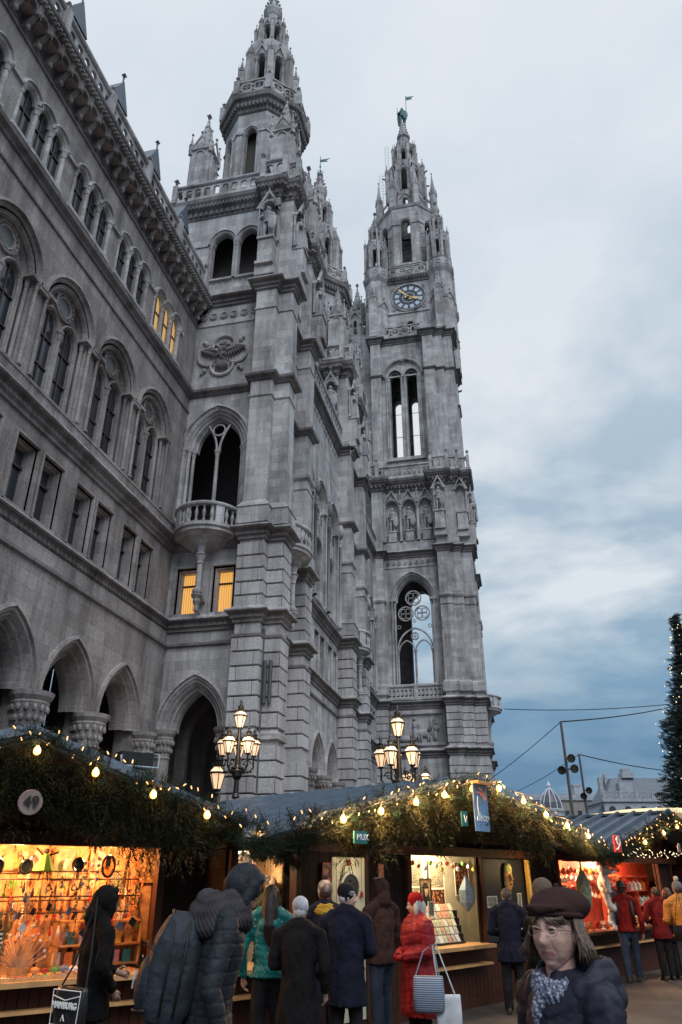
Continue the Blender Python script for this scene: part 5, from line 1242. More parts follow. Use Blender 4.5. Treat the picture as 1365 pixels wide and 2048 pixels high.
x,y=W(*pxU(806,27)); candelabra('candelabra_lamp','tallest ornate street lamp with clustered glowing lanterns before the clock tower',x,y,7.45,1.35)
x,y=W(*pxU(843,36)); candelabra('candelabra_lamp','farther ornate street lamp, lower and partly behind the tallest one before the clock tower',x,y,7.45,1.15)
x,y=W(*pxU(421,23)); t=thing('lantern_post','single glowing lantern on a short post in front of the dark corner arch','street lamp',(x,y,0)); m=MB(); g=MB(); lantern(m,g,0,0,4.05,1.35); m.obj('lantern',IRN,t); g.obj('lamp_glass',LGL,t); m=MB(); m.lathe([(.14,0),(.1,.5),(.05,.7),(.045,3.9),(.08,4.0),(.06,4.06)],(0,0,0),8); m.obj('pole',IRN,t)
# ================================================================= POLES, WIRES, FLOODLIGHTS
PG=pm('dull_galvanised_steel',(.10,.10,.11),rough=.5,metal=.3)
def mast(label,px,Z,top,px_top,lamps):
    x,y=W(*pxU(px,Z)); t=thing('light_mast',label,'pole',(x,y,0)); m=MB(); m.lathe([(.1,0),(.085,2),(.055,top),(.0,top+.05)],(0,0,0),8); m.obj('pole',PG,t)
    for dx,z,a in lamps:
        m=MB(); m.lathe([(0,-.12),(.1,-.11),(.15,-.02),(.19,.06),(.19,.09),(.15,.09),(.13,.04),(0,.02)],(dx,-.1,z),14,axis=(.25*a,-1,-.15)); m.tube([(0,0,z),(dx,-.05,z)],.03,5); m.obj('floodlight',IRN,t)
    return t,(x,y,top)
m1,p1=mast('nearer steel mast with three round black floodlights over the roofs',1163,35,8.3,0,[(.22,6.65,1),(.3,6.2,1),(-.22,6.15,-1)])
m2,p2=mast('farther steel mast with two round black floodlights over the roofs',1193,45,8.3,0,[(.24,6.3,1),(-.05,6.0,-1)])
def cable(label,a,b,sag,r=.03):
    P=[]; 
    for i in range(13): t=i/12; q=Vector(a).lerp(Vector(b),t); P.append((q.x,q.y,q.z-sag*4*t*(1-t)))
    m=MB(); m.tube(P,r,4); o=m.obj('overhead_cable',CABLE); tag(o,label,'cable'); return o
def pt(px,Z,z): x,y=W(*pxU(px,Z)); return (x,y,z)
cable('cable from the nearer mast rising to the christmas tree',p1,pt(1425,52,12.6),.15)
cable('cable from the nearer mast slanting down left to the town hall',p1,pt(985,44,6.6),.1,.02)
cable('cable from the farther mast sagging right to the christmas tree',p2,pt(1430,58,8.9),.2)
cable('cable from the farther mast slanting down left behind the middle stall roof',p2,pt(1040,60,7.6),.15,.02)
cable('high cable from the clock tower balcony to the christmas tree',(-.4,61.0,13.9),pt(1420,59,14.2),.25,.03)
# ================================================================= CHRISTMAS TREE
tx,ty=W(*pxU(1461,60)); tr=thing('christmas_tree','tall dark fir tree covered in small lights at the right edge','tree',(tx,ty,0))
m=MB(); m.lathe([(.35,0),(.2,10),(.03,22.0)],(0,0,0),8); m.obj('trunk',pm('fir_bark',(.05,.035,.025)),tr)
rg=random.Random(3); pl=[]; TREEM=pm('dark_fir_needles',(.018,.035,.028),rough=.8,vs=3,var=.4)
BT2=[twig_arrays(20+i,L=.8,nn=34,nl=.26,nw=.02) for i in range(4)]
lights=[]
z=2.0
while z<22.0:
    rr=(6.2*(1-z/22.4)**.97+.12)*rg.uniform(.86,1.1); n=int(8+rr*8); off=rg.uniform(0,6)
    for k in range(n):
        a=off+2*PI*k/n+rg.uniform(-.15,.15); L=rr*rg.uniform(.7,1.15); c,s_=math.cos(a),math.sin(a)
        j=int(L/.3)+1
        for q in range(j):
            t_=(q+.6)/j; d=L*t_; zz_=z-.28*d*t_+rg.uniform(-.1,.1)+(.14*t_)
            pl.append(((d*c,d*s_,zz_),a+PI/2+rg.uniform(-.5,.5),1.25+rg.uniform(-.25,.25),rg.uniform(-.4,.4),rg.uniform(.7,1.15)*(1-.25*t_),0))
        if rg.random()<.55: d=L*rg.uniform(.85,1.06); lights.append((d*c,d*s_,z-.2*d+rg.uniform(-.1,.25)))
    z+=.42
cr=scatter('crown',pl,[TREEM],tr,BT2)
vis=[p for p in lights if p[1]<.9]; random.Random(1).shuffle(vis)
src=None
for p in vis[:100]:
    if src is None: m=MB(); m.ball((0,0,0),.042,6,5); b=m.obj('light_bulb',pm('glowing_tree_light',(1,.8,.5),var=0,emit=(1,.7,.35),es=2.2),tr); src=b
    else: b=dup(src,tr)
    b.location=p
m=MB()
for p in vis[100:210]: m.ball(p,.03,5,4)
o=m.obj('light_bulbs',MATS['glowing_tree_light'],tr); o['kind']='stuff'
# ================================================================= BACKGROUND BUILDINGS
BEI=pm('beige_render',(.30,.27,.25),vs=2,var=.1); WHS=pm('pale_grey_render',(.36,.38,.42),vs=2,var=.12); DKW=pm('far_window_glass',(.05,.06,.08),rough=.2,var=0)
def bgbuild(px,Z,name,label,cat='building'): x,y=W(*pxU(px,Z)); return thing(name,label,cat,(x,y,0),YW)
b=bgbuild(1150,150,'long_building','long low beige building with a flat roof far behind the masts'); w_=10.5
m=MB(); m.box(-8,14,0,12,0,15.2); m.obj('wall',BEI,b); m=MB(); m.box(-8.3,14.3,-.3,12.3,15.2,15.9); m.box(-8.1,14.1,-.15,12,15.9,16.4); m.obj('cornice',WHS,b); m=MB(); m.box(3.0,4.4,3,5,16.4,18.4); m.box(2.8,4.6,2.9,5.1,18.1,18.5); m.obj('chimney',WHS,b)
src=None
for i in range(9):
    m=MB(); m.box(-7+2.4*i-.4,-7+2.4*i+.4,-.06,.05,11.6,13.4); m.obj('window',DKW,b)
b=bgbuild(1120,118,'glass_kiosk','round kiosk with a white ribbed dome before the long beige building'); m=MB(); m.lathe([(1.75,0),(1.75,10.6),(1.9,10.7),(1.9,11.0),(1.7,11.1)],(0,0,0),16); m.obj('wall',WHS,b)
m=MB(); m.lathe([(1.6,11.05),(1.5,12),(1.1,13),(.5,13.7),(.2,13.85)],(0,0,0),16); m.obj('dome_glass',pm('dim_dome_glass',(.10,.10,.12),rough=.3),b)
m=MB()
for i in range(10):
    a=2*PI*i/10; m.tube([(1.65*math.cos(a),1.65*math.sin(a),11.05),(1.55*math.cos(a),1.55*math.sin(a),12),(1.15*math.cos(a),1.15*math.sin(a),13),(.5*math.cos(a),.5*math.sin(a),13.8),(0,0,14.0)],.08,5)
m.lathe([(.25,13.9),(.2,14.3),(.35,14.4),(.1,14.9),(0,15.3)],(0,0,0),8); m.obj('dome_rib',pm('white_painted_iron',(.62,.66,.72)),b)
b=bgbuild(1285,130,'corner_palace','pale palace with a dark mansard roof and roof balustrade left of the christmas tree')
m=MB(); m.box(-4.2,9,0,10,0,13.2); m.box(-5.6,-4.2,1,9,0,11.2); m.obj('wall',WHS,b)
m=MB(); m.box(-4.5,9.3,-.3,10.3,13.2,13.7); m.box(-4.3,9.2,-.2,10,10.1,10.5); m.obj('cornice',WHS,b)
m=MB(); m.add([(-3.6,.8,13.7),(9,.8,13.7),(9,9,13.7),(-3.6,9,13.7),(-1.6,2.5,17.2),(9,2.5,17.2),(9,7,17.2),(-1.6,7,17.2)],[(0,1,5,4),(3,7,6,2),(0,4,7,3),(4,5,6,7)]); m.add([(-5.7,.8,11.2),(-5.7,9.2,11.2),(-3.9,.8,13.2),(-3.9,9.2,13.2),(-4.2,.8,11.2),(-4.2,9.2,11.2)],[(0,1,3,2),(0,2,4),(1,5,3)]); m.obj('mansard_roof',SLT,b)
m=MB(); 
for i in range(6): m.box(-4.3+2.7*i,-3.8+2.7*i,-.2,.1,13.7,14.9)
m.box(-4.3,9.2,-.15,.05,14.6,14.75)
for i in range(40): m.box(-4.1+.33*i,-3.98+.33*i,-.1,0,13.7,14.6)
m.obj('balustrade',WHS,b)
m=MB(); m.box(.2,2.2,2.0,4,17.2,18.0); m.box(.5,1.9,2.2,3.8,18,18.7); m.box(-3.2,-2.6,4,5,14.5,17.5); m.box(-2.2,-1.7,4,5,14.5,18.0); m.obj('chimney',WHS,b)
for i in range(5):
    x=-3+2.6*i; m=MB(); fr=Fr((x-1,0),(x+1,0)); m.add([fr.p(u,z,.06) for u,z in curve(1,.55,10.9,12.0,'round')],[tuple(range(21))]); m.obj('window',DKW,b)
m=MB(); m.box(-1.0,1.2,.9,2.2,13.7,16.3); m.obj('dormer',WHS,b)
HD=pm('bare_hedge',(.07,.06,.055),vs=3,var=.3)
for px,Z,r,lab in ((1172,100,5.0,'dark leafless tree below the long beige building'),(1232,96,4.5,'bare bushy tree in front of the pale palace'),(1265,92,3.8,'second bare bushy tree in front of the pale palace'),(1085,110,4,'low dark tree left of the domed kiosk')):
    x,y=W(*pxU(px,Z)); t=thing('bare_tree',lab,'tree',(x,y,0)); m=MB(); rg=random.Random(px); m.lathe([(.25,0),(.15,4),(.1,6)],(0,0,0),6); m.obj('trunk',HD,t)
    m=MB(); 
    for i in range(150):
        a=rg.uniform(0,6.28); e=rg.uniform(.1,1.4); L=r*rg.uniform(.5,1); o_=(0,0,rg.uniform(4.5,6.5)); q=(L*math.cos(a)*math.cos(e)*.9,L*math.sin(a)*math.cos(e)*.9,o_[2]+L*math.sin(e)*.62); mid_=(q[0]*.45+rg.uniform(-.4,.4),q[1]*.45+rg.uniform(-.4,.4),(o_[2]+q[2])/2+rg.uniform(-.2,.5)); m.tube([o_,mid_,q],[.09,.06,.035],3)
    m.obj('crown',HD,t)
# light tent edge behind the right stall
x,y=W(*pxU(1330,30)); m=MB(); m.lathe([(.0,4.15),(1.5,4.05),(3.0,3.85),(3.05,3.78),(2.9,3.72)],(0,0,0),20); t=thing('tent','pale lit tent roof peeking over the right stall','tent',(x,y,0)); m.obj('canvas',pm('glowing_tent_canvas',(.8,.65,.4),emit=(1,.7,.35),es=.6,var=.1),t); m=MB(); m.lathe([(.06,0),(.06,4.1)],(0,0,0),6); m.obj('pole',PG,t)  # lit look of the canvas put in as emission
# ================================================================= SIGNS AND THINGS ON THE GABLES
def text(s,size,mat,parent,loc,rot=(PI/2,0,0),ext=.004,bold=0,shear=0):
    c=bpy.data.curves.new('lettering','FONT'); c.body=s; c.size=size; c.extrude=ext; c.offset=bold; c.shear=shear; c.align_x='CENTER'; c.align_y='CENTER'
    t=bpy.data.objects.new('lettering_src',c); COL.objects.link(t); dg=bpy.context.evaluated_depsgraph_get(); dg.update()
    me=bpy.data.meshes.new_from_object(t.evaluated_get(dg)); bpy.data.objects.remove(t); me.name='lettering'; me.materials.clear(); me.materials.append(mat)
    o=bpy.data.objects.new('lettering',me); COL.objects.link(o); o.parent=parent; o.location=loc; o.rotation_euler=rot; return o
INK=pm('black_ink',(.02,.018,.016),var=0); WHT=pm('white_paint',(.8,.8,.78),var=0)
def sign(st,label,x,y,z): t=thing('sign',label,'sign'); st.put(t,x,y,z); return t
t=sign(S1,'round wooden sign reading 49 on the dark fir boughs of the left stall',X(-.08),-FW1-.36,zz(2.27)); m=MB(); m.lathe([(0,0),(.115,0),(.12,.012),(.115,.025),(0,.025)],(0,.02,0),18,axis=(0,1,0)); m.obj('board',pm('greyed_wood_slice',(.25,.18,.17),vs=14),t); text('49',.15,INK,t,(0,-.002,0),bold=.003)
t=sign(S2,'blue banner with a white script word and orange branches near the middle gable peak',X(-.32),-FW2-.3,zz(2.52)); m=MB(); m.box(-.19,.19,0,.02,-.36,.30); m.obj('board',pm('blue_banner_print',(.16,.27,.42),vs=2),t); m=MB(); m.box(-.22,.2,-.12,.03,.30,.335); m.obj('hood',PINE,t)
m=MB(); rg=random.Random(2)
for i in range(13): a=rg.uniform(.6,2.6); L=rg.uniform(.08,.22); m.tube([(.07,-.006,.06),(.07+L*.5*math.cos(a)+.02,-.008,.06+L*.5),(.07+L*math.cos(a),-.006,.06+L*math.sin(a))],.007,4)
m.obj('printed_branch',pm('orange_print',(.85,.35,.2),var=0),t); text('deco',.17,WHT,t,(0,-.008,-.17),shear=.35); m=MB(); m.tube([(-.10,-.008,-.14),(-.12,-.008,0),(-.1,-.008,.12)],.006,4); m.obj('flourish',WHT,t)
TEAL=pm('teal_card',(.025,.15,.145),var=.05)
t=sign(S2,'small teal sign with pale letters tucked in the fir above the mirrors',X(-2.5),-FW2-.30,zz(2.1)); m=MB(); m.box(-.12,.12,0,.02,-.07,.07); m.obj('board',TEAL,t); text('MUX',.1,WHT,t,(.03,-.004,0))
t=sign(S2,'small teal card stuck in the fir left of the blue banner',X(-.66),-FW2-.28,zz(2.36)); m=MB(); m.box(-.08,.07,0,.02,-.1,.1); m.obj('board',TEAL,t); m=MB(); m.tube([(-.03,-.004,.05),(0,-.004,-.05),(.04,-.004,.03)],.007,4); m.obj('printed_mark',WHT,t)
t=sign(S2,'square red fire safety sign with a white hose symbol between the two gables',X(3.42),-FW2-.28,zz(2.22)); m=MB(); m.box(-.15,.15,0,.03,-.15,.15); m.obj('board',pm('signal_red',(.55,.03,.03),var=0,rough=.4),t)
m=MB(); P=[(.085*math.cos(a),-.006,.03+.085*math.sin(a)) for a in [PI*.9-i*.3 for i in range(12)]]+[(-.06,-.006,-.1),(-.1,-.006,-.1)]; m.tube(P,.014,5); m.tube([(.05*math.cos(a),-.006,.03+.05*math.sin(a)) for a in [i*.5 for i in range(13)]],.01,4); m.box(-.14,.14,-.004,0,.135,.142); m.obj('hose_symbol',WHT,t)
t=sign(S2,'small round wooden number sign on the fir of the right stall',X(5.82),-FW2-.36,zz(2.22)); m=MB(); m.lathe([(0,0),(.09,0),(.095,.012),(.09,.025),(0,.025)],(0,.02,0),16,axis=(0,1,0)); m.obj('board',MATS['greyed_wood_slice'],t); text('9',.12,INK,t,(0,-.002,0))
# boxy floodlight on the roof of the left stall
t=thing('roof_speaker','black box lamp on a bent tube bracket above the left stall garland','lamp'); m=MB(); m.box(-.2,.2,-.1,.1,0,.17); m.obj('housing',IRN,t); m=MB(); m.tube([(-.21,-.11,.12),(-.21,-.16,.0),(.24,-.16,.0),(.27,-.1,.16),(.1,.0,.2),(.0,.05,-.35)],.013,5); m.obj('bracket',pm('pale_tube',(.35,.42,.45),rough=.4),t); S1.put(t,X(.95),-.2,zz(2.66))
# ================================================================= GOODS
ORD=['first','second','third','fourth','fifth','sixth','seventh','eighth','ninth','tenth','eleventh','twelfth','thirteenth','fourteenth','fifteenth','sixteenth','seventeenth','eighteenth','nineteenth','twentieth','twenty-first','twenty-second']
def cm(n,c,**k): return pm(n,c,var=k.pop('var',.12),vs=k.pop('vs',20),rough=k.pop('rough',.6),**k)
PAL={'dark brown':cm('dark_brown_wood',(.05,.022,.012)),'red':cm('red_lacquer',(.5,.04,.02)),'black':cm('black_lacquer',(.015,.013,.012)),'green':cm('green_felt',(.12,.3,.05)),'white':cm('white_card',(.8,.76,.68),var=.04),'orange':cm('orange_felt',(.75,.25,.05)),'blue grey':cm('blue_grey_felt',(.15,.2,.28)),'honey':cm('honey_wood',(.5,.28,.1)),'yellow':cm('yellow_felt',(.75,.55,.12)),'pink':cm('pink_felt',(.75,.4,.38)),'teal':cm('teal_felt',(.05,.3,.28)),'silver':cm('silver_foil',(.6,.6,.62),rough=.3)}
def good(name,label,cat,st,x,y,z,group=None,rz=0,raw=False):
    # shelves are shallow: the stalls are seen at a slant, so goods step along with depth
    if y>0 and not raw:
        if st is S1: y=y*.72; x+=y*(.3+.1*x)
        elif x<X(-2.3): y=y*.6; x+=y*.95
        elif x<X(2): y=y*.57; x+=y*1.35
        else: y=y*.6; x+=y*2.0
    t=thing(name,label,cat,group=group); st.put(t,x,y,z,rz); return t
GC={}
def mesh_kid(key,name,fn,mat,t):
    # shares mesh data between equal goods
    k=(key,mat.name)
    if k not in GC: m=MB(); fn(m); o=m.obj(name,mat); GC[k]=o.data; 
    else: o=bpy.data.objects.new(name,GC[k]); COL.objects.link(o)
    o.parent=t; return o
def pend(m,L,kind):
    if kind=='ring': m.tube([(.028*math.cos(a),0,-L-.03+.028*math.sin(a)) for a in [i*PI/6 for i in range(12)]],.006,5,closed=True); m.ball((0,0,-L+.01),.01,6,4)
    elif kind=='drop': m.lathe([(0,-L-.09),(.016,-L-.07),(.02,-L-.04),(.008,-L),(.012,-L+.01),(0,-L+.02)],(0,0,0),8)
    elif kind=='tag': m.cbox((0,0,-L-.04),(.045,.006,.07),ry=.4)
    elif kind=='bead': [m.ball((0,0,-L*(.3+.14*i)),.012-.001*i,6,4) for i in range(6)]; m.ball((0,0,-L-.01),.018,7,5)
    elif kind=='star': [m.tube([(0,0,-L-.02),(.035*math.cos(a),0,-L-.02+.035*math.sin(a))],[.01,.003],4) for a in [PI/2+i*PI*.4 for i in range(5)]]
    elif kind=='feather': m.ball((0,0,-L-.05),(.014,.004,.06),7,6)
rg=random.Random(12)
rows=[('upper',.42,zz(1.735),22,.072),('middle',.30,zz(1.60),20,.078),('lower',.5,zz(1.47),18,.088),('rear upper',.9,zz(1.80),18,.085),('rear lower',.85,zz(1.56),18,.085),('far left',.6,zz(1.68),9,.09)]
kinds=['ring','drop','tag','bead','star','feather']; cols=['dark brown','red','black','honey','green','orange','white','blue grey']
for rn,y,z,n,dx in rows:
    m=MB(); m.tube([(0,0,0),(n*dx+.1,0,0)],.008,5); o=m.obj('display_rail',PAL['dark brown']); tag(o,f'{rn} dark hanging rail of pendants across stall number 49','rail'); S1.put(o,.02 if rn!='far left' else -.85,y,z+.01)
    for i in range(n):
        kd=kinds[rg.randrange(6)]; c=cols[rg.randrange(8)]; L=.05+.04*rg.randrange(4)
        t=good('pendant',f'{c} {kd} pendant, {ORD[i]} from the left on the {rn} rail of stall 49','pendant',S1,(.06 if rn!='far left' else -.82)+i*dx+rg.uniform(-.012,.012),y-.01,z,'pendants hanging in the left stall')
        mesh_kid(('cord',L),'cord',lambda m:m.tube([(0,0,0),(0,0,-L)],.003,3),PAL['dark brown'],t); mesh_kid((kd,L),'charm',lambda m:pend(m,L,kd),PAL[c],t)
def picture(st,name,label,cat,x,y,z,w,h,fm,im,shape='rect',rz=0,extra=None):
    t=good(name,label,cat,st,x,y,z,rz=rz)
    if shape=='oval':
        m=MB(); m.tube([(w/2*math.cos(a),-.01,h/2*math.sin(a)) for a in [i*PI/14 for i in range(28)]],.014,6,closed=True); m.obj('frame',fm,t)
        m=MB(); m.add([(w/2*math.cos(a),-.004,h/2*math.sin(a)) for a in [i*PI/14 for i in range(28)]],[tuple(range(28))]); m.obj('glass',im,t)
    else:
        m=MB(); 
        for a,b,c_,d in ((-w/2-.015,w/2+.015,-h/2-.015,-h/2),(-w/2-.015,w/2+.015,h/2,h/2+.015),(-w/2-.015,-w/2,-h/2,h/2),(w/2,w/2+.015,-h/2,h/2)): m.box(a,b,-.014,0,c_,d)
        m.obj('frame',fm,t); m=MB(); m.box(-w/2,w/2,-.006,0,-h/2,h/2); m.obj('picture',im,t)
    if extra: extra(t)
    return t
def patt(name,c1,c2,scale=30,kind='voronoi'):
    m=bpy.data.materials.new(name); m.use_nodes=True; t=m.node_tree; b=t.nodes['Principled BSDF']; b.inputs['Roughness'].default_value=.6
    tc=N(t,'ShaderNodeTexCoord'); n=N(t,'ShaderNodeTexVoronoi' if kind=='voronoi' else 'ShaderNodeTexNoise'); n.inputs['Scale'].default_value=scale; t.links.new(tc.outputs['Object'],n.inputs['Vector'])
    r=ramp(t,[(.3,c1),(.55,c2)],n.outputs[0]); t.links.new(r.outputs[0],b.inputs['Base Color']); MATS[name]=m; return m
PT=[patt('printed_leaves',(.75,.5,.25),(.3,.15,.06),22),patt('printed_rings',(.7,.6,.45),(.55,.2,.1),14),patt('speckled_print',(.55,.5,.35),(.12,.1,.07),60),patt('dark_dotted_print',(.6,.2,.08),(.03,.02,.02),18),patt('map_print',(.6,.55,.4),(.2,.25,.15),9,'n')]
yb=1.26
for (x,z,w,h,i,lab) in [(-.62,zz(1.9),.3,.18,1,'wide printed board at the far left top of stall number 49'),(-.25,zz(1.86),.2,.25,0,'square print left of the round masks in stall number 49'),(.28,zz(1.9),.3,.2,1,'rainbow coloured print behind the green dress figure in stall number 49'),(.62,zz(1.88),.24,.3,4,'mossy picture below the round black mirror in stall number 49'),(1.0,zz(1.9),.2,.34,1,'arched orange picture at the upper middle of stall number 49'),(1.62,zz(1.88),.26,.4,0,'tall pale board with an arch drawing at the right end of stall number 49'),(1.25,zz(1.72),.22,.25,2,'small speckled picture near the right side of stall number 49')]:
    picture(S1,'picture',lab,'picture',x,yb,z,w,h,PAL['honey'],PT[i])
BLK=pm('black_mirror',(.01,.01,.012),rough=.15,var=0)
for (x,z,w,h,lab) in [(-.08,zz(1.845),.13,.15,'round black mask with horns, left one at the top of stall number 49'),(.22,zz(1.84),.13,.14,'round black mask with horns, right one at the top of stall number 49'),(.78,zz(1.86),.12,.14,'plain round black mirror beside the arched orange picture in stall number 49')]:
    t=picture(S1,'round_mirror',lab,'mirror',x,.62,z,w,h,BLK,BLK,'oval')
    if 'mask' in lab: m=MB(); [m.tube([(s*.03,0,.06),(s*.05,0,.1),(s*.08,0,.12)],[.012,.01,.004],5) for s in (-1,1)]; m.obj('horn',BLK,t)
def egg(t): m=MB(); m.box(-.03,.02,-.012,-.008,-.0,.1); m.obj('silhouette',BLK,t)
picture(S1,'oval_frame','oval black wire frame holding an orange picture in stall number 49','picture',1.13,.5,zz(1.85),.15,.23,BLK,PAL['orange'],'oval',extra=egg)
t=good('dress_figure','green felt dress figure with dark legs hanging at the top of stall number 49','ornament',S1,.42,.5,zz(1.88)); m=MB(); m.lathe([(.03,.08),(.05,.05),(.13,-.09),(.11,-.1)],(0,0,0),10); m.obj('dress',PAL['green'],t); m=MB(); m.ball((0,0,.11),.03,7,6); m.tube([(-.03,0,.06),(-.12,0,.14)],.01,4); m.tube([(.03,0,.06),(.13,0,.1)],.01,4); m.tube([(-.03,0,-.09),(-.05,0,-.19)],.01,4); m.tube([(.03,0,-.09),(.06,0,-.19)],.01,4); m.obj('body',PAL['black'],t)
for i,(x,z) in enumerate([(.97,zz(1.93)),(1.12,zz(1.97)),(.9,zz(1.9))][:2]):
    t=good('star_mobile',f'white paper star chain hanging, {ORD[i]} of two in front of the arched picture','ornament',S1,x-.1,.35,z,'white star mobiles')
    m=MB(); m.tube([(0,0,0),(0,0,-.33)],.003,3); [m.cbox((0,0,-.08-.07*k),(.035,.008,.035),ry=.8*k) for k in range(4)]; m.obj('star_chain',PAL['white'],t)
for k in range(6):     # small wares pinned all over the back board
    for i in range(14):
        c=cols[rg.randrange(8)]; kd=rg.choice(['ring','drop','tag','bead','star']); t=good('charm',f'{c} {kd} charm, {ORD[i]} from the left in the {ORD[k]} back board row','charm',S1,-.75+i*.17+rg.uniform(-.03,.03),yb-.08,zz(1.95)-k*.19+rg.uniform(-.03,.03),'charms pinned to the back board',rz=rg.uniform(-.3,.3))
        L=.03+.03*rg.randrange(3); mesh_kid((kd,L,2),'charm_body',lambda m:(pend(m,L,kd),pend(m,L*.4,kd)),PAL[c],t)
# shelf unit, boxes, cards
t=good('shelf_rack','small wooden shelf rack at the back of stall number 49 holding cards','shelf',S1,1.1,1.0,CT)
m=MB(); [m.box(-.5,.5,-.12,.12,z,z+.02) for z in (.02,.22,.46)]; m.box(-.5,-.48,-.12,.12,0,.48); m.box(.48,.5,-.12,.12,0,.48); m.obj('shelf',PINE,t)
for k in range(2):
    for i in range(7):
        c=['white','pink','yellow','orange','teal','honey','white'][(i*3+k)%7]
        t=good('boxed_card',f'{c} boxed card, {ORD[i]} from the left on the {"upper" if k else "lower"} shelf of the rack','card',S1,.68+i*.13,.93,CT+.04+.2*k,'boxed cards on the rack',rz=rg.uniform(-.2,.2)); mesh_kid('bc','box',lambda m:m.box(-.045,.045,-.012,.012,0,.13),PAL[c],t)
# fan of wooden sticks
t=good('basket','round basket full of fanned wooden flower sticks on the counter of stall number 49','basket',S1,.33,.2,CT); m=MB(); m.lathe([(.07,0),(.1,.02),(.12,.1),(.11,.1),(.09,.03)],(0,0,0),12); m.obj('basket_body',PAL['honey'],t)
for i in range(22):
    a=-1.15+2.3*i/21+rg.uniform(-.04,.04); b=rg.uniform(-.3,.3); L=rg.uniform(.27,.36); d=(math.sin(a)*L,math.sin(b)*L*.4,math.cos(a)*L)
    t=good('wooden_stick',f'pale wooden stick with a carved flower tip, {ORD[i] if i<20 else "far right"} from the left in the fan' if i<21 else 'last pale wooden stick at the right of the fan','stick',S1,.33,.2,CT+.06,'wooden sticks fanned in the basket')
    m=MB(); m.tube([(0,0,0),d],.006,5); m.obj('stem',PLY,t); m=MB(); m.ball((d[0]*1.03,d[1]*1.03,d[2]*1.03),.018,7,5); m.obj('flower_tip',PAL[('pink','white','orange')[i%3]],t)
t=good('striped_pole','black and white spiral striped stick standing on the counter of stall number 49','stick',S1,.1,.05,CT); m=MB(); n=22
for k in range(n): m.m=k%2; m.lathe([(.022,k*.02),(.022,(k+1)*.02)],(0,0,0),8)
m.obj('pole',[PAL['white'],PAL['black']],t)
for i,(x,c,s) in enumerate([(.5,'orange',.06),(.6,'red',.05),(.7,'green',.055),(.8,'blue grey',.06),(.9,'white',.055),(1.0,'green',.04),(1.1,'pink',.06),(1.2,'honey',.05),(-.15,'honey',.05),(1.3,'yellow',.04)]):
    t=good('felt_mushroom',f'{c} felt mushroom toy, {ORD[i]} counted along the counter row of stall number 49','toy',S1,x,.12+.05*(i%2),CT,'felt mushrooms on the counter'); m=MB(); m.lathe([(s*.4,0),(s*.35,s*.8),(s*.3,s*.9)],(0,0,0),8); m.obj('stalk',PAL['white'],t); m=MB(); m.lathe([(s*.3,s*.7),(s,s*.75),(s*.9,s*1.2),(s*.5,s*1.5),(0,s*1.6)],(0,0,0),10); m.obj('cap',PAL[c],t)
for i in range(9):
    t=good('counter_tray',f'{ORD[i]} shallow wooden tray from the left along the front edge of stall number 49','tray',S1,-.25+i*.2,-.1,CT,'trays along the front edge'); mesh_kid('tray','tray',lambda m:(m.box(-.095,.095,-.07,.07,0,.008),m.box(-.095,.095,-.075,-.068,0,.035),m.box(-.095,.095,.068,.075,0,.035),m.box(-.097,-.09,-.07,.07,0,.035)),PINE,t)
    c=cols[(i*3)%8]; mesh_kid(('beads',i%3),'bead_heap',lambda m:[m.ball((rg.uniform(-.08,.08),rg.uniform(-.06,.06),.02),.014,5,4) for _ in range(16)],PAL[c],t)
for i,(x,z,c) in enumerate([(.0,zz(1.35),'white'),(.3,zz(1.38),'white'),(.95,zz(1.33),'black'),(1.35,zz(1.37),'blue grey'),(1.5,zz(1.4),'black')]):
    t=good('price_tag',f'{c} tilted square price tag, {ORD[i]} from the left under the pendants of stall 49','tag',S1,x,.28,z,'price tags under the pendants'); m=MB(); m.cbox((0,0,0),(.075,.006,.075),ry=.6); m.tube([(0,0,.05),(0,0,.2)],.002,3); m.obj('card',PAL[c],t)
for i,(x,h) in enumerate([(-.35,.62),(-.2,.66),(-.02,.6),(.12,.64)]):
    t=good('grass_bundle',f'{ORD[i]} of four tall bundles of dry grass standing at the left in stall number 49','dried grass',S1,x,.55,CT,'bundles of dry grass'); m=MB()
    for k in range(26): a=rg.uniform(0,6.28); r_=rg.uniform(.02,.11); m.tube([(0,0,0),(r_*.4*math.cos(a),r_*.4*math.sin(a),h*.6),(r_*math.cos(a),r_*math.sin(a),h*rg.uniform(.8,1.05))],.004,3)
    m.obj('stalks',pm('olive_dry_grass',(.22,.2,.07),vs=10),t)
# hanging garlands of beads further back
for i in range(16):
    c=cols[(i*5)%8]; x=-.6+i*.14; t=good('bead_strand',f'{c} bead strand hanging against the back wall, {ORD[i]} from the left','strand',S1,x,yb-.06,zz(1.66),'bead strands against the back wall')
    mesh_kid(('strand',i%4),'beads',lambda m:[m.ball((.01*math.sin(k*1.3+i),0,-.035*k),.012+.004*((k+i)%3),5,4) for k in range(9+i%4)],PAL[c],t)
# ---- middle stall: mirrors
MIR=pm('mirror_glass',(.85,.85,.85),rough=.05,metal=1,var=0)
def rmirror(x,y,z,lab):
    t=good('round_mirror',lab,'mirror',S2,x,y,z); r=.17
    m=MB(); m.lathe([(r,0),(r+.035,0),(r+.035,.02),(r,.025),(r,0)],(0,0,0),28,axis=(0,-1,0)); m.obj('frame',PAL['white'],t); m=MB(); m.lathe([(0,.006),(r,.006),(r,0),(0,0)],(0,0,0),28,axis=(0,-1,0)); m.obj('glass',pm('dim_mirror_glass',(.06,.05,.045),rough=.1,metal=0,var=0),t)
    m=MB(); 
    for k in range(9): a=rg.uniform(0,6.28); m.tube([(0,-.012,-.05),(.06*math.cos(a),-.014,.02+.06*math.sin(a)),(.12*math.cos(a+.4),-.012,.1*math.sin(a+.4))],.005,4)
    m.obj('etched_sprig',PAL['dark brown'],t)
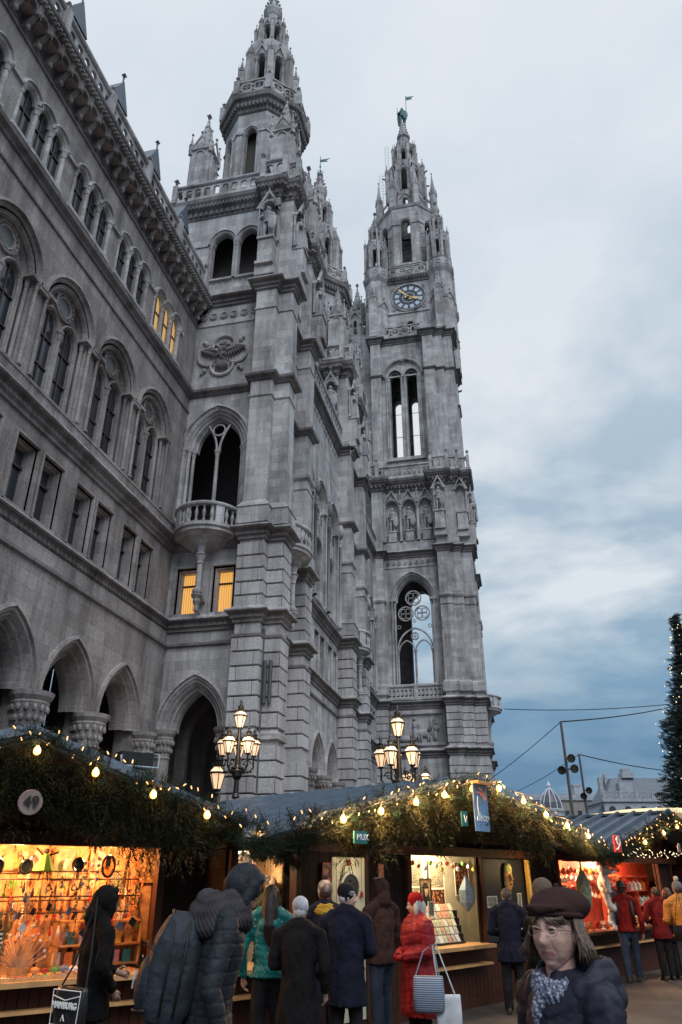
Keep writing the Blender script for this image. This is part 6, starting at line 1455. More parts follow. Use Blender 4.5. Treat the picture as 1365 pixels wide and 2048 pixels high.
# panel behind the door gap between x=-2.19..-1.47
for nm,(x,y,z,lab) in enumerate([(X(-3.28),.95,zz(1.86),'round white framed mirror at the upper left of the mirror opening'),(X(-2.93),.95,zz(1.62),'round white framed mirror with a figure motif, lowest left of the vendor'),(X(-2.62),.95,zz(1.9),'round white framed mirror directly above the vendor in the green jacket')]): rmirror(x,y,z,lab)
def tassel(x,y,z,L,lab):
    t=good('red_tassel',lab,'tassel',S2,x,y,z,'red tassels on cords'); m=MB(); m.tube([(0,0,0),(0,0,-L)],.004,4); m.obj('cord',PAL['red'],t); m=MB(); m.lathe([(.008,-L+.02),(.025,-L),(.028,-L-.05),(0,-L-.06)],(0,0,0),8); m.obj('bead',PAL['red'],t)
for i,(x,L) in enumerate([(X(-3.4),.3),(X(-3.1),.42),(X(-2.78),.16),(X(-2.7),.7)]): tassel(x,.9,OT+.15,L,f'red tassel on a cord in the mirror opening, {ORD[i]} from the left')
# door opening with pale panel
t=thing('stall_door','pale lit door panel standing open beside the mirror opening','door'); m=MB(); m.box(X(-2.02),X(-1.5),-.02,0,.12,OT-.06); m.obj('panel',pm('pale_lit_door',(.85,.8,.6),vs=3,var=.08),t); m=MB(); m.box(X(-1.5),X(-1.46),-.05,.01,.1,OT); m.obj('frame',PAL['dark brown'],t); S2.put(t,0,-.01,0)
plight('warm_point_light',(1,.85,.55),7,.1,t,(X(-1.75),-.55,OT-.15))  # bare point light brightens the door, no lamp body modelled
rmirror(X(-1.76),-.05,zz(1.66),'round white framed mirror hanging on the pale open door')
tassel(X(-1.98),-.06,OT-.05,.6,'long red tassel at the left edge of the pale door'); tassel(X(-1.58),-.06,OT-.05,.45,'red tassel at the right edge of the pale door'); tassel(X(-1.78),-.06,OT-.03,.08,'short red tassel above the mirror on the pale door')
picture(S2,'picture','red and black bottle print hanging left of the pale door','picture',X(-2.12),-.04,zz(1.72),.13,.42,PAL['red'],PT[3])
# card rack: rows of small cards on a tilted display
t=good('card_rack','black stepped rack of greeting cards in the middle stall window','display rack',S2,X(.12),.1,CT,raw=True); m=MB()
for k in range(5): m.box(-.62+.07*k,.56+.07*k,.02+.08*k,.10+.08*k,.0,.03+.105*k)
m.obj('steps',PAL['black'],t)
CM=[PAL['white'],pm('mint_card',(.55,.62,.42),vs=25,var=.3),pm('sand_card',(.7,.55,.35),vs=25,var=.3),pm('grey_card',(.5,.5,.48),vs=25,var=.35),pm('rose_card',(.7,.35,.25),vs=25,var=.3)]; CN=['white','mint','sand','grey','rose']
for k in range(5):
    for i in range(9):
        if k>2 and i<1: continue
        q=rg.randrange(5); t=good('greeting_card',f'{CN[q]} greeting card, {ORD[i]} from the left in the {["front","second","third","fourth","back"][k]} row of the rack','card',S2,X(.12)-.50+.07*k+i*.115,.14+.08*k,CT+.03+.105*k,'greeting cards on the stepped rack',rz=rg.uniform(-.08,.08),raw=True)
        mesh_kid('gc','card',lambda m:m.cbox((0,.03,.05),(.1,.006,.11),rx=-.5),CM[q],t)
def scr(t): m=MB(); m.lathe([(0,0),(.03,.0),(.03,.004),(0,.004)],(0,-.008,-.02),10,axis=(0,-1,0)); m.box(-.03,.03,-.01,-.007,-.07,-.045); m.obj('printed_motif',PAL['black'],t)
TLP=pm('teal_gradient_print',(.04,.42,.36),vs=4,var=.25)
t=picture(S2,'framed_print','teal print in a thick black frame standing on the counter of the middle stall','picture',X(-.52),.15,CT+.5,.33,.36,PAL['black'],TLP,rz=.15,extra=scr); 
t=good('easel','black easel holding the teal print on the counter of the middle stall','easel',S2,X(-.5),.22,CT); m=MB(); m.tube([(-.1,0,0),(0,.02,.3)],.012,4); m.tube([(.1,0,0),(0,.02,.3)],.012,4); m.tube([(0,.2,0),(0,.02,.3)],.012,4); m.obj('legs',PAL['black'],t)
picture(S2,'framed_print','small white print next to the teal print in the middle stall','picture',X(-.27),.35,CT+.5,.14,.18,PAL['white'],PT[2],rz=.1)
picture(S2,'framed_print','gold and black framed picture leaning low on the counter below the teal print','picture',X(-.4),.0,CT+.16,.16,.3,PAL['black'],PT[4],rz=.3)
yb2=1.25
for (x,z,w,h,i,lab) in [(X(-.62),zz(1.82),.5,.4,2,'grey photo poster at the top left of the back wall in the middle stall'),(X(-.1),zz(1.8),.4,.4,2,'fine speckled poster at the top centre of the back wall in the middle stall'),(X(-.62),zz(1.5),.45,.36,4,'pale landscape poster behind the hatted portrait in the middle stall'),(X(-.1),zz(1.48),.42,.36,3,'dark poster with coloured dots on the back wall of the middle stall'),(X(.5),zz(1.75),.42,.5,3,'busy orange and white poster at the right of the back wall in the middle stall')]:
    picture(S2,'poster',lab,'poster',x,yb2,z,w,h,PAL['white'],PT[i])
def portrait(t):
    m=MB(); m.ball((0,-.01,.0),(.055,.02,.075),10,8); m.obj('painted_face',pm('warm_skin_print',(.75,.5,.35),var=.05),t); m=MB(); m.ball((0,-.012,.07),(.1,.02,.02),10,6); m.ball((0,-.012,.1),(.06,.022,.05),10,6); m.ball((0,-.002,-.12),(.13,.02,.09),10,6); m.ball((-.05,-.004,-.02),(.03,.02,.09),8,6); m.ball((.05,-.004,-.02),(.03,.02,.09),8,6); m.obj('painted_hat',PAL['black'],t)
picture(S2,'portrait','painted portrait of a pale face in a dark hat on the middle stall back wall','picture',X(-.36),.9,zz(1.6),.28,.36,PAL['black'],PAL['honey'],extra=portrait)
t=good('cloth_bag','folded grey umbrella shaped cloth hanging at the right of the cards','bag',S2,X(.52),.12,zz(1.62)); m=MB(); m.lathe([(.01,.22),(.05,.14),(.13,0),(.12,-.18),(.03,-.3),(0,-.32)],(0,0,0),7); m.obj('cloth',PAL['blue grey'],t)
for i in range(12):
    c=['red','orange','white','green','silver','yellow'][i%6]; t=good('bauble',f'{c} bauble hanging under the lintel of the card window, {ORD[i]} from the left','bauble',S2,X(-.6)+i*.155,.3,OT-.02,'baubles under the lintel of the card window'); L=.05+.04*(i%3); mesh_kid(('bb',L),'ball',lambda m:(m.ball((0,0,-L-.03),.035,10,8),m.tube([(0,0,0),(0,0,-L)],.002,3)),PAL[c],t)
# black board in place of the dark stall interior, with mask, prints
t=thing('dark_interior_board','black board standing for dark interior right of the card window, holding a mask and prints','board'); m=MB(); m.box(X(.86),X(1.9),-.05,-.02,CT,OT-.02); m.obj('board',PAL['black'],t); S2.put(t,0,0,0)
t=good('mask','carved yellow and orange face mask on the dark board','mask',S2,X(1.43),-.09,zz(1.75)); m=MB(); m.ball((0,0,0),(.13,.05,.2),12,10); m.tube([(0,-.05,.06),(0,-.08,-.03)],[.015,.03],6); m.obj('face',pm('orange_painted_wood',(.7,.32,.12),vs=14,var=.35),t); m=MB(); m.ball((.0,-.01,.14),(.11,.05,.1),10,7); [m.tube([(-.12+.03*k,.0,-.05-.02*k),(-.1+.03*k,-.02,-.24)],.012,4) for k in range(5)]; m.obj('headband',pm('yellow_painted_wood',(.75,.62,.2),vs=20,var=.4),t); m=MB(); [m.ball((s*.045,-.05,.03),(.02,.01,.01),6,4) for s in (-1,1)]; m.ball((0,-.05,-.09),(.045,.01,.015),8,4); m.obj('eyes_and_mouth',PAL['black'],t)
picture(S2,'small_print','wide white print low on the dark board left of the woman in navy','picture',X(1.02),-.055,zz(1.48),.28,.14,PAL['white'],PT[2])
picture(S2,'small_print','upper white print on the dark board right of the woman in navy','picture',X(1.72),-.055,zz(1.46),.1,.26,PAL['white'],PT[2])
picture(S2,'small_print','lower white print on the dark board right of the woman in navy','picture',X(1.76),-.055,zz(1.2),.13,.24,PAL['white'],PT[2])
t=good('yellow_post','yellow lit wooden upright at the right end of the dark board','post',S2,X(1.93),-.12,CT-.1); m=MB(); m.box(-.04,.04,-.03,.03,0,OT-CT+.08); m.obj('upright',pm('yellow_pine',(.75,.45,.1),vs=6),t)
plight('warm_point_light',(1,.7,.3),9,.05,t,(-.35,-.35,1.2))  # bare point light beside the upright, without a lamp body
picture(S2,'small_print','small copper coloured portrait print between the hooded person and the door','picture',X(-1.2),-.01,zz(1.82),.12,.2,PAL['black'],pm('copper_print',(.5,.2,.12),vs=16,var=.5))
# ---- right stall: shelves and baubles
t=good('red_shelf','red shelving filled with small houses in the right stall','shelf',S2,X(5.7),.55,CT); m=MB(); [m.box(-1.1,1.1,0,.25,z,z+.025) for z in (.02,.35,.66,.95)]; [m.box(x,x+.03,0,.25,0,.98) for x in (-1.1,-.4,.35,1.07)]; m.obj('shelf',REDW,t)
for k in range(3):
    for i in range(9):
        c=['white','orange','red','silver','white'][(i+k*2)%5]; t=good('ceramic_house',f'{c} ceramic house, {ORD[i]} from the left on the {["bottom","middle","top"][k]} red shelf','ornament',S2,X(5.7)-1.0+i*.24,.62,CT+.045+.32*k,'ceramic houses on the red shelves')
        mesh_kid(('hs',i%2),'house',lambda m:(m.box(-.06,.06,-.05,.05,0,.1+.03*(i%2)),m.lathe([(.09,.1+.03*(i%2)),(0,.2)],(0,0,0),4,ph=PI/4)),PAL[c],t)
nb=0
for k,(y,z) in enumerate([(.2,zz(1.86)),(.35,zz(1.74)),(.25,zz(1.62)),(.4,zz(1.5))]):
    for i in range(17):
        c=['white','orange','silver','red','honey'][rg.randrange(5)]; r_=rg.choice([.04,.05,.06]); t=good('bauble',f'{c} glowing bauble, {ORD[i]} from the left in the {["top","second","third","bottom"][k]} hanging row of the right stall','bauble',S2,X(3.05)+i*.17+rg.uniform(-.03,.03),y,z+rg.uniform(-.03,.03),'baubles hanging in the right stall')
        mesh_kid(('rb',r_),'ball',lambda m:(m.ball((0,0,0),r_,10,8),m.lathe([(.012,r_),(.012,r_+.015),(0,r_+.02)],(0,0,0),6),m.tube([(0,0,r_),(0,0,r_+.1)],.002,3)),PAL[c],t)
for i in range(14):
    c=['white','orange','silver','honey','red'][i%5]; t=good('candle_holder',f'{c} candle holder on the counter of the right stall, {ORD[i]} from the left','candle holder',S2,X(3.15)+i*.3,.1+.08*(i%2),CT,'candle holders on the right counter'); mesh_kid('ch','holder',lambda m:m.lathe([(.05,0),(.02,.02),(.02,.07),(.05,.09),(.05,.15),(.04,.15)],(0,0,0),10),PAL[c],t)
# plush bears hanging on the front of the right stall
def bear(lab,x,y,z,sc,rz,ry,mat,hat):
    m=MB(); m.ball((0,0,0),(.12,.1,.14),12,10); m.ball((0,-.02,.2),(.1,.1,.095),12,10); m.ball((0,-.1,.18),(.05,.05,.04),8,6)
    for s in (-1,1): m.ball((s*.08,0,.28),.035,8,6); limb(m,[(s*.09,0,.09),(s*.2,-.05,-.02),(s*.21,-.08,-.12)],[.05,.045,.045],8); limb(m,[(s*.07,0,-.1),(s*.1,-.05,-.3),(s*.1,-.1,-.34)],[.06,.05,.055],8)
    t=good('plush_bear',lab,'plush toy',S2,x,y,z,rz=rz); o=remesh(m,.012,'body',mat,2,t); o.rotation_euler=(0,ry,0); o.scale=(sc,)*3
    m=MB(); [m.ball((s*.035,-.105,.23),.01,6,4) for s in (-1,1)]; m.ball((0,-.15,.19),.015,6,4); q=m.obj('eyes_and_nose',PAL['black'],t); q.rotation_euler=(0,ry,0); q.scale=(sc,)*3
    m=MB(); m.tube([(0,0,.28*sc),(0,0,.28*sc+.3)],.004,3); m.obj('loop',PAL['dark brown'],t)
    if hat: m=MB(); m.lathe([(.1,.25),(.105,.28),(.06,.33),(.03,.39)],(0,-.01,0),10); m.ball((.0,0,.4),.025,6,5); q=m.obj('santa_hat',PAL['red'],t); q.rotation_euler=(0,ry,0); q.scale=(sc,)*3
PLW=pm('cream_plush',(.55,.5,.46),rough=1,vs=40,bump=1,bs=160); PLG=pm('grey_brown_plush',(.22,.17,.16),rough=1,vs=40,bump=1,bs=160)
bear('big cream plush bear in a red hat hanging on the front of the right stall',X(3.95),-.35,zz(1.68),1.3,.3,.1,PLW,True)
bear('grey brown plush bear hanging below and right of the big cream bear',X(4.12),-.38,zz(1.42),.9,.7,-.5,PLG,False)
bear('small cream plush bear tilted, hanging lowest left in the bunch',X(3.98),-.42,zz(1.27),.75,-.2,.6,PLW,False)
bear('small grey plush bear hanging lowest right in the bunch',X(4.28),-.38,zz(1.26),.75,.4,-.2,PLG,False)
t=good('cloth_sack','mottled green cloth sack hanging left of the plush bears','bag',S2,X(3.38),-.25,zz(1.72)); m=MB(); m.lathe([(.015,.22),(.05,.16),(.12,.0),(.14,-.2),(.12,-.42),(.03,-.5),(0,-.5)],(0,0,0),12); m.obj('sack',patt('mottled_green_cloth',(.1,.2,.16),(.3,.32,.2),12,'n'),t,True); m=MB(); m.tube([(0,0,.2),(-.02,0,.5)],.02,5); m.obj('strap',PAL['black'],t)
# ================================================================= PEOPLE
SKIN=pm('winter_skin',(.38,.22,.16),rough=.55,vs=18,var=.08,bump=.12,bs=90); SKO=pm('aged_skin',(.54,.33,.27),rough=.5,vs=34,var=.10,bump=.3,bs=70,spec=.3)
EYW=pm('eye_white',(.6,.57,.53),rough=.2,var=0); IRS=pm('dark_iris',(.03,.025,.02),rough=.1,var=0); LIP=pm('lip_skin',(.42,.18,.16),rough=.5,var=.05)
def cloth(name,col,bump=.35,bs=70,rough=.85,var=.22,vs=5): return pm(name,col,rough=rough,vs=vs,var=var,bump=bump,bs=bs,spec=.12 if rough>.7 else .3)
def head(m,c,R3,sc=1.0,frown=0,old=0):
    # face looks along +Y; dense grid with brow, sockets, nose, cheeks, lips, chin
    n1,n2=72,54; vs=[]; g=lambda a,b,s,t: math.exp(-(a/s)**2-(b/t)**2)
    for j in range(n2+1):
        ph=-PI/2+PI*j/n2
        for i in range(n1):
            th=2*PI*i/n1; dx,dy,dz=math.cos(ph)*math.cos(th),math.cos(ph)*math.sin(th),math.sin(ph)
            x,y,z=.073*dx,.094*dy,.122*dz
            lo=max(0,min(1,(-z-.015)/.1)); x*=1-(.20 if old else .30)*lo*lo-.04*lo; y*=(1-.12*lo) if y>0 else (1-.38*lo)
            if y>0:
                f=1; ax=abs(x)
                y+=.011*g(x,z+.1,.022,.018)                                  # chin
                y+=.008*g(x,z-.015,.011,.03)+.022*g(x,z+.026,.011,.018)+.007*g(ax-.013,z+.034,.008,.009)  # nose
                y+=.006*g(ax-.028,z-.035,.022,.009); y-=.013*g(ax-.031,z-.013,.017,.012)                # brow, socket
                y+=.005*g(ax-.045,z+.028,.02,.02)                             # cheek
                zl=z+.064+frown*(ax/.025)**2*.006
                y+=.008*g(ax,zl-.006,.022,.0055)+.008*g(ax,zl+.007,.02,.006)-.006*g(ax,zl,.024,.0028)
                y-=.004*g(ax,z+.083,.02,.006)
                if old: y-=.0045*g(ax-.030-.25*(-.045-z),z+.056,.0035,.022)*1; y-=.003*g(ax-.036,z+.008,.014,.0035); y-=.004*g(ax-.03,z+.085,.006,.015); y+=.004*g(ax-.042,z+.075,.012,.016)
            p=R3@Vector((x*sc,y*sc,z*sc))+Vector(c); vs.append(tuple(p))
    fs=[]; mi=[]
    for j in range(n2):
        for i in range(n1):
            fs.append((j*n1+i,j*n1+(i+1)%n1,(j+1)*n1+(i+1)%n1,(j+1)*n1+i))
            q=Vector(vs[j*n1+i])-Vector(c); q=R3.transposed()@q/sc; zl=q.z+.064+frown*(abs(q.x)/.025)**2*.006
            mi.append(3 if (q.y>.04 and abs(q.x)<.025 and abs(zl)<.0095) else 0)
    k=len(m.mi); m.m=0; m.add(vs,fs); m.mi[k:]=mi
    for s in (-1,1):
        def P(x,y,z): return tuple(R3@Vector((x*sc,y*sc,z*sc))+Vector(c))
        m.m=1; m.ball(P(s*.031,.0725,.0125),.0112*sc,12,10); m.m=2; m.ball(P(s*.031-.001,.0825,.0115),.0052*sc,8,6)
        m.m=0; m.tube([P(s*.031-.014,.078,.0115),P(s*.031-.008,.0865,.0175),P(s*.031,.089,.0195),P(s*.031+.008,.0865,.0175),P(s*.031+.014,.078,.0115)],[.002*sc,.0042*sc,.005*sc,.0042*sc,.002*sc],6)
        m.tube([P(s*.031-.013,.079,.009),P(s*.031,.086,.0045),P(s*.031+.013,.079,.009)],[.002*sc,.0035*sc,.002*sc],6)
        m.ball(P(s*.074,-.006,-.002),(.01*sc,.018*sc,.03*sc),8,6)
        m.m=4; m.tube([P(s*.016,.0915,.032),P(s*.03,.0915,.037),P(s*.046,.080,.031)],[.0025*sc,.003*sc,.001*sc],5); m.m=0
def hand_mb(m,wr,el,curl=.5,side=1):
    # palm, five fingers, thumb; pointing from elbow to wrist
    d=(Vector(wr)-Vector(el)).normalized(); sx=Vector((0,0,1)).cross(d); sx=sx.normalized() if sx.length>.15 else Vector((1,0,0)); up=d.cross(sx).normalized()
    # for a hanging arm the palm faces the thigh
    w,nrm=(up if abs(d.z)<.7 else Vector((0,1,0))),(sx*side if abs(d.z)<.7 else Vector((-side,0,0)))
    base=Vector(wr)+d*.02; parts=[]
    limb(m,[Vector(wr)-d*.03,base+d*.03,base+d*.065],[.024,.03,.03],8)
    for k,(o,L) in enumerate([(-.027,.062),(-.009,.072),(.009,.078),(.027,.07)]):
        p0=base+d*.07+w*o; p1=p0+(d*math.cos(curl*.6)+nrm*math.sin(curl*.6))*L*.45; p2=p1+(d*math.cos(curl*1.4)+nrm*math.sin(curl*1.4))*L*.33; p3=p2+(d*math.cos(curl*2)+nrm*math.sin(curl*2))*L*.22
        limb(m,[p0,p1,p2,p3],[.0095,.0088,.008,.007],6)
    t0=base+d*.01+w*.03; t1=t0+(d*.6+w*.55+nrm*.35).normalized()*.04; t2=t1+(d*.85+nrm*.4).normalized()*.03; limb(m,[t0,t1,t2],[.012,.0105,.009],6)
def rnd_disp(q,f,a,seed=0):
    def fn(co,no):
        d=np.zeros(len(co))
        if a: d+=np.array([a*(1.5*noise.noise(Vector((x*f*.9+seed,y*f*.9,z*f*.4)))-1.1*abs(noise.noise(Vector((x*f*1.3,y*f*1.3+seed,z*f*1.6+x*f*.8))))) for x,y,z in co.tolist()])
        if q: d+=-q[1]*np.exp(-(((co[:,2]*q[0]+.18*np.sin(co[:,0]*9+co[:,1]*5))%1-.5)/(.06 if q[0]==14 else .10))**2)
        return d
    return fn
ARMS={'down':lambda s:((s*.235,-.01,1.40),(s*.30,-.04,1.10),(s*.29,.06,.86)),
 'front':lambda s:((s*.235,-.01,1.40),(s*.30,.0,1.12),(s*.10,.24,1.06)),
 'pocket':lambda s:((s*.235,-.01,1.40),(s*.34,-.05,1.14),(s*.24,.10,.96)),
 'reach':lambda s:((s*.235,-.01,1.40),(s*.30,.12,1.14),(s*.22,.40,1.16)),
 'face':lambda s:((s*.235,-.01,1.40),(s*.30,.14,1.18),(s*.12,.24,1.42)),
 'tight':lambda s:((s*.20,-.01,1.38),(s*.245,-.02,1.10),(s*.24,.08,.86)),
 'back':lambda s:((s*.235,-.01,1.40),(s*.34,-.12,1.14),(s*.12,-.2,1.02))}
def person(label,px,Z,face,h,coat,trouser,hem=.82,bulk=1.0,lean=0,hp=0,hy=0,arms=('down','down'),quilt=None,wr=.010,hood=None,hat=None,hair=None,shoe=None,skin=None,gloves=None,old=0,frown=0,stride=.04,coatname='coat',vox=.015,scarf=None,pos=None,women=False,extra=None,base=0,neck=1.535):
    x,y=pos if pos else W(*pxU(px,Z)); t=thing('person',label,'person',(x,y,base),face); k=h/1.75; t.scale=(k,k,k); skin=skin or SKIN
    Rl=Matrix.Rotation(-lean,3,'X')
    def T(p):
        p=Vector(p)
        if p.z<=.95: return p
        q=p-Vector((0,0,.95)); w=min(1,(p.z-.95)/.25); return Vector((0,0,.95))+Matrix.Rotation(-lean*w,3,'X')@q
    RH=Matrix.Rotation(-lean*.6,3,'X')@Matrix.Rotation(hy,3,'Z')@Matrix.Rotation(-hp,3,'X')
    hc=T((0,.0,1.50))+RH@Vector((0,.02,.128))
    # ---- body: one continuous surface
    b=MB(); Tm=lambda ps:[T(p) for p in ps]
    limb(b,Tm([(0,0,.92),(0,.0,1.1),(0,-.01,1.3),(0,-.01,1.38)]),[.12,.11,.115,.085],14)
    for s in (-1,1): limb(b,Tm([(0,-.01,1.38),(s*.13,-.01,1.40),(s*.2,-.01,1.39)]),[.07,.055,.045],10)
    limb(b,[T((0,-.01,1.42)),T((0,.0,1.5)),hc+RH@Vector((0,-.02,-.06))],[.075,.055,.055],12); b.ball(tuple(hc),(.066,.08,.1),12,10)
    leg=[]
    for s in (-1,1):
        o=s*stride; P=[(s*.085,0,.92),(s*.1,o*.6+.015,.5),(s*.1,o-.01,.09)]; leg.append(P); limb(b,P,[.095,.06,.042],12); limb(b,[(s*.1,o-.03,.05),(s*.11,o+.13,.035)],[.04,.032],8)
    A=[]
    for s,nm in ((-1,arms[0]),(1,arms[1])):
        a=[T(p) for p in (ARMS[nm](s) if isinstance(nm,str) else nm(s))]; A.append(a); limb(b,a,[.052,.042,.028],10)
    bo=remesh(b,.013,'body',[skin,EYW,IRS,LIP,hair[1] if hair else PAL['dark brown']],2,t)
    hm=MB(); head(hm,tuple(hc),RH,1.0,frown,old); hands=[]
    for s,a in zip((-1,1),A):
        if not gloves: hm.m=0; hand_mb(hm,a[2],a[1],.55,s)
    # join head detail and hands into the body mesh
    me=bo.data; import bmesh as _b
    bm=_b.new(); bm.from_mesh(me); vs=[bm.verts.new(v) for v in hm.v]
    for f,mi in zip(hm.f,hm.mi):
        try: q=bm.faces.new([vs[i] for i in f]); q.material_index=mi; q.smooth=True
        except ValueError: pass
    bm.to_mesh(me); bm.free()
    # ---- trousers and shoes
    m=MB(); limb(m,[(0,.0,.93),(0,.0,.86)],[.12,.13],12)
    for P in leg: limb(m,P,[.108,.082,.072],12)
    remesh(m,vox,'trousers',trouser,2,t,disp=rnd_disp(None,14,.006,px))
    shoe=shoe or PAL['black']
    for s,P in zip((-1,1),leg):
        m=MB(); o=P[2][1]; limb(m,[(s*.1,o,.14),(s*.1,o-.02,.06)],[.062,.052],10); limb(m,[(s*.1,o-.04,.045),(s*.11,o+.08,.04),(s*.115,o+.15,.034)],[.046,.048,.036],10); m.cbox((s*.107,o+.05,.012),(.085,.26,.024)); remesh(m,.012,'shoe',shoe,2,t)
    # ---- coat
    m=MB(); B=bulk; rw=.2*B; rd=.148*B
    zs=[(hem,1.06,1.1),(hem+(.95-hem)*.5 if hem<.9 else .9,1.02,1.06),(.98,.93,.98),(1.12,.95,1.0),(1.26,1.03,1.02),(1.36,1.0,.95),(1.42,.86,.84),(1.47,.56,.68)]+([(1.54,.43,.56)] if neck>1.5 else [])
    if women: zs=[(z,(a*(1.06 if z<.9 else (.9 if .95<z<1.2 else .95))),b_) for z,a,b_ in zs]
    n=24; vs=[]
    for z,a,b_ in zs:
        for i in range(n): q=2*PI*i/n; vs.append(tuple(T((rw*a*math.cos(q),rd*b_*math.sin(q),z))))
    fs=[(j*n+i,j*n+(i+1)%n,(j+1)*n+(i+1)%n,(j+1)*n+i) for j in range(len(zs)-1) for i in range(n)]+[tuple(range(n-1,-1,-1)),tuple((len(zs)-1)*n+i for i in range(n))]
    m.add(vs,fs)
    for a in A: 
        e=a[1].lerp(a[2],.93); sh=a[0]
        limb(m,[T((0,-.01,1.4)).lerp(sh,.55),sh,a[1],e],[.078*B,.076*B,.062*B,.049*B],12)
    limb(m,[T((0,-.01,1.44)),T((0,.0,neck))],[.10,.082 if neck>1.5 else .07],12)
    for s in (-1,1): limb(m,[T((s*.05,-.02,1.50 if neck>1.5 else 1.45)),T((s*.19,-.015,1.425))],[.075,.075],10)
    remesh(m,vox,coatname,coat,3,t,disp=rnd_disp(quilt,19,wr,px*.7))
    if gloves:
        for s,a in zip((-1,1),A):
            g_=MB(); hand_mb(g_,a[2],a[1],.7,s); remesh(g_,.006,'glove',gloves,1,t,disp=lambda co,no:np.full(len(co),.004))
    V=lambda x,y,z: tuple(hc+RH@Vector((x,y,z)))
    def shell(name,mat,parts,vx=.01,sm=3,dp=None): 
        m=MB()
        for p in parts:
            if p[0]=='b':
                k0=len(m.v); m.ball((0,0,0),p[2],16,12); c=p[1]
                for i in range(k0,len(m.v)): v=Vector(m.v[i])+Vector(c); m.v[i]=V(*v)
            else: limb(m,[V(*q) for q in p[1]],p[2],10)
        return remesh(m,vx,name,mat,sm,t,disp=dp)
    strand=lambda co,no: .004*np.sin(60*np.arctan2(co[:,1]-hc.y,co[:,0]-hc.x)+np.sin(co[:,2]*30)*2)
    if hair:
        st_,hm_=hair
        if st_=='short': shell('hair',hm_,[('b',(0,-.022,.03),(.082,.088,.1))],dp=strand)
        if st_=='bob': shell('hair',hm_,[('b',(0,-.03,.03),(.09,.092,.105))]+[('l',[(s*.06,-.02,.04),(s*.083,-.02,-.04),(s*.08,-.02,-.11)],[.035,.034,.026]) for s in (-1,1)]+[('l',[(0,-.09,.0),(0,-.09,-.11)],[.06,.05])],dp=strand)
        if st_=='long': shell('hair',hm_,[('b',(0,-.02,.035),(.088,.095,.1)),('l',[(0,-.075,.02),(0,-.11,-.12),(.01,-.155,-.28),(.02,-.175,-.42)],[.075,.09,.085,.04])]+[('l',[(s*.07,-.02,.0),(s*.085,-.03,-.12),(s*.07,-.06,-.25)],[.03,.035,.02]) for s in (-1,1)],dp=strand)
    if hood:
        shell('hood',hood,[('b',(0,-.03,.035),(.115,.122,.13))]+([] if lean else [('l',[(0,-.08,-.06),(0,-.07,-.13)],[.1,.11])])+[('l',[(s*.085,.02,.06),(s*.09,.03,-.03),(s*.075,.03,-.10)],[.032,.032,.035]) for s in (-1,1)]+[('l',[(-.06,.04,.115),(0,.05,.135),(.06,.04,.115)],[.025,.025,.025])],dp=rnd_disp(None,30,.005,px))
    if hat:
        kd,hmat=hat[0],hat[1]
        if kd in('beanie','pompom'):
            shell('knit_hat',hmat,[('b',(0,-.015,.07),(.094,.108,.098)),('l',[(-.0,-.012,.03),(0,-.012,.045)],[.096,.098])],dp=lambda co,no:.0025*np.sin(110*np.arctan2(co[:,1]-hc.y,co[:,0]-hc.x)))
            if kd=='pompom': m=MB(); m.ball(V(0,-.03,.20),.045,12,10); remesh(m,.009,'pompom',hat[2],0,t,disp=lambda co,no:.006*np.sin(co[:,0]*300)*np.sin(co[:,2]*280))
        if kd=='fedora': shell('felt_hat',hmat,[('b',(0,0,.115),(.088,.1,.075)),('b',(0,0,.07),(.15,.165,.014))],vx=.008)
        if kd=='cap': 
            o=shell('cap',hmat,[('b',(0,-.02,.08),(.098,.11,.058)),('b',(.0,-.055,.095),(.112,.118,.062)),('l',[(-.05,.085,.078),(0,.112,.07),(.05,.085,.078)],[.013,.014,.013]),('b',(0,.06,.082),(.08,.062,.012))],vx=.008,sm=3)
            m=MB(); P=[V(.092*math.cos(a),-.012+.108*math.sin(a),.062) for a in [i*PI/12 for i in range(24)]]; m.tube(P,.010,6,closed=True); m.ball(V(0,-.04,.158),.011,8,6); m.obj('hat_band',hmat,t,True)
    if scarf:
        m=MB(); c=T((0,.0,1.49))
        for dz,r_,o in ((.01,.09,.05),(-.035,.12,.045)): m.tube([(c.x+r_*math.cos(a),c.y+.01+r_*math.sin(a)*1.05,c.z+dz+.02*math.sin(a)) for a in [i*PI/10 for i in range(20)]],o,8,closed=True)
        remesh(m,.012,'scarf',scarf,2,t,disp=lambda co,no:.004*np.sin(co[:,2]*180+co[:,0]*60))
    if extra: extra(t,T,V,A,hc,RH)
    return t
BCO=cloth('charcoal_wool',(.010,.009,.010)); NVY=cloth('navy_coat_cloth',(.012,.013,.026)); BLC=cloth('black_coat_cloth',(.006,.0055,.006)); JNS=cloth('blue_denim',(.028,.04,.065)); DTR=cloth('dark_trouser_cloth',(.014,.013,.015))
SLP=cloth('blue_black_nylon',(.018,.021,.028),rough=.65,bs=17,bump=1); GRY=cloth('dark_grey_knit',(.06,.055,.062),bs=120,bump=.8)
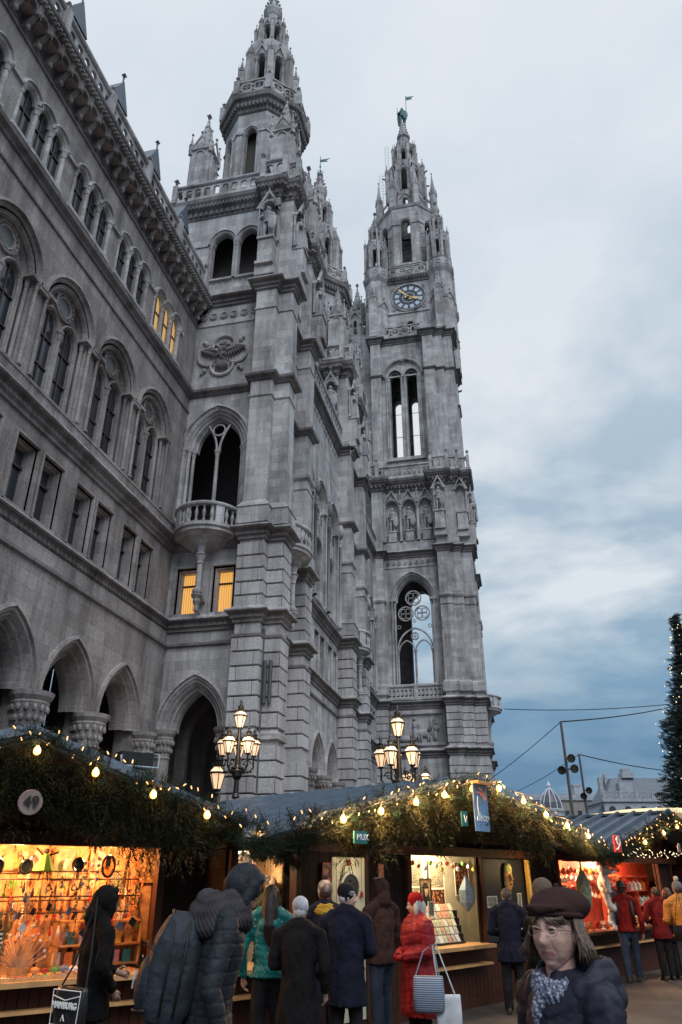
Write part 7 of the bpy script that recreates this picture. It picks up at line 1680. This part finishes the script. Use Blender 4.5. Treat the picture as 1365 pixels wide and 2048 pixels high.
def bagx(label,px,Z,z,w,h,d,mat,face,strap=None,txt=None,slouch=0,pos=None):
    x,y=pos if pos else W(*pxU(px,Z)); t=thing('bag',label,'bag',(x,y,z),face); m=MB(); n=16; vs=[]
    for j,(q,s,e) in enumerate([(0,.86,.8),(.08,1,1),(.5,1.02,1.05),(.9,.98,.8),(1,.95,.35)]):
        for i in range(n): a=2*PI*i/n; c,s_=math.cos(a),math.sin(a); vs.append((w/2*s*math.copysign(abs(c)**.35,c),d/2*e*math.copysign(abs(s_)**.6,s_),h*q+slouch*(c)*.02))
    m.add(vs,[(j*n+i,j*n+(i+1)%n,(j+1)*n+(i+1)%n,(j+1)*n+i) for j in range(4) for i in range(n)]+[tuple(range(n-1,-1,-1)),tuple(4*n+i for i in range(n))]); o=m.obj('bag_body',mat,t,True)
    if strap: m=MB(); m.tube(strap,.008,5); m.obj('strap',PAL['black'] if txt else mat,t)
    return t
toC=lambda px,Z,off: math.atan2(-W(*pxU(px,Z))[1],-W(*pxU(px,Z))[0])-PI/2+off   # rz that faces the camera, plus an offset
# -- at the left stall
person('person in a black hooded coat, silhouetted before the lit opening of the left stall',213,7.5,-.75,1.66,BLC,DTR,hem=.72,hood=BLC,arms=('front','pocket'),hair=('short',PAL['black']),bulk=1.0,hp=.15,coatname='coat')
def strp(t,T,V,A,hc,RH):
    pass
hb=pm('transparent_black_vinyl',(.02,.02,.022),rough=.25,var=.1)
t=bagx('black shoulder bag with white block letters HAMBURG hanging at the lower left',176,6.9,.71,.34,.27,.09,hb,-.35,strap=[(-.15,0,.25),(-.02,0,.42),(.15,0,.9),(.16,0,.5),(.15,0,.25)],txt=True)
text('HAMBURG',.06,WHT,t,(0,-.062,.15),bold=.002); m=MB()
for P in ([(-.16,-.05,.25),(-.15,-.055,.02),(.15,-.055,.02),(.16,-.05,.25),(-.16,-.05,.25)],[(-.16,-.05,.21),(0,-.06,.185),(.16,-.05,.22)]): m.tube(P,.004,4)
m.tube([(-.02,-.062,.05),(.0,-.064,.09),(.02,-.062,.05)],.005,4); m.obj('piping',WHT,t)
# -- foreground man with backpack
BPK=cloth('slate_backpack_nylon',(.022,.028,.038),rough=.65,bs=15,bump=1)
fx=math.radians(-62)
def bpextra(t,T,V,A,hc,RH):
    # thick knitted scarf round neck and shoulders
    m=MB(); c=T((0,-.045,1.47))
    for r_,dz,o in ((.125,-.005,.07),(.15,-.06,.062),(.10,.06,.055)):
        m.tube([(c.x+r_*math.cos(a),c.y+r_*math.sin(a),c.z+dz+.02*math.sin(a*2)) for a in [i*PI/12 for i in range(24)]],o,9,closed=True)
    remesh(m,.01,'scarf',GRY,2,t,disp=lambda co,no:.006*np.sin(co[:,2]*150+40*np.arctan2(co[:,1],co[:,0])))
    m=MB(); limb(m,[V(0,.085,-.075),V(0,.07,-.12)],[.04,.045],8); limb(m,[V(-.05,.04,-.07),V(.05,.04,-.07)],[.035,.035],8); remesh(m,.008,'beard',PAL['dark brown'],2,t)
x0,y0=W(*pxU(432,5.5)); man=person('tall man in a dark hood, knitted scarf and padded jacket, head bowed, left foreground',432,5.5,fx,1.84,SLP,JNS,hem=.74,bulk=1.0,lean=.16,hp=.55,arms=('down','down'),quilt=(14,.007),wr=.004,hood=SLP,hair=('short',PAL['dark brown']),vox=.009,extra=bpextra,coatname='padded_jacket')
mm=Matrix.Translation((x0,y0,0))@Matrix.Rotation(fx,4,'Z')
bp_=thing('backpack','large slate backpack with many zips on the back of the hooded man','backpack',tuple(mm@Vector((0,-.27,.98))),fx); bp_.rotation_euler=(-.14,0,fx)
m=MB(); L=[(-.02,.9,.72),(.05,1,.95),(.25,1.04,1.05),(.42,.98,.9),(.53,.75,.6),(.58,.45,.3)]; n=20; vs=[]
for z,a,b_ in L:
    for i in range(n): q=2*PI*i/n; c,s_=math.cos(q),math.sin(q); vs.append((.19*a*math.copysign(abs(c)**.45,c),.16*b_*math.copysign(abs(s_)**.55,s_),z))
m.add(vs,[(j*n+i,j*n+(i+1)%n,(j+1)*n+(i+1)%n,(j+1)*n+i) for j in range(5) for i in range(n)]+[tuple(range(n-1,-1,-1)),tuple(5*n+i for i in range(n))])
remesh(m,.01,'main_compartment',BPK,3,bp_,disp=rnd_disp(None,22,.005,3))
m=MB(); m.ball((0,-.13,.17),(.16,.08,.17),16,12); remesh(m,.01,'front_pocket',BPK,2,bp_,disp=rnd_disp(None,25,.003,1))
for k,(P,nm) in enumerate([([(-.17,-.1,.3),(-.1,-.17,.37),(0,-.19,.39),(.1,-.17,.37),(.17,-.1,.3)],'zip'),([(-.198,-.04,.03),(-.205,-.05,.35),(-.16,-.06,.515),(0,-.07,.58),(.16,-.06,.515),(.205,-.05,.35),(.198,-.04,.03)],'zip'),([(-.2,.04,.03),(-.208,.04,.35),(-.165,.04,.52),(0,.04,.59),(.165,.04,.52),(.208,.04,.35),(.2,.04,.03)],'zip'),([(-.16,-.13,.04),(0,-.19,.02),(.16,-.13,.04)],'zip')]): m=MB(); m.tube(P,.008,5); m.obj(nm,PAL['black'],bp_,True)
m=MB()
for s in (-1,1): m.tube([(s*.1,.1,.48),(s*.12,.2,.52),(s*.13,.3,.50),(s*.14,.38,.42)],.02,6)
m.obj('shoulder_strap',BPK,bp_,True); m=MB(); m.box(-.03,.03,-.2,-.196,.30,.31); m.tube([(-.1,-.214,.12),(-.09,-.216,.17),(-.1,-.214,.22)],.006,4); m.obj('reflective_print',PAL['silver'],bp_)
# -- before the mirror opening
TJK=cloth('teal_quilted_nylon',(.006,.12,.115),rough=.45)
def specks(t,T,V,A,hc,RH):
    m=MB(); r2=random.Random(4)
    for i in range(70):
        a=r2.uniform(PI,2*PI); z=r2.uniform(.88,1.42); m.ball((.215*math.cos(a),.17*math.sin(a)-.005,z),.0045,5,4)
    m.obj('silver_speck',PAL['silver'],t)
    m=MB(); m.ball(tuple(T((0,-.15,1.37))),(.11,.055,.085),12,10); remesh(m,.01,'folded_hood',TJK,2,t,disp=rnd_disp(None,25,.004,2))
person('girl with long dark hair in a teal quilted jacket with silver specks',545,9.0,.15,1.68,TJK,DTR,hem=.86,bulk=1.0,hair=('long',pm('dark_brown_hair',(.012,.007,.006),rough=.5,spec=.3)),arms=('down','front'),quilt=(15,.006),extra=specks,women=True,coatname='quilted_jacket')
person('woman in a white knitted hat and long dark coat, seen from behind',602,8.5,.05,1.55,BCO,DTR,hem=.45,bulk=1.12,hat=('beanie',cloth('white_angora_knit',(.42,.42,.46),bs=160,bump=.9)),hair=('short',PAL['silver']),arms=('front','down'),women=True,coatname='long_coat')
person('person in a striped pompom hat and mustard scarf at the mirror opening',651,9.9,.25,1.7,NVY,JNS,hem=.8,bulk=1.05,hat=('pompom',patt('striped_knit',(.45,.42,.4),(.12,.08,.08),9),cloth('brown_pompom_wool',(.12,.07,.06))),scarf=cloth('mustard_knit',(.35,.24,.04),bs=150,bump=.8),hair=('short',PAL['dark brown']),arms=('down','reach'),women=True)
def emb(t,T,V,A,hc,RH): m=MB(); m.tube([V(.094+.004*math.cos(a),.035+.028*math.cos(a),.055+.02*math.sin(a)) for a in [i*PI/6 for i in range(12)]],.003,4,closed=True); m.tube([V(.1,.02,.055),V(.1,.05,.06)],.004,4); m.obj('cap_badge',PAL['silver'],t)
person('elderly man in a dark knitted cap and navy coat, head turned right',692,9.1,-.15,1.67,NVY,DTR,hem=.60,bulk=1.12,hat=('beanie',cloth('black_knit',(.012,.012,.018),bs=160,bump=.8)),hair=('short',PAL['silver']),arms=('front','front'),hy=-1.0,old=1,skin=SKO,extra=emb,coatname='long_coat')
person('tall person in a brown hooded jacket and jeans facing left by the door',760,10.6,.95,1.73,cloth('brown_hooded_cloth',(.035,.02,.018)),JNS,hem=.82,bulk=1.0,hood=MATS['brown_hooded_cloth'],hair=('short',PAL['dark brown']),arms=('pocket','front'),coatname='hooded_jacket',gloves=cloth('grey_glove_wool',(.3,.3,.28)))
# vendor in the mirror opening
p=S2.M@Vector((X(-2.88)+.35,.38,0)); person('smiling vendor in a dark green jacket and yellow shirt inside the mirror opening',0,0,S2.rz+PI+.15,1.78,cloth('dark_green_cloth',(.035,.04,.02)),DTR,hem=.82,hair=('short',PAL['dark brown']),arms=('front','front'),scarf=cloth('yellow_shirt_cloth',(.45,.36,.08)),pos=(p.x,p.y))
# -- red woman with bags
RPF=cloth('red_padded_nylon',(.20,.008,.014),rough=.6)
def gl(t,T,V,A,hc,RH):
    m=MB()
    for s in (-1,1): m.tube([V(s*.033+.022*math.cos(a),.098-.006*abs(math.cos(a)),.010+.016*math.sin(a)) for a in [i*PI/8 for i in range(16)]],.0022,4,closed=True); m.tube([V(s*.055,.092,.012),V(s*.078,.02,.012)],.002,4)
    m.tube([V(-.011,.1,.012),V(.011,.1,.012)],.002,4); m.obj('glasses',PAL['black'],t)
person('elderly woman in a red knitted hat and long red padded coat, hands folded',831,9.9,2.15,1.57,RPF,DTR,hem=.42,bulk=1.42,hat=('beanie',cloth('red_knit',(.26,.01,.012),bs=160,bump=.9)),hair=('bob',pm('grey_hair',(.42,.40,.38),rough=.6)),arms=('front','front'),quilt=(8,.008),old=1,skin=SKO,gloves=RPF,hy=-.5,extra=gl,women=True,coatname='padded_coat')
STB=patt('blue_white_striped_cloth',(.32,.38,.48),(.06,.08,.12),1); _t=STB.node_tree
for nd in list(_t.nodes):
    if nd.type=='TEX_VORONOI':
        wv=N(_t,'ShaderNodeTexWave'); wv.bands_direction='Z'; wv.inputs['Scale'].default_value=16; tcn=[q for q in _t.nodes if q.type=='TEX_COORD'][0]; _t.links.new(tcn.outputs['Object'],wv.inputs['Vector']); rr_=[q for q in _t.nodes if q.type=='VALTORGB'][0]; _t.links.new(wv.outputs[0],rr_.inputs[0])
bagx('blue and white striped shoulder bag in front of the woman in red',848,9.35,.48,.33,.33,.14,STB,0,strap=[(-.14,.0,.32),(-.05,.05,.55),(.05,.12,.62),(.12,.0,.32)])
WTB=cloth('white_tote_cotton',(.55,.57,.6),bs=120)
bagx('white cotton tote bag hanging right of the striped bag',884,9.35,.28,.27,.36,.08,WTB,.2,strap=[(-.09,0,.34),(-.14,.04,.8),(-.1,.06,.82),(.08,0,.34)])
# -- at the card window
person('woman with brown hair in a navy coat before the card window, seen from behind',1010,12.75,.0,1.62,NVY,DTR,hem=.70,bulk=1.05,hair=('short',pm('brown_hair',(.07,.04,.028),rough=.6)),arms=('front','front'),women=True,hp=.2)
# -- at the right stall
CRB=cloth('red_black_jacket_cloth',(.15,.01,.008))
def vest(t,T,V,A,hc,RH): m=MB(); [m.tube([T((s*.12,.13,1.36)),T((s*.13,-.02,1.5)),T((s*.15,-.155,1.3)),T((s*.17,-.14,1.0))],.035,7) for s in (-1,1)]; m.obj('black_panel',PAL['black'],t,True)
person('man in a black felt hat and red jacket, legs apart, at the red stall',1240,16.4,-.1,1.66,CRB,JNS,hem=.88,hat=('fedora',PAL['black']),hair=('short',PAL['dark brown']),arms=('reach','down'),stride=.16,extra=vest)
person('person in a red hooded jacket and black trousers at the right of the red stall',1306,16.7,.25,1.6,cloth('dark_red_jacket_cloth',(.12,.01,.01)),DTR,hem=.76,hair=('short',PAL['dark brown']),arms=('front','reach'),women=True)
person('dark haired person in black, partly hidden behind the orange jacket',1329,16.9,.6,1.58,BLC,DTR,hem=.7,hair=('bob',PAL['dark brown']),arms=('face','down'),women=True)
ORP=cloth('orange_quilted_nylon',(.32,.13,.025),rough=.6)
person('woman in an orange quilted jacket and grey pompom hat at the right edge',1352,15.2,.1,1.68,ORP,JNS,hem=.86,bulk=1.08,hat=('pompom',cloth('grey_rib_knit',(.14,.14,.16),bs=160,bump=.9),cloth('pale_pompom_wool',(.4,.4,.4))),hair=('short',PAL['dark brown']),arms=('front','down'),quilt=(20,.005),women=True,coatname='quilted_jacket',shoe=PAL['white'])
bagx('dark shoulder bag on the hip of the woman in orange',1345,14.8,.78,.26,.24,.1,BCO,.2,strap=[(-.1,0,.24),(.08,.1,.75),(.1,0,.24)])
# -- someone behind the woman in the foreground
person('person in a beige knitted hat, mostly hidden behind the woman in the brown cap',1084,8.2,.9,1.715,BLC,DTR,hem=.5,hat=('beanie',cloth('beige_knit',(.16,.12,.09),bs=160,bump=.9)),hair=('short',PAL['dark brown']))
# -- foreground woman
CAPM=cloth('brown_wool_cap',(.045,.022,.022),bs=160,bump=.6); HR=pm('greying_brown_hair',(.13,.085,.06),rough=.45,vs=60,var=.4); NV2=cloth('dark_navy_padded_cloth',(.016,.016,.03),rough=.6,bs=14,bump=.8)
def fwx(t,T,V,A,hc,RH):
    RIM=pm('thin_metal_rim',(.35,.3,.28),rough=.3,metal=.8,var=0); m=MB()
    for s in (-1,1):
        m.tube([V(s*.033+.0245*math.cos(a),.1-.010*abs(math.cos(a)),.006+.0165*math.sin(a)) for a in [i*PI/10 for i in range(20)]],.0011,5,closed=True); m.tube([V(s*.057,.09,.010),V(s*.074,.05,.012),V(s*.08,-.01,.006)],.0011,4)
    m.tube([V(-.009,.102,.010),V(0,.105,.012),V(.009,.102,.010)],.0013,4); m.obj('glasses',RIM,t)
    # bob of hair swept over the cheeks, strand by strand
    m=MB(); r2=random.Random(9)
    for i in range(900):
        a=r2.uniform(-.18*PI,1.18*PI); a=a+PI; ca,sa=math.cos(a),math.sin(a); r0=.088; 
        L=r2.uniform(.105,.14); out=r2.uniform(.0,.045); z0=.055+r2.uniform(-.01,.01)
        if sa>.3: continue
        P=[(r0*ca,.098*sa-.012,z0),(1.12*r0*ca,.11*sa-.012,z0-.05),((r0*1.18+out*.5)*ca,(.115+out*.5)*sa-.01,z0-.1),((r0*1.1+out)*ca,(.112+out)*sa-.004,z0-L)]
        m.tube([V(*q) for q in P],[.0035,.0042,.0038,.0012],4)
    for i in range(90):
        s=-1 if i%2 else 1; f=r2.random(); m.tube([V(s*(.005+.06*f),.09-.02*f,.066),V(s*(.02+.056*f),.101-.035*f,.045),V(s*(.035+.048*f),.094-.05*f,.028)],[.0025,.003,.001],4)
    m.obj('loose_hair',HR,t,True)
    m=MB(); c=T((0,.02,1.485))
    for r_,dz,o in ((.068,.0,.02),(.075,-.025,.022),(.07,-.045,.02)): m.tube([(c.x+r_*math.cos(a),c.y+r_*1.0*math.sin(a),c.z+dz+.012*math.sin(2*a)) for a in [i*PI/12 for i in range(24)]],o,8,closed=True)
    limb(m,[(c.x+.0,c.y+.07,c.z-.04),(c.x+.01,c.y+.09,c.z-.09),(c.x+.015,c.y+.095,c.z-.13)],[.03,.026,.012],8)
    remesh(m,.007,'scarf',patt('white_blue_checked_scarf',(.33,.35,.42),(.07,.08,.14),95),2,t,disp=lambda co,no:.004*np.sin(co[:,2]*120+30*np.arctan2(co[:,1],co[:,0])))
    m=MB(); c=T((0,-.02,1.455))
    for r_,dz,o in ((.132,-.015,.046),(.128,.04,.038),(.122,.08,.024)): m.tube([(c.x+r_*1.1*math.cos(a),c.y-.03+r_*math.sin(a),c.z+dz-.11*max(0,math.sin(a))) for a in [i*PI/12 for i in range(24)]],o,8,closed=True)
    remesh(m,.01,'collar',NV2,3,t,disp=rnd_disp(None,20,.005,4))
person('elderly frowning woman in a brown cap, thin glasses and navy coat, right foreground',1102,3.0,toC(1102,3.0,-.9),1.685,NV2,DTR,hem=.6,bulk=.84,neck=1.47,hp=-.06,hy=.40,hat=('cap',CAPM),hair=('short',HR),arms=('tight','tight'),quilt=(6,.005),wr=.009,old=1,frown=1,skin=SKO,vox=.011,extra=fwx,women=True,coatname='padded_coat')
